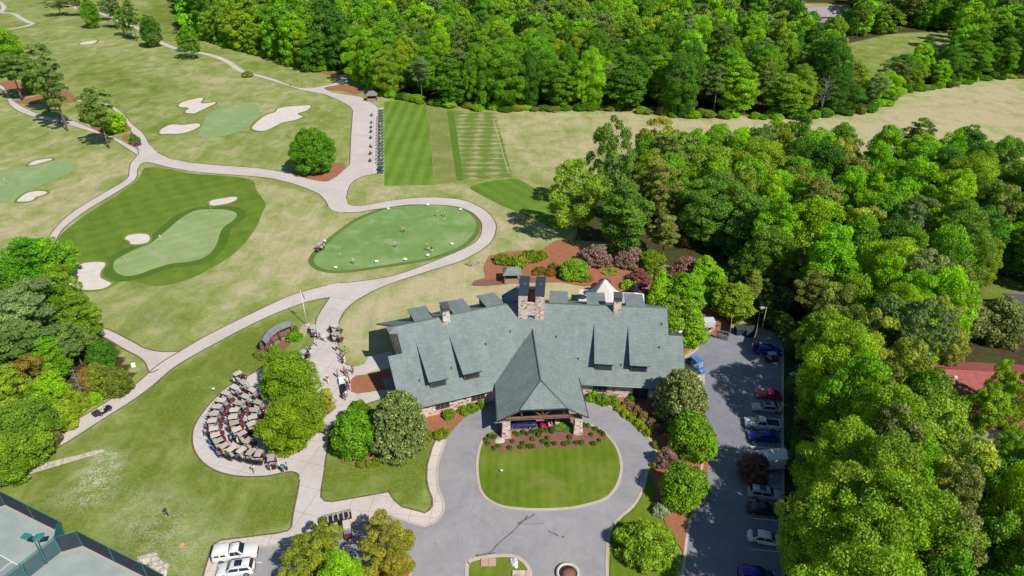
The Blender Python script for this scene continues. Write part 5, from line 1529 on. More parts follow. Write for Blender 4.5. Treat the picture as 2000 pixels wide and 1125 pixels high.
# windows in the front walls
def wall_window(f, s, w, z0, z1, n, mat, panes=3, name='window'):
    mb = MB(); rz = math.atan2((dL if f is pl else dR).y, (dL if f is pl else dR).x)
    c = f(s, n + .05, (z0 + z1) / 2)
    mb.box(c, (w, .16, z1 - z0), rz)
    o = cb(mb, name, mat)
    g = MB()
    for k in range(panes):
        q = f(s + (k - (panes - 1) / 2) * w / panes, n + .10, (z0 + z1) / 2 + .05)
        g.box(q, (w / panes * .78, .12, (z1 - z0) * .74), rz)
    cb(g, 'pane', M_WIN, o)
    sm = MB(); sm.box(f(s, n + .14, z0 - .07), (w + .3, .3, .14), rz); cb(sm, 'sill', M_STONEL, o)
wn_ = RW - WI
for s in (4.6, 10.9): wall_window(pl, s, 2.4, 1.1, 2.75, wn_, M_WINR)
wall_window(pl, -0.6, 2.0, 1.1, 2.7, wn_, M_WINR)
for s in (15.4, ): wall_window(pr, s, 2.4, 1.1, 2.75, wn_, M_TIMBER)
wall_window(pr, 22.4, 2.6, .1, 2.75, wn_, M_TRIM, 2, 'door')
# left end: tall gable window and low entrance canopy
mb = MB(); mb.box(pl(.42, 4.0, 5.6), (.2, 2.2, 2.6), math.atan2(dL.y, dL.x)); wl = cb(mb, 'window', M_TRIM)
mb = MB(); mb.box(pl(.31, 4.0, 5.6), (.14, 1.9, 2.2), math.atan2(dL.y, dL.x)); cb(mb, 'pane', m_plain('sky_glass', (.25, .3, .42), .1, .6), wl)
mb = MB(); mb.slab([pl(-3.6, 3.4, 3.1), pl(-3.6, 8.2, 3.1), pl(.4, 8.2, 3.3), pl(.4, 3.4, 3.3)], .2); cn = cb(mb, 'side_canopy', M_SHING, uv=True)
mb = MB()
for n in (3.8, 7.8): mb.box(pl(-3.3, n, 1.5), (.25, .25, 3.0))
cb(mb, 'canopy_post', M_TIMBER)

def dormer(f, s0, s1, n0, n1, drop, front, uplit=True):
    """shed dormer: roof slope shallower than the main roof; front=+1 or -1"""
    z0 = rz_(n0) + .06; z1 = z0 - drop
    dd = dL if f is pl else dR
    rz = math.atan2(dd.y, dd.x)
    F = lambda s, n, z: f(s, n * front, z)
    mb = MB()
    i = .3; nf = n1 - .45
    def zd(n): return z0 - drop * (n - n0) / (n1 - n0) - .2
    vs = []
    for s in (s0 + i, s1 - i):
        vs += [F(s, n0 + .5, zd(n0 + .5)), F(s, nf, zd(nf)), F(s, nf, rz_(nf) - .25), F(s, n0 + .5, rz_(n0 + .5) - .25)]
    mb.add(vs, [(0, 1, 2, 3), (7, 6, 5, 4), (1, 5, 6, 2), (0, 4, 5, 1), (3, 2, 6, 7), (0, 3, 7, 4)])
    o = cb(mb, 'dormer', M_TIMBER)
    mb = MB(); mb.slab([F(s0, n0, z0), F(s0, n1, z1), F(s1, n1, z1), F(s1, n0, z0)] if front > 0 else [F(s1, n0, z0), F(s1, n1, z1), F(s0, n1, z1), F(s0, n0, z0)], .2)
    cb(mb, 'dormer_roof', M_SHING, o, uv=True)
    mb = MB()
    mb.tube([F(s0, n1, z1 - .1), F(s1, n1, z1 - .1)], .09, 4)
    cb(mb, 'fascia', M_TRIM, o)
    mb = MB(); h = zd(nf) - rz_(nf)
    mb.box(F((s0 + s1) / 2, nf + .04, rz_(nf) + h * .5), (s1 - s0 - 1.1, .14, h * .62), rz)
    w = cb(mb, 'window', M_WIN, o)
for s0, s1 in ((2.75, 6.1), (8.65, 12.0)): dormer(pl, s0, s1, 3.35, 11.5, 2.75, 1)
for s0, s1 in ((14.15, 17.6), (20.2, 23.6)): dormer(pr, s0, s1, 3.35, 11.5, 2.75, 1)
for s in (5.4, 12.6, 18.9): dormer(pl, s - 1.75, s + 1.75, 1.2, 7.2, 1.0, -1)
for s in (7.6, 14.6, 21.8): dormer(pr, s - 1.75, s + 1.75, 1.2, 7.2, 1.0, -1)
# rear central gable
ax = -(nL + nR).normalized()
sd = Vector((ax.y, -ax.x, 0))
g0 = Vector((M_.x, M_.y, 0)) + sd * 1.2 - ax * .8
mb = MB(); hr, he, hw, dp = 11.0, 9.0, 3.3, 7.0
for sg in (1, -1):
    a = g0 + Vector((0, 0, hr)); b = g0 + ax * dp + Vector((0, 0, hr)); c_ = g0 + ax * dp + sd * hw * sg + Vector((0, 0, he)); d_ = g0 + sd * hw * sg + Vector((0, 0, he))
    mb.slab([a, b, c_, d_] if sg < 0 else [d_, c_, b, a], .25)
cb(mb, 'rear_gable', M_SHING, uv=True)
mb = MB(); q = [g0 + sd * 2.7, g0 + sd * 2.7 + ax * 6.4, g0 - sd * 2.7 + ax * 6.4, g0 - sd * 2.7]; mb.prism([(p.x, p.y) for p in q], 0, 9.1)
cb(mb, 'rear_wall', M_STONEL)

# small chimneys
def chimney(p, rz, w, d, z0, z1, taper=.9):
    mb = MB(); mb.box((p.x, p.y, (z0 + z1) / 2), (w, d, z1 - z0), rz, taper)
    o = cb(mb, 'chimney', M_STONE)
    mb = MB()
    mb.box((p.x, p.y, z1 + .10), (w * 1.02, d * 1.02, .2), rz)
    for k in range(3):
        mb.box((p.x, p.y, z1 + .32 + k * .16), (w * .92, d * .92, .06), rz)
    for sx in (-1, 1):
        for sy in (-1, 1):
            off = Matrix.Rotation(rz, 3, 'Z') @ Vector((sx * w * .40, sy * d * .40, 0))
            mb.box((p.x + off.x, p.y + off.y, z1 + .45), (.09, .09, .6), rz)
    mb.box((p.x, p.y, z1 + .80), (w * 1.08, d * 1.08, .10), rz)
    cb(mb, 'chimney_cap', M_CAPG, o)
rzl, rzr = math.atan2(dL.y, dL.x), math.atan2(dR.y, dR.x)
chimney(pl(8.9, .35), rzl, 1.35, 1.9, 9.2, 13.0)
chimney(pr(18.25, .35), rzr, 1.45, 1.9, 9.2, 13.0)
# twin chimney with arch
mb = MB()
f0, dpt, zt_ = 3.0, 6.3, 14.5
for s in (1.25, 4.29):
    c = pr(s, f0 - dpt / 2, 0)
    mb.box((c.x, c.y, (8.6 + zt_) / 2), (1.55, dpt, zt_ - 8.6), rzr)
# web with arched opening (front and back faces joined)
sa, sb = 2.03, 3.51
for n in (f0 - .24, f0 - dpt + .5):
    pts = []
    for k in range(9):
        a = math.pi * k / 8
        pts.append((sa + (sb - sa) / 2 - math.cos(a) * (sb - sa) / 2, 9.75 + math.sin(a) * .62))
    top = 12.9
    poly = [(sa, 9.75)] + pts + [(sb, 9.75), (sb, top), (sa, top)]
    poly = pts + [(sb, top), (sa, top)]
    F_ = [pr(s, n + .22, z) for s, z in poly]; B_ = [pr(s, n - .22, z) for s, z in poly]
    k = len(poly)
    fs = [(i, (i + 1) % k, k + (i + 1) % k, k + i) for i in range(k)]
    for tri in tessellate_polygon([[Vector((s, z, 0)) for s, z in poly]]):
        fs.append(tuple(tri)); fs.append(tuple(i + k for i in reversed(tri)))
    mb.add(F_ + B_, fs)
twin = cb(mb, 'twin_chimney', M_STONE)
mb = MB()
for s in (1.32, 4.22):
    c = pr(s, f0 - dpt / 2, 0)
    mb.box((c.x, c.y, zt_ + .16), (1.78, dpt + .2, .32), rzr)
cb(mb, 'chimney_cap', M_METAL, twin)
mb = MB()
for s in (1.32, 4.22):
    c = pr(s, f0 - dpt / 2 - .2, 0)
    mb.bbox((c.x, c.y, zt_ + .42), (.6, .5, .2), rzr)
    mb.box((c.x, c.y, zt_ + .55), (.46, .36, .1), rzr)
cb(mb, 'flue', M_CAPG, twin)
mb = MB(); c = pr(2.77, f0 - dpt / 2, 0); mb.box((c.x, c.y, 12.3), (1.25, dpt - 1.2, .25), rzr); cb(mb, 'chimney_valley', M_COPPER, twin)

# ---------------------------------------------------------------- porch (porte-cochere)
apx = Vector((3.67, 101.07, 8.42)); hip = Vector((4.66, 86.8, 8.42))
pd = (hip - apx); pd.z = 0; pd.normalize(); ps = Vector((-pd.y, pd.x, 0))     # ps points right as seen from the drive
ez, hw = 4.05, 7.25
def pp(t, s, z=None):          # t along the porch from the apex towards the front, s sideways
    p = Vector((apx.x, apx.y, 0)) + pd * t + ps * s
    p.z = (8.42 - (8.42 - ez) * abs(s) / hw) if z is None else z
    return p
TL = (hip - apx).length; TF = TL + 4.3
cs_ = 3.75
mb = MB()
for sg in (-1, 1):
    vpts = [pp(0, 0), pp(TL, 0), pp(TF, cs_ * sg), pp(TF, hw * sg), pp(8.0, hw * sg)]
    mb.slab(vpts if sg > 0 else vpts[::-1], .26)
zc = pp(TF, cs_).z
mb.slab([pp(TL, 0), pp(TF, -cs_), pp(TF, cs_)], .26)
porch = cb(mb, 'porch_roof', M_SHING, uv=True)
mb = MB()
mb.tube([pp(-.3, 0, 8.47), pp(TL, 0, 8.47)], .12, 6)
for sg in (-1, 1): mb.tube([pp(TL, 0, 8.47), pp(TF, cs_ * sg, zc + .05)], .08, 5)
cb(mb, 'porch_ridge', m_plain('porch_ridge_tiles', (.10, .14, .13), .9, .2))
mb = MB()
for sg in (-1, 1):
    mb.tube([pp(TF + .03, cs_ * sg, zc - .14), pp(TF + .03, hw * sg, ez - .14)], .14, 4)
    mb.tube([pp(8.0, (hw + .05) * sg, ez - .1), pp(TF, (hw + .05) * sg, ez - .1)], .14, 6)
mb.tube([pp(TF + .03, -cs_, zc - .14), pp(TF + .03, cs_, zc - .14)], .14, 4)
cb(mb, 'fascia', M_TRIM)
mb = MB()
mb.slab([pp(2, -5.6, 4.2), pp(TF - 2.0, -5.6, 4.2), pp(TF - 2.0, 5.6, 4.2), pp(2, 5.6, 4.2)], .15)
cb(mb, 'porch_ceiling', M_DARKIN)
TB = TF - .9
prz = math.atan2(ps.y, ps.x)
mb = MB()
def beam(a, b, w=.32):
    mb.tube([a, b], w / 2 * 1.3, 4, smooth=False)
beam(pp(TB, -6.0, 3.75), pp(TB, 6.0, 3.75), .42)
beam(pp(TB, -5.6, 3.35), pp(TB, 5.6, 3.35), .22)
for s in (-3.4, 0, 3.4): beam(pp(TB, s, 3.8), pp(TB, s, min(5.8, pp(TB, s).z - .4)), .26)
for sg in (-1, 1):
    beam(pp(TB, .15 * sg, 3.95), pp(TB, 1.9 * sg, 5.4), .2)
    beam(pp(TB, 6.2 * sg, 4.0), pp(TB, 3.4 * sg, 5.7), .24)
    for w in (-.45, 0, .45): beam(pp(TB, (5.85 + w) * sg, 2.9), pp(TB, (5.85 + w) * sg, 3.7), .2)
    beam(pp(TB, 5.85 * sg, 3.75), pp(3, 5.85 * sg, 3.75), .36)
cb(mb, 'truss', M_TIMBER)
for sg in (-1, 1):
    c = pp(TB, 5.85 * sg, 0)
    mb = MB(); mb.box((c.x, c.y, 1.5), (1.6, 1.6, 3.0), prz, .72); pier = cb(mb, 'pier', M_STONE)
    mb = MB(); mb.bbox((c.x, c.y, 3.06), (1.3, 1.3, .12), prz); cb(mb, 'pier_cap', M_STONEL, pier)
    c = pp(7.6, 5.85 * sg, 0)
    mb = MB(); mb.box((c.x, c.y, 1.5), (1.6, 1.6, 3.0), prz, .72); cb(mb, 'pier', M_STONE)
mb = MB(); c = pp(5.2, 0, 1.6); mb.box((c.x, c.y, 1.6), (4.4, .3, 3.0), prz); dr = cb(mb, 'entrance', M_TIMBER)
mb = MB()
for k in (-1.5, -.5, .5, 1.5):
    q = pp(5.38, k, 1.4); mb.box((q.x, q.y, 1.4), (.8, .08, 2.2), prz)
cb(mb, 'pane', M_WIN, dr)
for f, s, n in ((pl, 1.6, 9.6), (pl, 7.4, 8.8), (pl, 14.5, 6.2), (pl, 19.5, 5.0), (pr, 7.5, 6.0), (pr, 11.5, 9.5), (pr, 18.9, 10.2), (pr, 25.6, 7.0), (pr, 26.2, 3.0)):
    q = f(s, n); mb = MB(); mb.lathe([(.16, -.1), (.13, .05), (.08, .08), (.08, .38), (.11, .40), (.11, .46)], q, 8); cb(mb, 'roof_vent', M_CAPG)
# satellite dish and small roof well at the right end
mb = MB(); c = pr(LR + 1.3, NS - .15, 0); mb.box((c.x, c.y, rz_(NS) + .1), (2.2, .5, .35), rzr); cb(mb, 'parapet', M_CAPG)
c = pr(LR + 1.9, NS - .3, rz_(NS) + .55)
mb = MB(); mb.lathe([(.02, 0), (.28, .04), (.48, .16)], c, 12); mb.tube([c, c - Vector((0, 0, .5))], .05, 5)
dish = cb(mb, 'satellite_dish', M_WHITE)

# ================================================================== other buildings
def gable_house(name, c, rz, L, Wd, he, hr, mroof, mwall, label, cat='house', over=.5, hip=0.0, wins=(), loc=None):
    root = empty(name, c, rz, label, cat)
    mb = MB(); mb.box((0, 0, he / 2 - .05), (L - 2 * over, Wd - 2 * over, he - .1)); mb.build('wall', mwall, root)
    a = L / 2; b = Wd / 2; r = a - hip
    mb = MB()
    mb.slab([(-r, 0, hr), (-a, -b, he), (a, -b, he), (r, 0, hr)], .2)
    mb.slab([(r, 0, hr), (a, b, he), (-a, b, he), (-r, 0, hr)], .2)
    if hip > 0:
        mb.slab([(r, 0, hr), (a, -b, he), (a, b, he)], .2)
        mb.slab([(-r, 0, hr), (-a, b, he), (-a, -b, he)], .2)
    else:
        g = MB()
        for sx in (-1, 1):
            x = sx * (a - over - .1)
            g.add([(x, -b + over, he - .1), (x, b - over, he - .1), (x, 0, hr - .35), (x - sx * .2, -b + over, he - .1), (x - sx * .2, b - over, he - .1), (x - sx * .2, 0, hr - .35)], [(0, 1, 2), (5, 4, 3), (0, 3, 4, 1), (1, 4, 5, 2), (2, 5, 3, 0)])
        g.build('gable', mwall, root)
    o = mb.build('roof', mroof, root); uv_planar(o)
    mb = MB(); mb.tube([(-r, 0, hr + .02), (r, 0, hr + .02)], .09, 5); mb.build('ridge_cap', mroof, root)
    for x, w in wins:
        mb = MB(); mb.box((x, -Wd / 2 + over - .02, he * .55), (w, .1, he * .45)); mb.build('window', M_WIN, root)
    return root

# curved starter shelter: stone back wall, three-part roof
SH = z4([(165, 505), (215, 415), (330, 350), (460, 310)], 470, 560, 4.6875)     # back edge of roof
SF = z4([(235, 520), (290, 450), (350, 400), (465, 355)], 470, 560, 4.6875)     # front edge of roof
root = empty('starter_shelter', (0, 0, 0), 0, 'curved starter shelter with grey segmented roof and stone wall', 'shelter')
ctr = at(535, 672); root.location = ctr
def sh_pt(px, h): return at(px[0], px[1], h) - ctr
mb = MB(); wl_ = MB(); bn = MB(); ps_ = MB()
for i in range(3):
    a, b, c, d = sh_pt(SH[i], 3.0), sh_pt(SH[i + 1], 3.0), sh_pt(SF[i + 1], 2.5), sh_pt(SF[i], 2.5)
    m1, m2 = (a + d) / 2 + Vector((0, 0, .75)), (b + c) / 2 + Vector((0, 0, .75))
    mb.slab([a, m1, m2, b], .12); mb.slab([m1, d, c, m2], .12)
    a0, b0 = a.lerp(d, .2), b.lerp(c, .2)
    a0.z = b0.z = 0
    t = (b0 - a0).normalized(); nn_ = Vector((-t.y, t.x, 0)) * .2
    for sgn in (1,):
        vs = [a0, b0, b0 + nn_, a0 + nn_]
        wl_.add([v for v in vs] + [v + Vector((0, 0, 2.55)) for v in vs], [(3, 2, 1, 0), (4, 5, 6, 7), (0, 1, 5, 4), (1, 2, 6, 5), (2, 3, 7, 6), (3, 0, 4, 7)])
    e0, e1 = a0 - nn_ * 2.2, b0 - nn_ * 2.2
    bn.tube([e0 + Vector((0, 0, .45)), e1 + Vector((0, 0, .45))], .2, 4)
    for q in ((d, c) if i == 2 else (d,)):
        ps_.tube([Vector((q.x, q.y, 0)) * .97, Vector((q.x, q.y, 2.45)) * 1.0], .12, 5)
o = mb.build('roof', M_SHING2, root); uv_planar(o)
wl_.build('back_wall', m_plain('red_stone_wall', (.26, .125, .10), .9, .2, var=.3, scale=3), root); bn.build('bench', M_TIMBER, root); ps_.build('post', M_TIMBER, root)

def kiosk(name, px, py, rz, L, Wd, he, hr, label, mroof, counter=True):
    p = at(px, py)
    root = empty(name, p, rz, label, 'kiosk')
    mb = MB()
    a, b, r = L / 2, Wd / 2, L * .22
    mb.slab([(-r, 0, hr), (-a, -b, he), (a, -b, he), (r, 0, hr)], .12)
    mb.slab([(r, 0, hr), (a, b, he), (-a, b, he), (-r, 0, hr)], .12)
    mb.slab([(r, 0, hr), (a, -b, he), (a, b, he)], .12); mb.slab([(-r, 0, hr), (-a, b, he), (-a, -b, he)], .12)
    uv_planar(mb.build('roof', mroof, root))
    for sx in (-1, 1):
        for sy in (-1, 1):
            mb = MB(); mb.box((sx * (a - .35), sy * (b - .35), he / 2), (.2, .2, he)); mb.build('post', M_TIMBER, root)
    mb = MB(); mb.box((0, 0, .5), (L - .9, Wd - .9, 1.0)); mb.build('counter', m_plain('pinkish_brick', (.36, .22, .19), .9, .2), root)
    mb = MB(); mb.box((0, b - .5, 1.5), (L - 1.0, .12, 1.6)); mb.build('back_panel', M_DARKIN, root)
    return root
kiosk('kiosk', 1000, 549, .05, 4.2, 3.4, 2.5, 3.7, 'small hip-roofed garden kiosk with brick counter behind the clubhouse', M_SHING)
kiosk('range_hut', 727, 196, .1, 4.6, 4.0, 2.4, 3.9, 'grey-roofed range hut at the far end of the mats', M_SHING2)

# marquee tent: peaked canopy on poles
def tent(x, y, rz, w, d, he, peaks, mat, label):
    root = empty('marquee_tent', (x, y, .05), rz, label, 'tent')
    nx, ny = 24, 12
    vs = []; fs = []
    for j in range(ny + 1):
        for i in range(nx + 1):
            u, v = (i / nx - .5) * w, (j / ny - .5) * d
            e = min(w / 2 - abs(u), d / 2 - abs(v))
            z = he
            for (pu, pv, ph) in peaks:
                q = max(abs(u - pu) / (w / 2 / len(peaks) * 1.0), abs(v - pv) / (d / 2))
                z = max(z, he + ph * max(0, 1 - q) ** 1.25)
            vs.append((u, v, z))
    for j in range(ny):
        for i in range(nx):
            k = j * (nx + 1) + i
            fs.append((k, k + 1, k + nx + 2, k + nx + 1))
    mb = MB(); mb.add(vs, fs, False)
    mb.build('canopy', mat, root)
    mb = MB()
    h2 = .35
    for (x0, y0, x1, y1) in ((-w / 2, -d / 2, w / 2, -d / 2), (w / 2, -d / 2, w / 2, d / 2), (w / 2, d / 2, -w / 2, d / 2), (-w / 2, d / 2, -w / 2, -d / 2)):
        mb.add([(x0, y0, he), (x1, y1, he), (x1, y1, he - h2), (x0, y0, he - h2)], [(0, 1, 2, 3)])
    mb.build('valance', mat, root)
    for px_ in [(-w / 2 + .1) + k * (w - .2) / 3 for k in range(4)]:
        for py_ in (-d / 2 + .1, d / 2 - .1):
            mb = MB(); mb.tube([(px_, py_, 0), (px_, py_, he - .02)], .05, 6); mb.build('pole', M_WHITE, root)
M_TENT = m_plain('white_canvas', (.66, .60, .57), .8, .2, var=.05, scale=1)
p = at(1194, 582, 2.5); tent(p.x, p.y, -.13, 13.5, 6.0, 2.3, [(-1.6, .2, 4.9), (4.9, .0, 2.0)], M_TENT, 'white peaked marquee tent behind the clubhouse')

def umbrella(px, py, mat, label, r=1.45):
    p = at(px, py, 2.3); p.z = .05
    root = empty('patio_umbrella', p, random.uniform(0, 1), label, 'umbrella', 'patio umbrellas around the marquee tent')
    mb = MB()
    vs = [(0, 0, 2.75)]; n = 8
    for k in range(n): vs.append((r * math.cos(6.283 * k / n), r * math.sin(6.283 * k / n), 2.15))
    mb.add(vs, [(0, 1 + k, 1 + (k + 1) % n) for k in range(n)]); mb.build('canopy', mat, root)
    mb = MB(); mb.tube([(0, 0, 0), (0, 0, 2.85)], .03, 6); mb.lathe([(.3, 0), (.3, .06)], (0, 0, 0), 10); mb.build('pole', M_WHITE, root)
M_MAR = m_plain('maroon_canvas', (.16, .055, .065), .9, .1); M_MAR2 = m_plain('dark_maroon_canvas', (.09, .03, .04), .9, .1)
M_BLK = m_plain('black_canvas', (.02, .022, .03), .9, .1); M_TEAL = m_plain('dark_green_canvas', (.02, .05, .05), .9, .1)
for px, py, m_, lab in [(1181, 549, M_MAR, 'maroon umbrella behind the tent peak'), (1167, 557, M_MAR2, 'dark maroon umbrella left of the tent peak'), (1148, 572, M_MAR, 'dusty maroon umbrella at the left of the tent'),
                        (1136, 580, M_TEAL, 'dark green umbrella nearest the lawn, left of the tent'), (1254, 555, M_MAR, 'upper maroon umbrella right of the tent'), (1242, 563, M_BLK, 'black umbrella right of the tent'), (1259, 569, M_MAR, 'lower maroon umbrella right of the tent')]:
    umbrella(px, py, m_, lab)
for px, py, lab in [(1163, 568, 'white patio table by the dark maroon umbrella'), (1264, 577, 'white patio table below the right maroon umbrellas')]:
    p = at(px, py, .7); root = empty('patio_table', (p.x, p.y, .05), 0, lab, 'table')
    mb = MB(); mb.lathe([(.75, .70), (.75, .74)], (0, 0, 0), 14); mb.build('tabletop', M_WHITE, root)
    mb = MB(); mb.tube([(0, 0, 0), (0, 0, .70)], .06, 6); mb.lathe([(.35, 0), (.3, .05)], (0, 0, 0), 10); mb.build('pedestal', M_CAPG, root)

# red-roofed house, far houses
M_WALLB = m_plain('beige_siding', (.42, .38, .32), .85, .2)
p = at(1935, 735, 4.5); h = gable_house('red_roofed_house', (p.x, p.y, 0), -.10, 19, 11, 3.4, 5.6, M_RED, M_WALLB, 'red-shingled house half hidden in the right-hand trees', hip=0)
p2 = at(1890, 795, 4.0) - Vector((p.x, p.y, 0)); 
mb = MB(); mb.slab([(-9, -12.0, 3.0), (2, -12.0, 3.0), (2, -5.3, 4.2), (-9, -5.3, 4.2)], .2); uv_planar(mb.build('lower_roof', M_RED, h))
mb = MB(); mb.box((-3.5, -8.5, 1.4), (10, 6, 2.7)); mb.build('extension', M_WALLB, h)
for x, y in ((-6.5, -3.4), (-6.3, -2.5), (-6.6, -1.6)):
    mb = MB(); mb.box((x, y, 5.6 - abs(y) * .4 + .05), (.5, .4, .35)); mb.build('roof_vent', M_WHITE, h)
p = at(1998, 583, 4); gable_house('grey_roofed_house', (p.x + 5, p.y, 0), .1, 12, 9, 3, 5, M_GREYRF, M_WALLB, 'dark grey roof corner at the right frame edge', hip=2)
p = at(1600, 24, 5); gable_house('grey_roofed_house', (p.x, p.y, 0), -.05, 30, 15, 3.6, 8.5, M_GREYRF, M_WALLB, 'long mauve-grey hip roof beyond the back woods', hip=6, wins=((6, 5), (-4, 3)))
p = at(1438, 42, 5); gable_house('grey_roofed_house', (p.x, p.y, 0), 1.0, 17, 10, 3.4, 7.5, M_GREYRF, M_WALLB, 'small mauve-grey gable roof between the back woods trees', hip=0, wins=((0, 3),))

# ================================================================== service yard
M_FENCE = m_plain('dark_board_fence', (.07, .05, .042), .9, .15, var=.3, scale=3)
M_FENCEP = m_plain('weathered_post', (.33, .29, .26), .9, .15)
def fence_run(name, pts, h, mat, post_mat, label, cat='fence', spacing=2.4, rail=True, panel=True, th=.08, posth=.1):
    w = [Vector(at(*p)) for p in pts]
    c = w[0].copy()
    root = empty(name, (c.x, c.y, .04), 0, label, cat)
    pb = MB()
    for a, b in zip(w, w[1:]):
        d = (b - a); L = d.length; d.normalize(); rz = math.atan2(d.y, d.x)
        m = (a + b) / 2 - c
        if panel: pb.box((m.x, m.y, h / 2), (L, th, h * .94), rz)
        if rail:
            r_ = MB(); r_.tube([a - c + Vector((0, 0, h)), b - c + Vector((0, 0, h))], .045, 5); r_.build('top_rail', post_mat, root)
        n = max(1, round(L / spacing))
        for k in range(n + (1 if b is w[-1] else 0)):
            q = a + d * L * k / n - c
            po = MB(); po.box((q.x, q.y, (h + posth) / 2), (.12, .14, h + posth), rz); po.build('post', post_mat, root)
    if panel: pb.build('panel', mat, root)
    return root
fence_run('yard_fence', [(1424, 658), (1428, 618), (1480, 626), (1474, 662), (1466, 690)], 2.2, M_FENCE, M_FENCEP, 'dark board fence enclosing the dumpster yard')
def gate(px0, py0, px1, py1, label):
    a, b = at(px0, py0), at(px1, py1)
    d = b - a; L = d.length; rz = math.atan2(d.y, d.x)
    root = empty('yard_gate', (a.x, a.y, .06), rz, label, 'gate')
    mb = MB()
    for x, z, sx, sz in ((L / 2, .15, L, .1), (L / 2, 2.05, L, .1), (L / 2, 1.1, L, .08), (.05, 1.1, .1, 2.0), (L - .05, 1.1, .1, 2.0), (L / 2, 1.1, .08, 2.0)): mb.box((x, 0, z), (sx, .09, sz))
    mb.build('frame', M_FENCEP, root)
    mb = MB()
    for i in range(9): mb.box((L / 2, 0, .28 + i * .21), (L - .1, .04, .12))
    mb.build('slats', M_FENCE, root)
gate(1396, 661, 1421, 667, 'open slatted gate of the dumpster yard')
def dumpster(px, py, rz, label, col, lid):
    p = at(px, py); root = empty('dumpster', (p.x, p.y, .06), rz, label, 'dumpster')
    mb = MB(); mb.box((0, 0, .75), (2.0, 1.5, 1.3), 0, 1.12); mb.build('bin', col, root)
    for sx in (-1, 1):
        mb = MB(); mb.slab([(sx * .55 - .5, -.85, 1.42), (sx * .55 + .5, -.85, 1.42), (sx * .55 + .5, .85, 1.7), (sx * .55 - .5, .85, 1.7)], .06); mb.build('lid', lid, root)
    for sx in (-.8, .8):
        for sy in (-.5, .5):
            mb = MB(); mb.lathe([(.09, -.04), (.09, .04)], (sx, sy, .07), 8, 'X'); mb.build('wheel', M_TRIM, root)
M_BIN = m_plain('dark_blue_steel', (.03, .045, .09), .6, .4)
dumpster(1445, 652, .1, 'dark blue dumpster inside the fenced yard, left one', M_BIN, M_TRIM)
dumpster(1464, 655, .1, 'black dumpster inside the fenced yard, right one', M_TRIM, M_TRIM)
def trailer_box(px, py, rz, L, Wd, H, label, mat):
    p = at(px, py); root = empty('cargo_trailer', (p.x, p.y, .06), rz, label, 'trailer')
    mb = MB(); mb.bbox((0, 0, .55 + H / 2), (L, Wd, H), 0, .06); mb.build('body', mat, root)
    mb = MB(); mb.box((0, 0, .45), (L, Wd * .8, .14)); mb.box((L / 2 + .6, 0, .45), (1.3, .12, .12)); mb.build('chassis', M_TRIM, root)
    for sx in (-.45, .45):
        for sy in (-1, 1):
            w = MB(); w.lathe([(.30, -.1), (.34, -.06), (.34, .06), (.30, .1)], (sx, sy * (Wd / 2 - .05), .34), 14, 'Y'); o = w.build('tyre', M_TRIM, root)
            r_ = MB(); r_.lathe([(.18, -.105), (.18, .105)], (sx, sy * (Wd / 2 - .05), .34), 12, 'Y'); r_.build('rim', M_GUT, o)
    mb = MB(); mb.box((-L / 2 - .012, 0, .55 + H / 2), (.02, Wd * .9, H * .9)); mb.build('rear_door', mat, root)
    return root
trailer_box(1500, 912, .12 + math.pi, 5.6, 2.4, 2.0, 'white box trailer parked between the blue sedan and silver wagon', m_plain('white_trailer_paint', (.72, .70, .68), .5, .4, var=.06))
trailer_box(1382, 640, .05, 2.3, 1.8, 1.4, 'small white utility box beside the yard gate', m_plain('pale_box_paint', (.55, .58, .58), .6, .3))

# retaining wall along the right verge
fence_run('retaining_wall', [(1552, 720), (1551, 830), (1551, 950), (1551, 1100), (1551, 1260)], .9, m_plain('wall_timber', (.12, .105, .09), .9, .15), M_FENCE, 'low dark retaining wall beyond the right parking kerb', 'wall', spacing=4, rail=False, th=.25)

# ================================================================== tennis fence, lamps, flagpole
M_SCREEN = m_plain('dark_windscreen_mesh', (.045, .055, .07), .9, .15, var=.15, scale=.8)
M_TEALP = m_plain('teal_fence_paint', (.04, .20, .20), .6, .3)
M_TEALS = m_plain('teal_windscreen', (.04, .17, .20), .9, .15)
fence_run('tennis_fence', [(-60, 1012), (11, 987), (127, 1045)], 3.0, M_SCREEN, M_TEALP, 'dark screened tennis fence along the upper court', spacing=6, th=.04)
fence_run('tennis_fence', [(127, 1045), (120, 1079)], 3.0, M_TEALS, M_TEALP, 'short teal fence jog between the two tennis courts', spacing=6, th=.04)
fence_run('tennis_fence', [(120, 1079), (162.5, 1067), (290, 1131), (330, 1152)], 3.0, M_SCREEN, M_TEALP, 'dark screened tennis fence along the lower court', spacing=6, th=.04)
def m_chain():
    t = NT('chain_link_mesh')
    v = t.map(rot=(0, 0, 0))
    a = t.noise(9, 1)
    tr = t.n('ShaderNodeBsdfTransparent'); ms = t.n('ShaderNodeMixShader')
    ms.inputs[0].default_value = .38
    t.l(tr.outputs[0], ms.inputs[1]); t.l(t.b.outputs[0], ms.inputs[2]); t.l(ms.outputs[0], t.out.inputs[0])
    return t.done((.05, .13, .14), .7, .2)
fence_run('divider_fence', [(120, 1079), (92, 1101), (55, 1131), (-20, 1190)], 3.0, m_chain(), M_TEALP, 'see-through chain-link divider between tennis courts', spacing=5, th=.02)

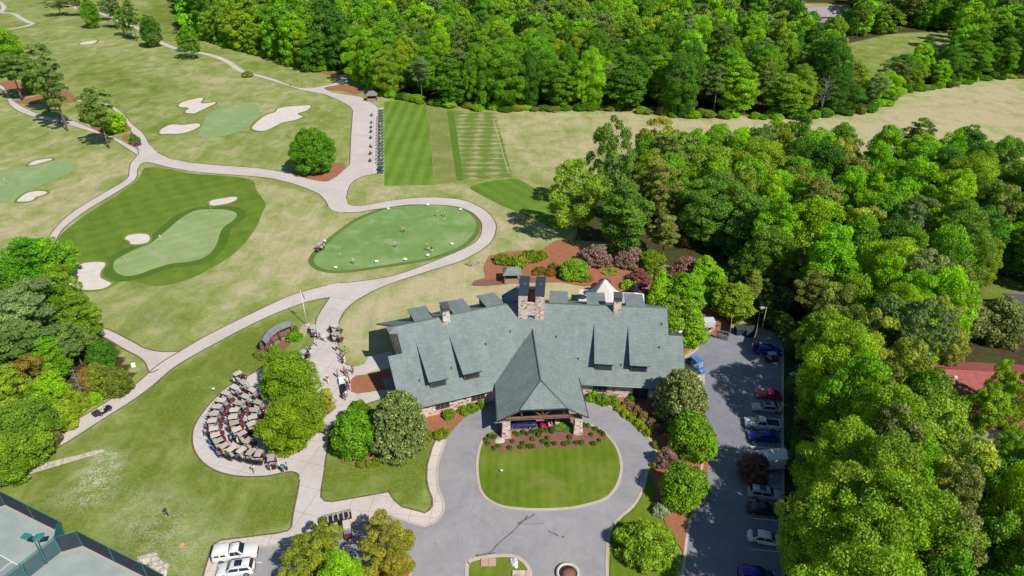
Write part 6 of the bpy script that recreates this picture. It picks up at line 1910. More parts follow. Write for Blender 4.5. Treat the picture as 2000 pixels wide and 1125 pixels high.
def lamp(bx, by, ty, label, style, mat):
    p = at(bx, by); h = height_from(bx, by, ty)
    root = empty('court_light' if style == 'court' else 'parking_lamp', (p.x, p.y, .04), 0, label, 'lamp post')
    mb = MB(); mb.tube([(0, 0, 0), (0, 0, h)], [.10, .07], 8); mb.lathe([(.2, 0), (.2, .25), (.12, .3)], (0, 0, 0), 10); mb.build('pole', mat, root)
    if style == 'court':
        a = MB(); a.tube([(-1.1, .0, h), (1.1, -.0, h)], .05, 5); a.build('arm', mat, root)
        for sx in (-1, 1):
            b = MB(); b.bbox((sx * .85, .1, h + .12), (1.0, .8, .22), .25 * sx); b.build('lamp_head', m_plain('teal_lamp_head', (.04, .22, .17), .5, .4), root)
    else:
        a = MB(); a.tube([(0, 0, h - .1), (-.7, -.3, h + .1)], .05, 5); a.build('arm', mat, root)
        b = MB(); b.bbox((-1.05, -.45, h + .12), (.95, .55, .24), .4); b.build('lamp_head', m_plain('grey_lamp_head', (.38, .37, .35), .5, .4), root)
lamp(91, 1101, 1050, 'green twin-headed floodlight pole on the tennis courts', 'court', m_plain('dark_teal_pole', (.02, .10, .10), .5, .4))
lamp(1485, 655, 600, 'grey parking lamp behind the dumpster yard', 'park', m_plain('grey_steel_pole', (.30, .29, .28), .5, .4))
lamp(1546, 772, 728, 'grey parking lamp at the wood edge by the red car', 'park', m_plain('grey_steel_pole_2', (.22, .22, .21), .5, .4))

p = at(600, 636); h = height_from(600, 636, 567)
root = empty('flagpole', (p.x, p.y, .05), 0, 'tall white flagpole on the grass wedge by the starter shelter', 'flagpole')
mb = MB(); mb.tube([(0, 0, 0), (0, 0, h)], [.09, .045], 10); mb.build('pole', M_WHITE, root)
mb = MB(); mb.lathe([(.02, -.1), (.1, -.03), (.1, .03), (.02, .1)], (0, 0, h + .1), 10); mb.build('finial', m_plain('gold_ball', (.6, .45, .12), .3, .5, .8), root)
mb = MB(); mb.lathe([(.6, 0), (.6, .25), (.5, .3)], (0, 0, 0), 14); mb.build('base', M_STONEL, root)
# limp national flag: folded cloth with red and white stripes and a blue corner
def m_flag():
    t = NT('flag_cloth')
    s = t.n('ShaderNodeSeparateXYZ'); t.l(t.n('ShaderNodeTexCoord').outputs['UV'], s.inputs[0])
    st = t.math('LESS_THAN', t.math('FRACT', t.math('MULTIPLY', s.outputs[1], 6.5)), .5)
    col = t.mix(st, (.72, .70, .68), (.45, .02, .03))
    can = t.math('MULTIPLY', t.math('LESS_THAN', s.outputs[0], .42), t.math('GREATER_THAN', s.outputs[1], .46))
    return t.done(t.mix(can, col, (.02, .03, .16)), .8, .1)
nu_, nv_ = 14, 10; vs = []; fs = []; uvs = []
for j in range(nv_ + 1):
    for i in range(nu_ + 1):
        u, v = i / nu_, j / nv_
        sag = u * 1.25
        vs.append((.09 + u * .55 - .15 * u * v, .13 * math.sin(u * 11) * u ** .5, h - .25 - (1 - v) * 1.25 - sag * .75)); uvs.append((u, v))
for j in range(nv_):
    for i in range(nu_):
        k = j * (nu_ + 1) + i; fs.append((k, k + 1, k + nu_ + 2, k + nu_ + 1))
me = bpy.data.meshes.new('flag'); me.from_pydata(vs, [], fs); ul = me.uv_layers.new(name='UVMap')
for l in me.loops: ul.data[l.index].uv = uvs[l.vertex_index]
me.materials.append(m_flag()); o = link_mesh('flag', me); o.location = (p.x, p.y, .05); tag(o, 'limp striped red, white and blue flag on the tall pole', 'flag')

# round brick planter and boulder on the entrance islands, headwall by the courts
def rock(name, px, py, sx, sy, sz, label, mat, rz=0.0, seed=1, cat='rock', z=.05):
    p = at(px, py)
    bm = bmesh.new(); bmesh.ops.create_icosphere(bm, subdivisions=3, radius=1)
    rr = random.Random(seed); ph = [rr.uniform(0, 6) for _ in range(6)]
    for v in bm.verts:
        c = v.co
        k = 1 + .16 * math.sin(3 * c.x + ph[0]) * math.cos(2.6 * c.y + ph[1]) + .1 * math.sin(6 * c.z + ph[2] + 4 * c.x) + .06 * math.sin(11 * c.y + ph[3])
        v.co = Vector((c.x * sx * k, c.y * sy * k, max(c.z * k, -.3) * sz))
    me = bpy.data.meshes.new(name); bm.to_mesh(me); bm.free()
    o = link_mesh(name, me, mat); o.location = (p.x, p.y, z + .2 * sz); o.rotation_euler = (0, 0, rz)
    return tag(o, label, cat)
M_ROCK = m_stone('brown_rock', .8, .75)
rock('boulder', 923, 516, 1.5, .9, .5, 'flat brown boulder beside the putting green path', M_ROCK, .2, 3)
rock('boulder', 939, 513, .9, .6, .35, 'smaller brown boulder touching the flat one by the path', M_ROCK, .5, 5)
rock('boulder', 976, 861, .95, .8, .2, 'pale round stone slab in the oval island mulch', m_plain('pale_slab', (.55, .46, .40), .9, .2), 0, 8)
rock('boulder', 1004, 1101, .55, .8, .45, 'white stone lying on the entrance island grass', m_plain('white_stone', (.62, .60, .58), .8, .3, var=.2, scale=3), .5, 9)
for px, lab in ((946.5, 'left'), (961.5, 'right')):
    p = at(px, 1100); root = tag(MB().bbox((0, 0, .07), (1.0, 1.15, .14), 0, .03).build('utility_cover', m_plain('pink_cover', (.52, .33, .26), .9, .2)), '%s pink square utility cover on the entrance island' % lab, 'utility cover'); root.location = (p.x, p.y, .15)
p = at(1018, 1124); o = tag(MB().bbox((0, 0, .1), (2.3, 1.1, .2)).build('stone_slab', M_STONEL), 'white slab on the entrance island at the bottom frame edge', 'slab'); o.location = (p.x, p.y, .14)
p = at(1109, 1122); root = empty('round_planter', (p.x, p.y, .05), 0, 'round stone-rimmed planter in the drive at the bottom edge', 'planter')
mb = MB(); mb.lathe([(1.55, 0), (1.55, .42), (1.2, .42), (1.2, .2)], (0, 0, 0), 28); mb.build('rim', M_WALK, root)
mb = MB(); mb.lathe([(1.2, .25), (.2, .34)], (0, 0, 0), 20); mb.build('soil', M_MULCH, root)
for i, (px, py, s) in enumerate([(285, 1093, 1.1), (293, 1092, .9), (302, 1098, .9), (308, 1105, 1.0), (313, 1113, 1.0), (317, 1122, 1.0)]):
    rock('rubble_stone', px, py, s, s * .7, .5, 'pale rubble stone edging the gully by the tennis fence, %s from the top' % ordn(i), M_RIP, i, 20 + i, 'stone')
o = rock('bare_stump', 355, 1065, .45, .45, .35, 'low orange-brown stump on the lawn above the parked truck', m_plain('cut_wood', (.50, .30, .14), .8, .2), 0, 31, 'stump')
# ================================================================== VEHICLES
def m_paint(name, c, rough=.28):
    t = NT(name)
    t.b.inputs['Coat Weight'].default_value = .5
    t.b.inputs['Coat Roughness'].default_value = .08
    n = t.noise(1.2, 3)
    return t.done(t.mix(t.ramp(n, .3, .7), tuple(x * .93 for x in c), c), rough, .5)
P_WHITE = m_paint('white_paint', (.76, .76, .75)); P_CREAM = m_paint('cream_paint', (.60, .52, .45), .5); P_SILV = m_paint('silver_paint', (.50, .52, .54)); P_BLUE = m_paint('deep_blue_paint', (.015, .025, .33))
_t = P_CREAM.node_tree; _oi = _t.nodes.new('ShaderNodeObjectInfo'); _mr = _t.nodes.new('ShaderNodeMapRange'); _mr.inputs['To Min'].default_value = .72; _mr.inputs['To Max'].default_value = 1.12; _hs = _t.nodes.new('ShaderNodeHueSaturation')
_t.links.new(_oi.outputs['Random'], _mr.inputs[0]); _t.links.new(_mr.outputs[0], _hs.inputs['Value'])
_pb = _t.nodes['Principled BSDF']; _src = _pb.inputs['Base Color'].links[0].from_socket; _t.links.new(_src, _hs.inputs['Color']); _t.links.new(_hs.outputs[0], _pb.inputs['Base Color'])
P_NAVY = m_paint('navy_paint', (.03, .045, .16)); P_RED = m_paint('crimson_paint', (.42, .015, .07)); P_BLACK = m_paint('black_paint', (.015, .015, .018)); P_SKY = m_paint('sky_blue_paint', (.05, .22, .62)); P_MAROON = m_paint('maroon_paint', (.16, .018, .035), .35)
M_TYRE = m_plain('tyre_rubber', (.018, .018, .02), .85, .2)
M_RIM = m_plain('alloy_rim', (.42, .42, .43), .35, .5, .5)
M_GLASS = m_plain('car_glass', (.018, .028, .05), .06, .6)
M_LAMP = m_plain('lamp_lens', (.62, .64, .66), .1, .6)
M_TAIL = m_plain('tail_lens', (.35, .015, .02), .2, .5)
M_CHARC = m_plain('charcoal_trim', (.045, .045, .048), .6, .3)
M_CUSH = m_plain('seat_vinyl', (.46, .40, .33), .6, .3)
M_BLKP = m_plain('black_plastic', (.02, .02, .022), .6, .3)

def loft(mb, secs, smooth=True):
    """secs: list of rings (equal length) of 3-D points"""
    n = len(secs[0]); vs = [p for s in secs for p in s]; fs = []
    for i in range(len(secs) - 1):
        for k in range(n):
            j = (k + 1) % n
            fs.append((i * n + k, i * n + j, (i + 1) * n + j, (i + 1) * n + k))
    fs.append(tuple(range(n - 1, -1, -1))); fs.append(tuple(range((len(secs) - 1) * n, len(secs) * n)))
    return mb.add(vs, fs, smooth)

def ring(x, hw, z0, z1, r=.12, tumble=.0):
    """rounded-rectangle section across the car at x"""
    t = tumble
    return [(x, -hw + .05, z0), (x, -hw, z0 + .1), (x, -hw, z1 - r * 1.6), (x, -hw + r * .35 + t, z1 - r * .5), (x, -hw + r + t, z1), (x, 0, z1 + .02), (x, hw - r - t, z1), (x, hw - r * .35 - t, z1 - r * .5), (x, hw, z1 - r * 1.6), (x, hw, z0 + .1), (x, hw - .05, z0)]

def car(name, px, py, heading, L, Wd, H, kind, paint, label, cat, sunroof=False, front_px=None):
    """heading: world angle of the nose.  x runs rear (-) to nose (+)"""
    p = at(px, py)
    root = empty(name, (p.x, p.y, .07), heading, label, cat)
    hl, hw = L / 2, Wd / 2
    gc = .20
    belt = H * (.60 if kind in ('sedan', 'coupe') else .62)
    hood = belt - .04
    mb = MB()
    X = {'sedan': (.95, .93, .86), 'coupe': (.9, .9, .8), 'wagon': (.98, .9, .98), 'suv': (.98, .92, .98), 'pickup': (.98, .96, .95), 'capped': (.98, .96, .95)}[kind]
    st = [(-hl, .86, gc + .22, belt * .80), (-hl + .12, .95, gc + .05, belt * .95), (-hl + .5, 1, gc, belt * 1.0), (-.2 * L, 1, gc, belt), (.12 * L, 1, gc, belt), (.22 * L, 1, gc, belt * 1.0), (hl - .55, .98, gc, hood * .95), (hl - .15, .92, gc + .05, hood * .80), (hl, .82, gc + .15, hood * .66)]
    loft(mb, [ring(x, hw * k, z0, z1, .13) for x, k, z0, z1 in st])
    # cabin
    if kind == 'sedan': c0, c1, c2, c3 = -hl + .55, -hl + 1.35, .10 * L, .24 * L
    elif kind == 'coupe': c0, c1, c2, c3 = -hl + .45, -hl + 1.55, .04 * L, .18 * L
    elif kind in ('wagon', 'suv'): c0, c1, c2, c3 = -hl + .16, -hl + .55, .08 * L, .23 * L
    else: c0, c1, c2, c3 = -.10 * L, -.085 * L, .10 * L, .21 * L
    def cab(x, z, k): return ring(x, hw * k, belt - .10, z, .14, .06 * (z - belt) / max(H - belt, .1))
    loft(mb, [cab(c0, belt + .02, .93), cab(c0 + (c1 - c0) * .55, belt + (H - belt) * .6, .90), cab(c1, H - .03, .84), cab((c1 + c2) / 2, H, .83), cab(c2, H - .04, .83), cab(c2 + (c3 - c2) * .5, belt + (H - belt) * .52, .89), cab(c3, belt + .01, .93)])
    if kind == 'capped':
        loft(mb, [ring(-hl + .15, hw * .93, belt - .05, H - .08, .1, .06), ring(-hl + .4, hw * .93, belt - .05, H - .02, .1, .08), ring(-.13 * L, hw * .93, belt - .05, H - .02, .1, .08)])
    body = mb.build('body', paint, root)
    # glazing, set a little proud of the cabin
    def quad(nm, pts, off, mat=M_GLASS):
        q = MB(); q.add([Vector(a) + Vector(off) for a in pts], [tuple(range(len(pts)))]); return q.build(nm, mat, root)
    zb, zt = belt + .06, H - .09
    def cx(z, a, b): # x on the raked pillar line at height z
        return a + (b - a) * (z - belt) / (H - belt)
    wy0, wy1 = hw * .84, hw * .72
    quad('windshield', [(cx(zb, c3, c2), -wy0, zb), (cx(zb, c3, c2), wy0, zb), (cx(zt, c3, c2), wy1, zt), (cx(zt, c3, c2), -wy1, zt)], (.05, 0, .05))
    if kind != 'capped':
        quad('rear_window', [(cx(zb, c0, c1), -wy0, zb), (cx(zt, c0, c1), -wy1, zt), (cx(zt, c0, c1), wy1, zt), (cx(zb, c0, c1), wy0, zb)], (-.05, 0, .05))
    for sg in (-1, 1):
        y0, y1 = hw * .925 * sg, hw * .84 * sg
        xa, xb = cx(zb, c0, c1) + .16, cx(zb, c3, c2) - .14
        xc, xd = cx(zt, c0, c1) + .14, cx(zt, c3, c2) - .08
        m1 = .5
        for t0, t1 in ((.0, .47), (.53, 1.0)):
            pts = [(xa + (xb - xa) * t0, y0, zb), (xa + (xb - xa) * t1, y0, zb), (xc + (xd - xc) * t1, y1, zt), (xc + (xd - xc) * t0, y1, zt)]
            quad('side_window', pts if sg < 0 else pts[::-1], (0, .035 * sg, 0))
        if kind == 'capped':
            for t0 in (-hl + .45, -hl + 1.25):
                quad('cap_window', [(t0, hw * .93 * sg, zb + .05), (t0 + .6, hw * .93 * sg, zb + .05), (t0 + .6, hw * .90 * sg, zt - .05), (t0, hw * .90 * sg, zt - .05)], (0, .02 * sg, 0))
        hd = MB(); hd.box((hl - .13, sg * hw * .68, hood * .72), (.2, .42, .14)); hd.build('headlight', M_LAMP, root)
        tl = MB(); tl.box((-hl + .07, sg * hw * .74, belt * .78), (.14, .34, .2)); tl.build('taillight', M_TAIL, root)
        mi = MB(); mi.bbox((cx(zb, c3, c2) - .25, sg * (hw + .08), belt + .08), (.14, .2, .14), 0, .04); mi.build('mirror', paint, root)
        for x in (hl - L * .19, -hl + L * .20):
            wr = .33 if kind in ('sedan', 'coupe') else .38
            w = MB(); w.lathe([(wr * .7, -.11), (wr * .96, -.11), (wr, -.07), (wr, .07), (wr * .96, .11), (wr * .7, .11)], (x, sg * (hw - .09), wr - .03), 20, 'Y'); wo = w.build('wheel', M_TYRE, root)
            r_ = MB(); r_.lathe([(wr * .66, -.118), (wr * .5, -.125), (wr * .5, .125), (wr * .66, .118)], (x, sg * (hw - .09), wr - .03), 16, 'Y'); r_.build('rim', M_RIM, wo)
    if kind == 'pickup':
        bd = MB(); bd.box((-hl + (hl - .10 * L - .05) / 2 + .06, 0, belt + .003), (hl - .10 * L - .30, Wd * .78, .05)); bd.build('cargo_bed', M_BLKP, root)
        rl = MB()
        for sg in (-1, 1): rl.box((-hl + (hl - .1 * L) / 2, sg * hw * .90, belt + .06), (hl - .1 * L - .1, .1, .12))
        rl.box((-hl + .1, 0, belt + .06), (.1, Wd * .86, .12)); rl.build('bed_rail', paint, root)
    gr = MB(); gr.box((hl - .045, 0, hood * .5), (.1, Wd * .55, .2)); gr.build('grille', M_BLKP, root)
    for sx in (-1, 1):
        b = MB(); b.bbox((sx * (hl - .05), 0, gc + .2), (.2, Wd * .86, .18), 0, .05); b.build('bumper', M_CHARC if kind in ('pickup', 'capped', 'suv') else paint, root)
    if sunroof:
        s_ = MB(); s_.box(((c1 + c2) / 2 + .25, 0, H + .012), (.95, Wd * .5, .04)); s_.build('sunroof', M_GLASS, root)
    if kind in ('suv', 'wagon'):
        for sg in (-1, 1):
            t_ = MB(); t_.tube([(c1 + .1, sg * hw * .66, H + .05), (c2 - .1, sg * hw * .66, H + .05)], .025, 5); t_.build('roof_rail', M_CHARC, root)
    return root

def head(a, b):
    """heading in the world from photo pixel a to photo pixel b"""
    d = at(*b) - at(*a); return math.atan2(d.y, d.x)
car('parked_truck', 462, 1087, head((422, 1090), (500, 1079)), 5.7, 2.0, 1.95, 'capped', P_WHITE, 'white pickup with white camper cap at the lower left sidewalk', 'pickup truck')
car('parked_suv', 463, 1117, head((494, 1113), (430, 1121)), 4.7, 1.9, 1.68, 'suv', P_WHITE, 'white suv with dark sunroof beside the capped pickup', 'car', True)
car('parked_car', 1500, 776, head((1526, 779), (1478, 774)), 4.3, 1.8, 1.35, 'coupe', P_RED, 'crimson car at the top of the right parking row', 'car')
car('parked_car', 1496, 801, head((1524, 803), (1470, 799)), 4.8, 1.85, 1.45, 'sedan', P_SILV, 'pale silver sedan with sunroof in the shade, beside the crimson car', 'car', True)
car('parked_truck', 1487, 834, head((1520, 838), (1454, 830)), 5.6, 2.0, 1.85, 'pickup', P_WHITE, 'white crew-cab pickup in the right parking row', 'pickup truck')
car('parked_car', 1490, 858, head((1518, 860), (1460, 855)), 4.7, 1.8, 1.42, 'sedan', P_BLUE, 'deep blue sedan beside the white pickup', 'car')
car('parked_wagon', 1493, 970, head((1462, 965), (1526, 975)), 4.8, 1.85, 1.6, 'wagon', P_SILV, 'silver wagon with roof rails parked nose to the kerb', 'car', True)
car('parked_car', 1489, 1000, head((1464, 997), (1520, 1005)), 4.5, 1.8, 1.42, 'sedan', P_BLACK, 'black car deep in shade below the silver wagon', 'car')
car('parked_car', 1494, 1057, head((1460, 1051), (1528, 1064)), 4.8, 1.85, 1.45, 'sedan', P_WHITE, 'white sedan alone in the lower part of the right parking lot', 'car')
car('parked_car', 1476, 1130, head((1452, 1126), (1512, 1134)), 4.6, 1.85, 1.5, 'suv', P_BLUE, 'blue car cut by the bottom edge of the parking lot', 'car')
car('parked_car', 1499, 690, head((1478, 689), (1524, 692)), 4.9, 1.9, 1.6, 'suv', P_BLUE, 'dark blue car in deep shade below the dumpster yard', 'car')
car('parked_suv', 1018, 832, head((1045, 831), (990, 833)), 4.9, 1.9, 1.7, 'suv', P_NAVY, 'navy suv waiting under the porch roof', 'car')

# ------------------------------------------------------------------ golf carts
def cart_parts(root, body=P_MAROON, roofm=P_CREAM, rows=1, roof=True, bed=False):
    mb = MB()
    # x forward
    loft(mb, [ring(-1.15, .50, .28, .62, .08), ring(-.9, .56, .24, .72, .08), ring(-.35, .57, .24, .70, .08), ring(-.2, .56, .22, .40, .05), ring(.45, .56, .22, .36, .05), ring(.62, .56, .22, .62, .08), ring(.85, .54, .24, .74, .1), ring(1.15, .46, .28, .60, .12)])
    mb.build('body', P_BLACK if body is P_MAROON else body, root)
    cw = MB(); loft(cw, [ring(.56, .53, .40, .69, .08), ring(.70, .57, .36, .76, .09), ring(.90, .55, .36, .765, .1), ring(1.19, .46, .36, .62, .12)]); cw.build('cowl', body, root)
    s = MB(); s.bbox((-.42, 0, .78), (.52, 1.02, .18), 0, .05); s.build('seat', M_CUSH, root)
    s = MB(); s.box((-.72, 0, 1.05), (.12, 1.02, .42), 0, 1, 0, -.15); s.build('backrest', M_CUSH, root)
    if roof:
        r_ = MB(); r_.bbox((-.18, 0, 1.88), (1.46, 1.02, .09), 0, .06); r_.build('roof', roofm, root)
        for x0, x1 in ((-.98, -.95), (.72, .52)):
            for sg in (-1, 1):
                q = MB(); q.tube([(x0, .50 * sg, .6), (x1, .50 * sg, 1.87)], .028, 5); q.build('roof_post', M_BLKP, root)
    for x, y in ((.78, .46), (.78, -.46), (-.80, .46), (-.80, -.46)):
        w = MB(); w.lathe([(.12, -.09), (.21, -.09), (.23, -.05), (.23, .05), (.21, .09), (.12, .09)], (x, y, .23), 12, 'Y'); wo = w.build('wheel', M_TYRE, root)
        h_ = MB(); h_.lathe([(.12, -.095), (.12, .095)], (x, y, .23), 10, 'Y'); h_.build('rim', M_RIM, wo)
    st = MB(); st.tube([(.62, .25, .66), (.28, .25, 1.02)], .025, 5)
    st.tube([(.27 + .10 * math.sin(a) * .5, .25 + .17 * math.cos(a), 1.03 + .15 * math.sin(a)) for a in [k * .6283 for k in range(11)]], .018, 4, cap=False); st.build('steering_wheel', M_BLKP, root)
    g = MB(); g.box((.60, 0, 1.30), (.03, .98, .85), 0, 1, 0, -.14); 
    gl = g.build('windshield', M_WS, root) if roof else None
    if bed:
        b = MB(); b.box((-1.25, 0, .70), (1.0, 1.1, .08))
        for sg in (-1, 1): b.box((-1.25, sg * .53, .86), (1.0, .05, .28))
        b.box((-1.73, 0, .86), (.05, 1.1, .28)); b.build('cargo_bed', M_CHARC, root)
    else:
        b = MB(); b.box((-1.12, 0, .62), (.28, 1.0, .06)); b.tube([(-1.0, -.45, 1.02), (-1.0, .45, 1.02)], .025, 5); b.tube([(-1.22, -.45, .9), (-1.22, .45, .9)], .025, 5)
        for sg in (-1, 1): b.tube([(-1.0, .45 * sg, .6), (-1.0, .45 * sg, 1.02), (-1.22, .45 * sg, .9), (-1.22, .45 * sg, .62)], .022, 4)
        b.build('bag_rack', M_BLKP, root)
    return root
def m_clear():
    t = NT('clear_windshield')
    tr = t.n('ShaderNodeBsdfTransparent'); ms = t.n('ShaderNodeMixShader'); ms.inputs[0].default_value = .25
    t.l(tr.outputs[0], ms.inputs[1]); t.l(t.b.outputs[0], ms.inputs[2]); t.l(ms.outputs[0], t.out.inputs[0])
    return t.done((.5, .55, .58), .1, .5)
M_WS = m_clear()
proto_cart = cart_parts(empty('golf_cart', (0, 0, 0)))
first_cart = [True]
def place_cart(px, py, heading, label, group, h=1.8):
    p = at(px, py, h)
    o = proto_cart if first_cart[0] else copy_tree(proto_cart)
    first_cart[0] = False
    o.location = (p.x, p.y, .08); o.rotation_euler = (0, 0, heading)
    return tag(o, label, 'golf cart', group)

def bag_parts(nm, mat, top):
    mb = MB(); mb.lathe([(.10, 0), (.13, .04), (.125, .45), (.145, .78), (.14, .86)], (0, 0, 0), 10)
    mb.bbox((.12, 0, .35), (.1, .2, .4), 0, .03)
    o = mb.build(nm, mat)
    c = MB()
    rr = random.Random(4)
    for k in range(7):
        a, r_ = rr.uniform(0, 6.28), rr.uniform(.02, .09)
        x, y = math.cos(a) * r_, math.sin(a) * r_
        L = rr.uniform(.12, .28)
        c.tube([(x, y, .84), (x * 1.5, y * 1.5, .86 + L)], .012, 4); c.bbox((x * 1.5 + .03, y * 1.5, .88 + L), (.1, .06, .06), a, .02)
    c.build('club_heads', top, o)
    return o
BAGM = [('black', m_plain('black_bag', (.02, .02, .024), .7, .3)), ('white', m_plain('white_bag', (.66, .66, .66), .6, .3)), ('maroon', m_plain('maroon_bag', (.14, .02, .035), .7, .3)), ('blue', m_plain('blue_bag', (.05, .12, .38), .7, .3)), ('grey', m_plain('grey_bag', (.16, .16, .17), .7, .3))]
BAGP = [bag_parts('golf_bag', m_, M_RIM if n != 'white' else M_BLKP) for n, m_ in BAGM]
bag_used = [False] * 5
def put_bag(kind, x, y, z, rz, lean, label, group):
    o = BAGP[kind] if not bag_used[kind] else copy_tree(BAGP[kind])
    bag_used[kind] = True
    o.location = (x, y, z); o.rotation_euler = (0, lean, rz)
    return tag(o, label, 'golf bag', group)

OUTER = z4([(1070, 530), (890, 640), (700, 760), (600, 920)], 380, 700, 11.11) + z4([(370, 40), (325, 150), (295, 260), (320, 380), (345, 480), (390, 565), (480, 640), (590, 690), (750, 710), (890, 740), (1010, 760), (1200, 830)], 380, 790, 8.033)
INNER = z4([(1270, 700), (1120, 835), (990, 980)], 380, 700, 11.11) + z4([(640, 90), (620, 200), (640, 290), (680, 390), (760, 450), (850, 560)], 380, 790, 8.033)
INMOST = z4([(1400, 960)], 380, 700, 11.11) + z4([(960, 90), (930, 200), (910, 300)], 380, 790, 8.033)
random.seed(5)
for nm, arc in (('outer', OUTER), ('inner', INNER), ('innermost', INMOST)):
    for i, (px, py) in enumerate(arc):
        ctr = (556, 800) if nm != 'outer' else (552, 806)
        hd = head((px, py), ctr) + random.uniform(-.08, .08)
        lab = 'maroon cart with cream roof, %s from the top in the %s parked arc' % (ordn(i), nm)
        o = place_cart(px, py, hd, lab, 'golf carts parked in arcs on the cart pad')
        c, s = math.cos(hd), math.sin(hd)
        for sg, sd_ in ((1, 'left'), (-1, 'right')):
            k = random.choice([0, 0, 0, 1, 4, 2, 3])
            lx, ly = -1.10, .24 * sg
            x, y = o.location.x + c * lx - s * ly, o.location.y + s * lx + c * ly
            put_bag(k, x, y, .74, hd + math.pi, .22, '%s bag, %s side of the %s cart from the top, %s arc' % (BAGM[k][0], sd_, ordn(i), nm), 'golf bags strapped on the parked carts')
# carts elsewhere
EXTRA = [(466, 729, head((455, 735), (480, 722)), 'cream-roofed cart at the upper tip of the cart pad with two white bags', (1, 1)), (611, 640, head((611, 636), (613, 655)), 'cream-roofed cart at the plaza edge beside the flagpole', (0, 4)), (656, 636, head((650, 636), (680, 636)), 'upper of two carts at the lawn edge of the plaza', (0, 0)),
         (657, 652, head((650, 652), (680, 653)), 'lower of two carts at the lawn edge of the plaza', (0, 0)), (592, 687, head((590, 690), (612, 678)), 'cart half under the plaza tree with people beside it', (1, 0)), (623, 477, head((628, 474), (615, 481)), 'white-roofed cart at the left tip of the putting green', (1, 0)),
         (677, 1027, head((674, 1022), (676, 1040)), 'cream-roofed cart beside the lower parking lot line', (0, 0))]
for px, py, hd, lab, bags in EXTRA:
    o = place_cart(px, py, hd, lab, None)
    if 'group' in o.keys(): del o['group']
    c, s = math.cos(hd), math.sin(hd)
    for sg, k in zip((1, -1), bags):
        lx, ly = -1.10, .24 * sg
        put_bag(k, o.location.x + c * lx - s * ly, o.location.y + s * lx + c * ly, .74, hd + math.pi, .22, '%s bag on %s of the %s' % (BAGM[k][0], 'left' if sg > 0 else 'right', ' '.join(lab.split()[:9])), None)
# open black cart on the lower path, blue utility cart with trailer, carts under the porch
p = at(205, 806); o = empty('open_cart', (p.x, p.y, .09), head((192, 813), (219, 797)), 'black open cart without roof on the lower cart path', 'golf cart'); cart_parts(o, P_BLACK, P_BLACK, roof=False, bed=True)
p = at(1361, 722); o = empty('utility_cart', (p.x, p.y, .09), head((1350, 712), (1366, 724)), 'bright blue roofed utility cart beside the service drive', 'utility cart'); cart_parts(o, P_SKY, P_SKY, bed=True); o.scale = (1.35, 1.3, 1.15)
p = at(1068, 835); o = empty('red_cart', (p.x, p.y, .09), head((1076, 834), (1058, 835)), 'small red open cart under the porch roof', 'golf cart'); cart_parts(o, P_RED, P_RED, roof=False)
p = at(1094, 834); o = empty('grey_cart', (p.x, p.y, .09), head((1086, 832), (1104, 836)), 'grey-green open cart under the porch roof', 'golf cart'); cart_parts(o, m_paint('grey_green_paint', (.12, .15, .14)), P_BLACK, roof=False)
def flat_trailer(px, py, rz, L, Wd, label, name='flat_trailer', rails=4, m1=M_CHARC, m2=M_GUT):
    p = at(px, py); root = empty(name, (p.x, p.y, .08), rz, label, 'trailer')
    mb = MB(); mb.box((0, 0, .5), (L, Wd, .08)); mb.build('deck', m1, root)
    mb = MB()
    for sg in (-1, 1):
        for z in (.75, 1.0): mb.tube([(-L / 2, sg * Wd / 2, z), (L / 2, sg * Wd / 2, z)], .03, 4)
        for k in range(5): mb.tube([(-L / 2 + L * k / 4, sg * Wd / 2, .5), (-L / 2 + L * k / 4, sg * Wd / 2, 1.0)], .03, 4)
    for sx in (-1, 1): mb.tube([(sx * L / 2, -Wd / 2, 1.0), (sx * L / 2, Wd / 2, 1.0)], .03, 4)
    mb.build('railing', m2, root)
    for k in range(rails):
        b = MB(); b.bbox((-L / 2 + L * (k + .5) / rails, 0, .72), (L / rails * .3, Wd * .8, .3), 0, .05); b.build('seat_row', M_CUSH if name == 'shuttle_cart' else m1, root)
    for sx in (-1, 1):
        for sg in (-1, 1):
            w = MB(); w.lathe([(.14, -.1), (.26, -.1), (.28, 0), (.26, .1), (.14, .1)], (sx * L * .32, sg * (Wd / 2 - .02), .28), 12, 'Y'); w.build('wheel', M_TYRE, root)
    return root
o = flat_trailer(662, 1017, head((640, 1022), (682, 1012)), 3.6, 1.3, 'long dark open shuttle cart on the lower sidewalk', 'shuttle_cart', 5, M_BLKP, M_CHARC)
mb = MB(); mb.bbox((-2.15, 0, .6), (.8, 1.2, .6), 0, .1); mb.build('body', P_BLACK, o)
mb = MB(); mb.box((-1.78, 0, 1.15), (.04, 1.1, .7), 0, 1, 0, .2); mb.build('windshield', M_WS, o)
flat_trailer(1347, 724, head((1333, 712), (1360, 730)), 3.6, 1.7, 'dark open utility trailer behind the blue utility cart', rails=0)
p = at(1506, 706); o = empty('open_cart', (p.x, p.y, .08), 0.1, 'dark shaded cart with pale blue roof below the blue car', 'golf cart'); cart_parts(o, P_BLACK, m_paint('pale_blue_roof', (.30, .45, .60), .5))
# ================================================================== PEOPLE
def m_col(name, rough=.85):
    t = NT(name)
    oi = t.n('ShaderNodeObjectInfo')
    n = t.noise(9, 3)
    k = t.math('MULTIPLY_ADD', n, .5, .75)
    kk = t.n('ShaderNodeCombineXYZ')
    for i in range(3): t.l(k, kk.inputs[i])
    return t.done(t.mix(1.0, oi.outputs['Color'], kk.outputs[0], 'MULTIPLY'), rough, .2)
M_CLOTH = m_col('cloth'); M_SKIN = m_col('skin', .6); M_HAIR = m_col('hair', .7)

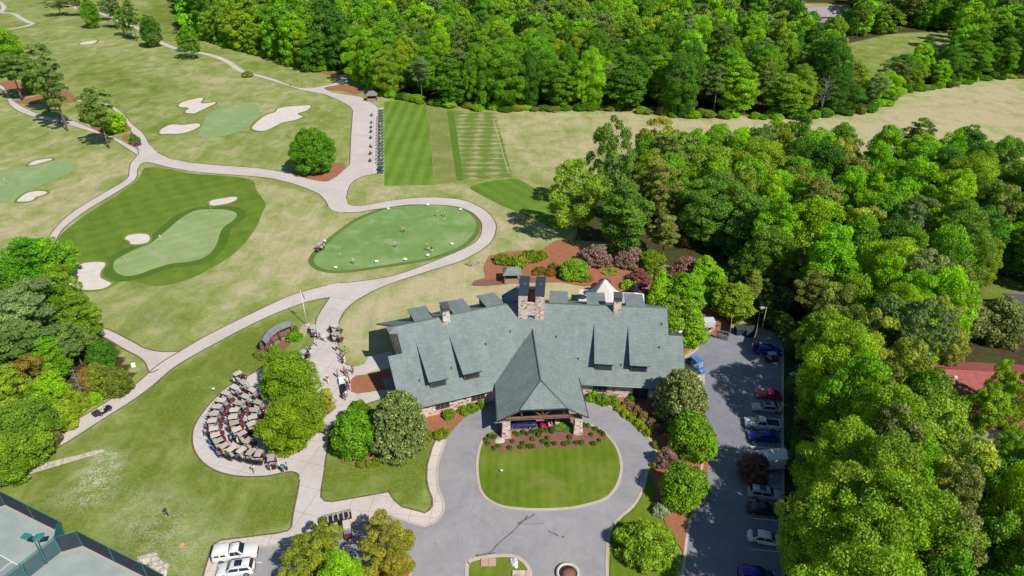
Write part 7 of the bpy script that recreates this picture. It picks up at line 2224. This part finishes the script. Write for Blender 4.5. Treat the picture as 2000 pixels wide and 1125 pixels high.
def skin_mesh(name, chains, mat, sub=1):
    """chains: list of [(pos, radius), ...]; equal positions are welded into one skeleton"""
    bm = bmesh.new()
    lay = bm.verts.layers.skin.verify()
    seen = {}
    def V(p, r):
        k = tuple(round(c, 4) for c in p)
        if k not in seen:
            v = bm.verts.new(p); v[lay].radius = (r, r) if not isinstance(r, tuple) else r; seen[k] = v
            if len(seen) == 1: v[lay].use_root = True
        return seen[k]
    for ch in chains:
        prev = None
        for p, r in ch:
            v = V(p, r)
            if prev is not None and prev is not v and not bm.edges.get((prev, v)): bm.edges.new((prev, v))
            prev = v
    me = bpy.data.meshes.new(name); bm.to_mesh(me); bm.free()
    o = bpy.data.objects.new(name, me); COL.objects.link(o)
    o.modifiers.new('skin', 'SKIN').use_smooth_shade = True
    s = o.modifiers.new('sub', 'SUBSURF'); s.levels = sub; s.render_levels = sub
    dg = bpy.context.evaluated_depsgraph_get()
    out = bpy.data.meshes.new_from_object(o.evaluated_get(dg))
    bpy.data.objects.remove(o); out.name = name
    out.materials.clear(); out.materials.append(mat)
    return out

def pose(kind):
    """joint positions, x = forward, y = left, metres"""
    J = {}
    if kind == 'stand':
        J.update(pel=(0, 0, .95), waist=(0, 0, 1.10), chest=(0, 0, 1.34), neck=(0, 0, 1.50), head=(.02, 0, 1.66))
        for s, n in ((1, 'L'), (-1, 'R')):
            J['hip' + n] = (0, .10 * s, .92); J['knee' + n] = (.02, .11 * s, .50); J['ank' + n] = (-.01, .12 * s, .09); J['toe' + n] = (.17, .13 * s, .04)
            J['sho' + n] = (0, .19 * s, 1.43); J['elb' + n] = (-.03, .25 * s, 1.16); J['wri' + n] = (.06, .26 * s, .92)
    elif kind == 'walk':
        J.update(pel=(0, 0, .93), waist=(.01, 0, 1.08), chest=(.04, 0, 1.32), neck=(.06, 0, 1.48), head=(.09, 0, 1.64))
        for s, n in ((1, 'L'), (-1, 'R')):
            f = s
            J['hip' + n] = (0, .10 * s, .90); J['knee' + n] = (.17 * f + .04, .10 * s, .50); J['ank' + n] = (.28 * f - .04, .11 * s, .12 if f < 0 else .09); J['toe' + n] = (.28 * f + .13, .12 * s, .04)
            J['sho' + n] = (.04, .19 * s, 1.41); J['elb' + n] = (.04 - .16 * f, .24 * s, 1.16); J['wri' + n] = (.10 - .14 * f, .23 * s, .95)
    elif kind == 'putt':
        J.update(pel=(-.14, 0, .90), waist=(-.06, 0, 1.04), chest=(.14, 0, 1.22), neck=(.27, 0, 1.32), head=(.40, 0, 1.38))
        for s, n in ((1, 'L'), (-1, 'R')):
            J['hip' + n] = (-.14, .10 * s, .88); J['knee' + n] = (-.02, .16 * s, .48); J['ank' + n] = (-.08, .19 * s, .09); J['toe' + n] = (.10, .20 * s, .04)
            J['sho' + n] = (.19, .18 * s, 1.28); J['elb' + n] = (.27, .16 * s, 1.02); J['wri' + n] = (.36, .04 * s, .82)
    elif kind == 'sit':
        J.update(pel=(0, 0, .55), waist=(-.02, 0, .70), chest=(-.02, 0, .94), neck=(0, 0, 1.10), head=(.03, 0, 1.26))
        for s, n in ((1, 'L'), (-1, 'R')):
            J['hip' + n] = (.02, .10 * s, .53); J['knee' + n] = (.42, .14 * s, .52); J['ank' + n] = (.44, .14 * s, .10); J['toe' + n] = (.60, .15 * s, .05)
            J['sho' + n] = (-.01, .19 * s, 1.03); J['elb' + n] = (.08, .24 * s, .78); J['wri' + n] = (.30, .20 * s, .70)
    return J

def person_meshes(kind, shorts):
    J = {k: Vector(v) for k, v in pose(kind).items()}
    ch = [[(J['pel'], .115), (J['waist'], .105), (J['chest'], .135), (J['neck'], .055), (J['neck'].lerp(J['head'], .5), .06), (J['head'], .092), (J['head'] + Vector((.0, 0, .09)), .075)],
          [(J['head'], .092), (J['head'] + Vector((.10, 0, -.03)), .022)]]
    for n, s in (('L', 1), ('R', -1)):
        ch.append([(J['pel'], .115), (J['hip' + n], .088), (J['hip' + n].lerp(J['knee' + n], .5), .075), (J['knee' + n], .056), (J['knee' + n].lerp(J['ank' + n], .4), .052), (J['ank' + n], .036), (J['toe' + n], .034)])
        w = J['wri' + n]; e = J['elb' + n]
        d = (w - e).normalized()
        palm = w + d * .085
        ch.append([(J['chest'], .135), (J['sho' + n], .06), (e, .042), (w, .029), (palm, .034)])
        side = d.cross(Vector((0, s, 0))).normalized()
        for k in range(4):
            b = palm + side * (k - 1.5) * .021 + d * .02
            L = (.065, .078, .074, .056)[k]
            cu = Vector((0, -s, 0))
            ch.append([(palm, .034), (b, .010), (b + d * L * .55 + cu * .006, .009), (b + d * L + cu * .028, .008)])
        tb = w + d * .03
        ch.append([(w, .029), (tb - side * .035, .011), (tb - side * .05 + d * .045, .009)])
    body = skin_mesh('person', ch, M_SKIN)
    up = Vector((0, 0, 1))
    sh = [[(J['pel'].lerp(J['waist'], .25), .135), (J['waist'], .13), (J['chest'], .158), (J['neck'].lerp(J['chest'], .25), .085)]]
    for n in 'LR':
        sh.append([(J['chest'], .158), (J['sho' + n], .083), (J['sho' + n].lerp(J['elb' + n], .72), .066)])
    shirt = skin_mesh('shirt', sh, M_CLOTH)
    t_ = [[(J['waist'].lerp(J['pel'], .55), .13), (J['pel'], .14)]]
    for n in 'LR':
        c = [(J['pel'], .14), (J['hip' + n], .108), (J['hip' + n].lerp(J['knee' + n], .5), .095), (J['hip' + n].lerp(J['knee' + n], .92), .08)]
        if not shorts: c += [(J['knee' + n].lerp(J['ank' + n], .4), .070), (J['knee' + n].lerp(J['ank' + n], .95), .058)]
        t_.append(c)
    pants = skin_mesh('trousers', t_, M_CLOTH)
    hd = J['head']
    mb = MB()
    mb.lathe([(.108, -.0), (.112, .04), (.10, .10), (.062, .145), (.01, .158)], hd + Vector((-.012, 0, .005)), 12)
    hair = mb.mesh('hair', M_HAIR)
    mb = MB(); mb.lathe([(.11, .03), (.112, .06), (.095, .125), (.05, .155), (.01, .162)], hd, 12); mb.bbox(hd + Vector((.14, 0, .045)), (.13, .16, .018), 0, .01)
    cap = mb.mesh('cap', M_HAIR)
    fm = MB()
    for s in (-1, 1):
        fm.lathe([(.003, -.006), (.014, 0), (.003, .006)], hd + Vector((.088, .034 * s, .012)), 6, 'X')
    fm.bbox(hd + Vector((.084, 0, -.05)), (.012, .045, .010), 0, .003)
    face = fm.mesh('face_features', m_plain('eye_dark', (.05, .03, .03), .5, .3))
    sm = MB()
    for n in 'LR':
        a, t = J['ank' + n], J['toe' + n]
        c = a.lerp(t, .42); sm.bbox((c.x, c.y, .045), (.27, .10, .09), math.atan2(t.y - a.y, t.x - a.x), .03)
    shoes = sm.mesh('shoe', M_CLOTH)
    return dict(body=body, shirt=shirt, trousers=pants, hair=hair, cap=cap, face=face, shoe=shoes, J=J)
PM = {}
for kd in ('stand', 'walk', 'putt', 'sit'):
    for sh in (True, False):
        PM[(kd, sh)] = person_meshes(kd, sh)
CW = {'white': (.75, .75, .75), 'pink': (.75, .13, .32), 'magenta': (.62, .03, .25), 'red': (.62, .035, .03), 'maroon': (.20, .02, .05), 'orange': (.75, .30, .05), 'light blue': (.34, .55, .75), 'blue': (.06, .16, .52), 'navy': (.025, .04, .12), 'black': (.02, .02, .024),
      'teal': (.03, .45, .50), 'lilac': (.50, .36, .55), 'grey': (.25, .25, .27), 'khaki': (.48, .40, .28), 'dark': (.035, .035, .04), 'peach': (.70, .42, .34)}
def person(px, py, shirt, pants, kind, rz, label, cap=None, shorts=False, group=None, z=.09, skin=(.45, .26, .17), dz=0):
    p = at(px, py)
    m = PM[(kind, shorts)]
    o = link_mesh('person', m['body']); o.location = (p.x, p.y, z + dz); o.rotation_euler = (0, 0, rz); o.color = (*skin, 1)
    tag(o, label, 'person', group)
    for k, c in (('shirt', CW[shirt]), ('trousers', CW[pants]), ('shoe', (.5, .5, .5)), ('face', (0, 0, 0))):
        q = link_mesh({'shoe': 'shoes', 'face': 'face_features'}.get(k, k), m[k], None, o); q.color = (*c, 1)
    q = link_mesh('cap' if cap else 'hair', m['cap'] if cap else m['hair'], None, o); q.color = (*(CW[cap] if cap else (.06, .04, .03)), 1)
    return o
def putter(o, label):
    mb = MB(); mb.tube([(.37, 0, .86), (.46, 0, .04)], [.012, .009], 5); c = mb.build('putter', M_RIM); 
    mb = MB(); mb.bbox((.46, 0, .025), (.04, .13, .035), 0, .008); mb.build('club_head', M_BLKP, c)
    c.location = o.location; c.rotation_euler = o.rotation_euler
    tag(c, label, 'golf club')
r_ = math.radians
PG = [(855, 424, 'light blue', 'white', 'stand', 200, 'person in light blue standing at the top of the putting green', 'white'), (868, 424, 'white', 'dark', 'stand', 190, 'person in white shirt and dark trousers, top of the putting green', 'black'),
      (789, 455, 'pink', 'dark', 'putt', 160, 'person in pink shirt bent over a putt', 'white'), (773, 484, 'light blue', 'navy', 'putt', 180, 'person in light blue and navy putting in the middle of the green', 'white'),
      (837, 490, 'red', 'white', 'putt', 170, 'person in bright red shirt putting near the right pin', None), (844, 494, 'black', 'white', 'walk', 250, 'person in black shirt right of the red-shirted putter', None), (692, 517, 'light blue', 'grey', 'putt', 150, 'person in pale blue putting at the lower left of the green', 'white')]
for px, py, s, t, k, a, lab, cp in PG:
    o = person(px, py, s, t, k, r_(a), lab, cp, shorts=(t == 'white'), group=None)
    if k == 'putt': putter(o, 'putter held by the ' + ' '.join(lab.split()[:6]))
PL = [(625, 664, 'blue', 'navy', 'walk', 300, 'person in blue walking just below the flagpole cart', None), (635, 668, 'white', 'white', 'walk', 310, 'person in white walking in the middle of the plaza', 'white'), (620, 677, 'white', 'khaki', 'stand', 200, 'person in white at the planter lawn edge', None), (607, 692, 'black', 'white', 'stand', 90, 'person in black top beside the half-hidden plaza cart', None), (602, 690, 'light blue', 'dark', 'walk', 60, 'person in pale blue between plaza cart and lawn', None),
      (657, 686, 'white', 'dark', 'stand', 0, 'person in white at the upper left of the lawn-edge crowd', None), (663, 684, 'red', 'khaki', 'stand', 180, 'person in red top at the upper end of the lawn-edge crowd', None), (675, 692, 'peach', 'khaki', 'stand', 200, 'person in peach shirt standing on the tan lawn edge', None), (665, 698, 'orange', 'dark', 'stand', 30, 'person in orange in the lawn-edge crowd', None),
      (668, 706, 'peach', 'black', 'stand', 60, 'person in peach and black below the orange shirt', None), (674, 710, 'white', 'white', 'stand', 150, 'person all in white at the lower end of the lawn-edge crowd', None), (672, 702, 'grey', 'black', 'walk', 100, 'person in grey behind the all-white person', None), (669, 712, 'black', 'dark', 'stand', 45, 'person in black at the bottom of the lawn-edge crowd', None),
      (690, 730, 'pink', 'dark', 'walk', 240, 'person in pink alone on the upper entrance walk', None), (660, 738, 'pink', 'navy', 'stand', 0, 'person in pink left of the white check-in table', None), (674, 732, 'pink', 'dark', 'stand', 270, 'person in pink behind the white check-in table', None), (679, 737, 'magenta', 'dark', 'stand', 200, 'person in magenta right of the white check-in table', None),
      (681, 743, 'pink', 'navy', 'stand', 180, 'person in pink lowest at the right of the check-in table', None), (678, 752, 'white', 'dark', 'stand', 180, 'person in white behind the dark long table, upper one', None), (684, 757, 'maroon', 'dark', 'stand', 180, 'person in maroon at the mulch edge behind the dark table', None), (679, 766, 'maroon', 'grey', 'stand', 190, 'person in maroon at the lower end of the dark table', None), (685, 763, 'white', 'white', 'stand', 190, 'person in white at the mulch edge by the dark table', None),
      (677, 778, 'white', 'khaki', 'stand', 150, 'person in white below the long dark table', None), (673, 782, 'black', 'dark', 'walk', 130, 'person in black walking below the long dark table', None), (641, 748, 'red', 'white', 'walk', 270, 'person in red shirt and white cap by the plaza tree', 'white'),
      (498, 924, 'white', 'light blue', 'walk', 250, 'person in white shirt walking below the parked carts', None), (529, 920, 'pink', 'white', 'walk', 290, 'person in magenta-pink top and white trousers below the carts', None), (548, 920, 'white', 'black', 'stand', 250, 'person in white behind the teal shirt below the carts', 'white'), (553, 924, 'teal', 'dark', 'stand', 90, 'person in teal shirt at the bottom of the cart pad', None), (562, 920, 'light blue', 'navy', 'stand', 180, 'person in light blue at the right end of the cart pad', None),
      (428, 896, 'blue', 'navy', 'stand', 60, 'person in blue at the lower left of the outer cart arc', None), (437, 894, 'red', 'dark', 'stand', 60, 'person in red at the lower left of the outer cart arc', None), (402, 852, 'lilac', 'dark', 'walk', 20, 'person in lilac left of the outer cart arc', None), (456, 857, 'blue', 'dark', 'stand', 300, 'person in deep blue between the two cart arcs', None), (454, 866, 'light blue', 'dark', 'stand', 0, 'person in pale blue between the two cart arcs', None), (467, 867, 'lilac', 'magenta', 'stand', 180, 'person in lilac between the two cart arcs', None),
      (327, 1009, 'black', 'navy', 'walk', 320, 'person in dark clothes alone on the weedy lawn', None)]
for px, py, s, t, k, a, lab, cp in PL:
    person(px, py, s, t, k, r_(a), lab, cp, shorts=(t in ('khaki', 'light blue')), skin=random.choice([(.45, .26, .17), (.5, .3, .21), (.2, .1, .06)]))

# check-in tables
def table(px, py, rz, L, Wd, label, mat, cloth=True):
    p = at(px, py, .75); root = empty('folding_table', (p.x, p.y, .09), rz, label, 'table')
    mb = MB(); mb.bbox((0, 0, .72), (L, Wd, .05), 0, .02); mb.build('tabletop', mat, root)
    for sx in (-1, 1):
        for sy in (-1, 1):
            q = MB(); q.tube([(sx * (L / 2 - .15), sy * (Wd / 2 - .1), 0), (sx * (L / 2 - .15), sy * (Wd / 2 - .1), .70)], .022, 5); q.build('leg', M_CHARC, root)
    if cloth:
        q = MB()
        for x0, y0, x1, y1 in ((-L / 2, -Wd / 2, L / 2, -Wd / 2), (L / 2, -Wd / 2, L / 2, Wd / 2), (L / 2, Wd / 2, -L / 2, Wd / 2), (-L / 2, Wd / 2, -L / 2, -Wd / 2)):
            n = 12; vs = []; fs = []
            for k in range(n + 1):
                t = k / n; x, y = x0 + (x1 - x0) * t, y0 + (y1 - y0) * t; w = .02 * math.sin(k * 2.1)
                nx_, ny_ = (y1 - y0), -(x1 - x0); l_ = math.hypot(nx_, ny_); nx_ /= l_; ny_ /= l_
                vs += [(x + nx_ * .012, y + ny_ * .012, .745), (x + nx_ * (.03 + w), y + ny_ * (.03 + w), .18)]
            for k in range(n): fs.append((2 * k, 2 * k + 1, 2 * k + 3, 2 * k + 2))
            q.add(vs, fs)
        q.build('tablecloth', mat, root)
table(670.5, 741, head((670, 741), (682, 739)), 1.6, 1.5, 'white-clothed check-in table among people in pink', m_plain('white_cloth', (.78, .77, .75), .9, .1))
table(671, 760, head((669, 752), (673, 771)), 2.9, .9, 'long black table below the white check-in table', m_plain('black_cloth', (.02, .022, .03), .9, .1))

# signs standing round the putting green
def yard_sign(px, py, label, group='small white signs around the putting green', w=.75, hh=.5, rz=None):
    p = at(px, py)
    root = empty('yard_sign', (p.x, p.y, .08), random.uniform(-.3, .3) if rz is None else rz, label, 'sign', group)
    mb = MB(); mb.box((0, 0, .52), (w, .03, hh), 0, 1, -.35); mb.build('panel', m_plain('sign_board', (.80, .80, .78), .7, .2), root)
    for sg in (-1, 1):
        mb = MB(); mb.tube([(sg * w * .3, .1, 0), (sg * w * .3, .02, .6)], .012, 4); mb.build('stake', M_CHARC, root)
SG = [(759, 411, 'white sign at the upper left rim of the putting green'), (836, 403, 'white sign at the top rim of the putting green'), (900, 412, 'white sign at the upper right rim of the putting green'), (883.5, 480, 'white sign at the right lower rim of the putting green'),
      (836, 502, 'white sign below the red-shirted putter'), (792, 510, 'white sign on the lower rim, second from the right putter'), (736, 514, 'white sign at the middle of the lower green rim'), (656, 526, 'white sign at the lower left tip of the green'), (635, 474, 'white sign beside the white-roofed cart at the green')]
for px, py, lab in SG: yard_sign(px, py, lab)
yard_sign(262, 718, 'white sign on the grass by the branch of the lower path', None, .7, .9)
yard_sign(418, 764, 'tiny white marker on the lawn above the cart pad', None, .5, .3)
yard_sign(980, 924, 'tiny white marker on the oval lawn', None, .35, .25)

# pins
def pin(px, py, label, col=(.8, .8, .75), h=2.1):
    p = at(px, py); root = empty('golf_pin', (p.x, p.y, .06), random.uniform(0, 6), label, 'golf pin')
    mb = MB(); mb.tube([(0, 0, 0), (0, 0, h)], .022, 5); mb.build('pole', m_plain('pin_pole', (.75, .72, .45), .5, .3), root)
    mb = MB(); mb.add([(0, 0, h), (.05, .02, h - .36), (.46, .1, h - .22)], [(0, 1, 2)]); mb.build('flag', m_plain('pin_flag', col, .8, .1), root)
for px, py, lab, c in [(413, 415, 'white pin at the top end of the practice green', (.8, .8, .8)), (317, 474, 'white pin in the middle of the practice green', (.8, .8, .8)), (249, 517, 'white pin at the lower left end of the practice green', (.8, .8, .8)), (13, 361, 'white pin on the green at the left frame edge', (.8, .8, .8)), (463, 216, 'thin pin on the green between the two upper bunkers', (.8, .8, .8))]:
    pin(px, py, lab, c)
for px, py, lab in [(833, 483, 'short yellow practice pin near the red-shirted putter'), (782, 447, 'short yellow practice pin near the pink-shirted putter'), (868, 434, 'short yellow practice pin at the top right of the green'), (666, 503, 'short practice pin at the left part of the green')]:
    pin(px, py, lab, (.7, .5, .05), 1.1)

# ------------------------------------------------------------------ driving range
M_MAT = m_plain('range_mat_green', (.055, .125, .075), .95, .1, var=.25, scale=2); M_MATB = m_plain('range_mat_dark', (.06, .07, .075), .95, .1, var=.2, scale=2)
M_PALE = m_plain('pale_pad', (.42, .42, .40), .9, .1)
sheet('range_pad', [(738.8, 213), (748.3, 213), (748.6, 338.5), (737.2, 338.5)], zz(), M_PALE)
def mat_parts():
    root = empty('hitting_mat', (0, 0, 0))
    mb = MB(); mb.bbox((0, 0, .02), (1.9, 2.9, .05), 0, .01); mb.build('base', M_MATB, root)
    mb = MB(); mb.box((.12, 0, .055), (1.5, 2.3, .02)); mb.build('turf', M_MAT, root)
    return root
mp = mat_parts(); NM = 20
Y0, Y1 = at(743, 217).y, at(743, 336).y
def bagstand():
    root = empty('bag_stand', (0, 0, 0))
    mb = MB()
    for sg in (-1, 1): mb.tube([(-.25, .3 * sg, 0), (0, .3 * sg, .95), (.25, .3 * sg, 0)], .03, 4)
    mb.tube([(0, -.35, .95), (0, .35, .95)], .03, 4); mb.build('frame', M_TIMBER, root)
    mb = MB(); mb.box((.1, 0, .2), (.3, .6, .05)); mb.build('tray', M_TIMBER, root)
    return root
bs = bagstand()
for i in range(NM):
    y = Y0 + (Y1 - Y0) * i / (NM - 1)
    px = 743.5 - .6 * i / NM
    x = at(px, pix(0, y)[1]).x
    o = mp if i == 0 else copy_tree(mp)
    o.location = (x, y, .15); tag(o, 'green hitting mat on the range line, %s from the far end' % ordn(i), 'golf mat', 'hitting mats along the range line')
    if 3 <= i <= 17:
        o = bs if i == 3 else copy_tree(bs)
        o.location = (x - 1.45, y + .4, .15); tag(o, 'dark bag stand left of the range mats, %s from the far end' % ordn(i - 3), 'bag stand', 'bag stands beside the range mats')
random.seed(9)
RP = [(6, 'white', 'dark'), (7, 'black', 'khaki'), (9, 'grey', 'dark'), (10, 'white', 'khaki'), (11, 'black', 'white'), (12, 'white', 'dark'), (13, 'navy', 'khaki'), (14, 'black', 'dark'), (15, 'peach', 'dark'), (16, 'grey', 'white')]
for i, s, t in RP:
    y = Y0 + (Y1 - Y0) * i / (NM - 1); x = at(743.5, pix(0, y)[1]).x
    q = pix(x, y)
    o = person(q[0] + random.uniform(-1, 1), q[1], s, t, random.choice(['stand', 'putt', 'walk']), random.uniform(0, 6.28), 'golfer in %s top on the %s mat from the far range end' % (s, ordn(i)), random.choice([None, 'white', 'black']), shorts=(t in ('khaki', 'white')), dz=.12)
def bench_parts():
    root = empty('range_bench', (0, 0, 0))
    mb = MB(); mb.box((0, 0, .45), (.5, 1.5, .06)); mb.build('seat', M_TIMBER, root)
    mb = MB(); mb.box((-.24, 0, .75), (.06, 1.5, .5), 0, 1, 0, -.15); mb.build('backrest', M_TIMBER, root)
    for sg in (-1, 1):
        mb = MB(); mb.box((0, sg * .6, .21), (.45, .08, .42)); mb.build('leg', M_CHARC, root)
    return root
bp_ = bench_parts()
for i, y in enumerate([227, 241, 250, 259, 271, 288, 302, 316]):
    p = at(726.5 - i * .35, y)
    o = bp_ if i == 0 else copy_tree(bp_)
    o.location = (p.x, p.y, .09); o.rotation_euler = (0, 0, random.uniform(-.15, .15) + (.5 if i == 5 else 0))
    tag(o, 'dark red-brown bench behind the range line, %s from the far end' % ordn(i), 'bench', 'benches along the range apron')
p = at(742.5, 334); root = empty('ball_machine', (p.x, p.y, .09), 0, 'dark teal ball machine at the near end of the mats', 'ball machine')
mb = MB(); mb.bbox((0, 0, .75), (1.1, 1.0, 1.5), 0, .1); mb.build('cabinet', m_plain('teal_cabinet', (.02, .08, .09), .5, .4), root)
mb = MB(); mb.box((.1, -.62, .35), (.6, .35, .3)); mb.build('ball_tray', M_BLKP, root)
# sign boards beside the upper path
for px, py, lab in [(568, 168, 'small dark post at the path junction near the woods'), (590, 170, 'second small dark post beside the upper path')]:
    p = at(px, py); root = empty('tee_marker', (p.x, p.y, .05), 0, lab, 'marker'); mb = MB(); mb.box((0, 0, .45), (.12, .12, .9)); mb.build('post', M_TIMBER, root); mb = MB(); mb.box((0, -.08, .8), (.5, .05, .35)); mb.build('plate', M_CHARC, root)
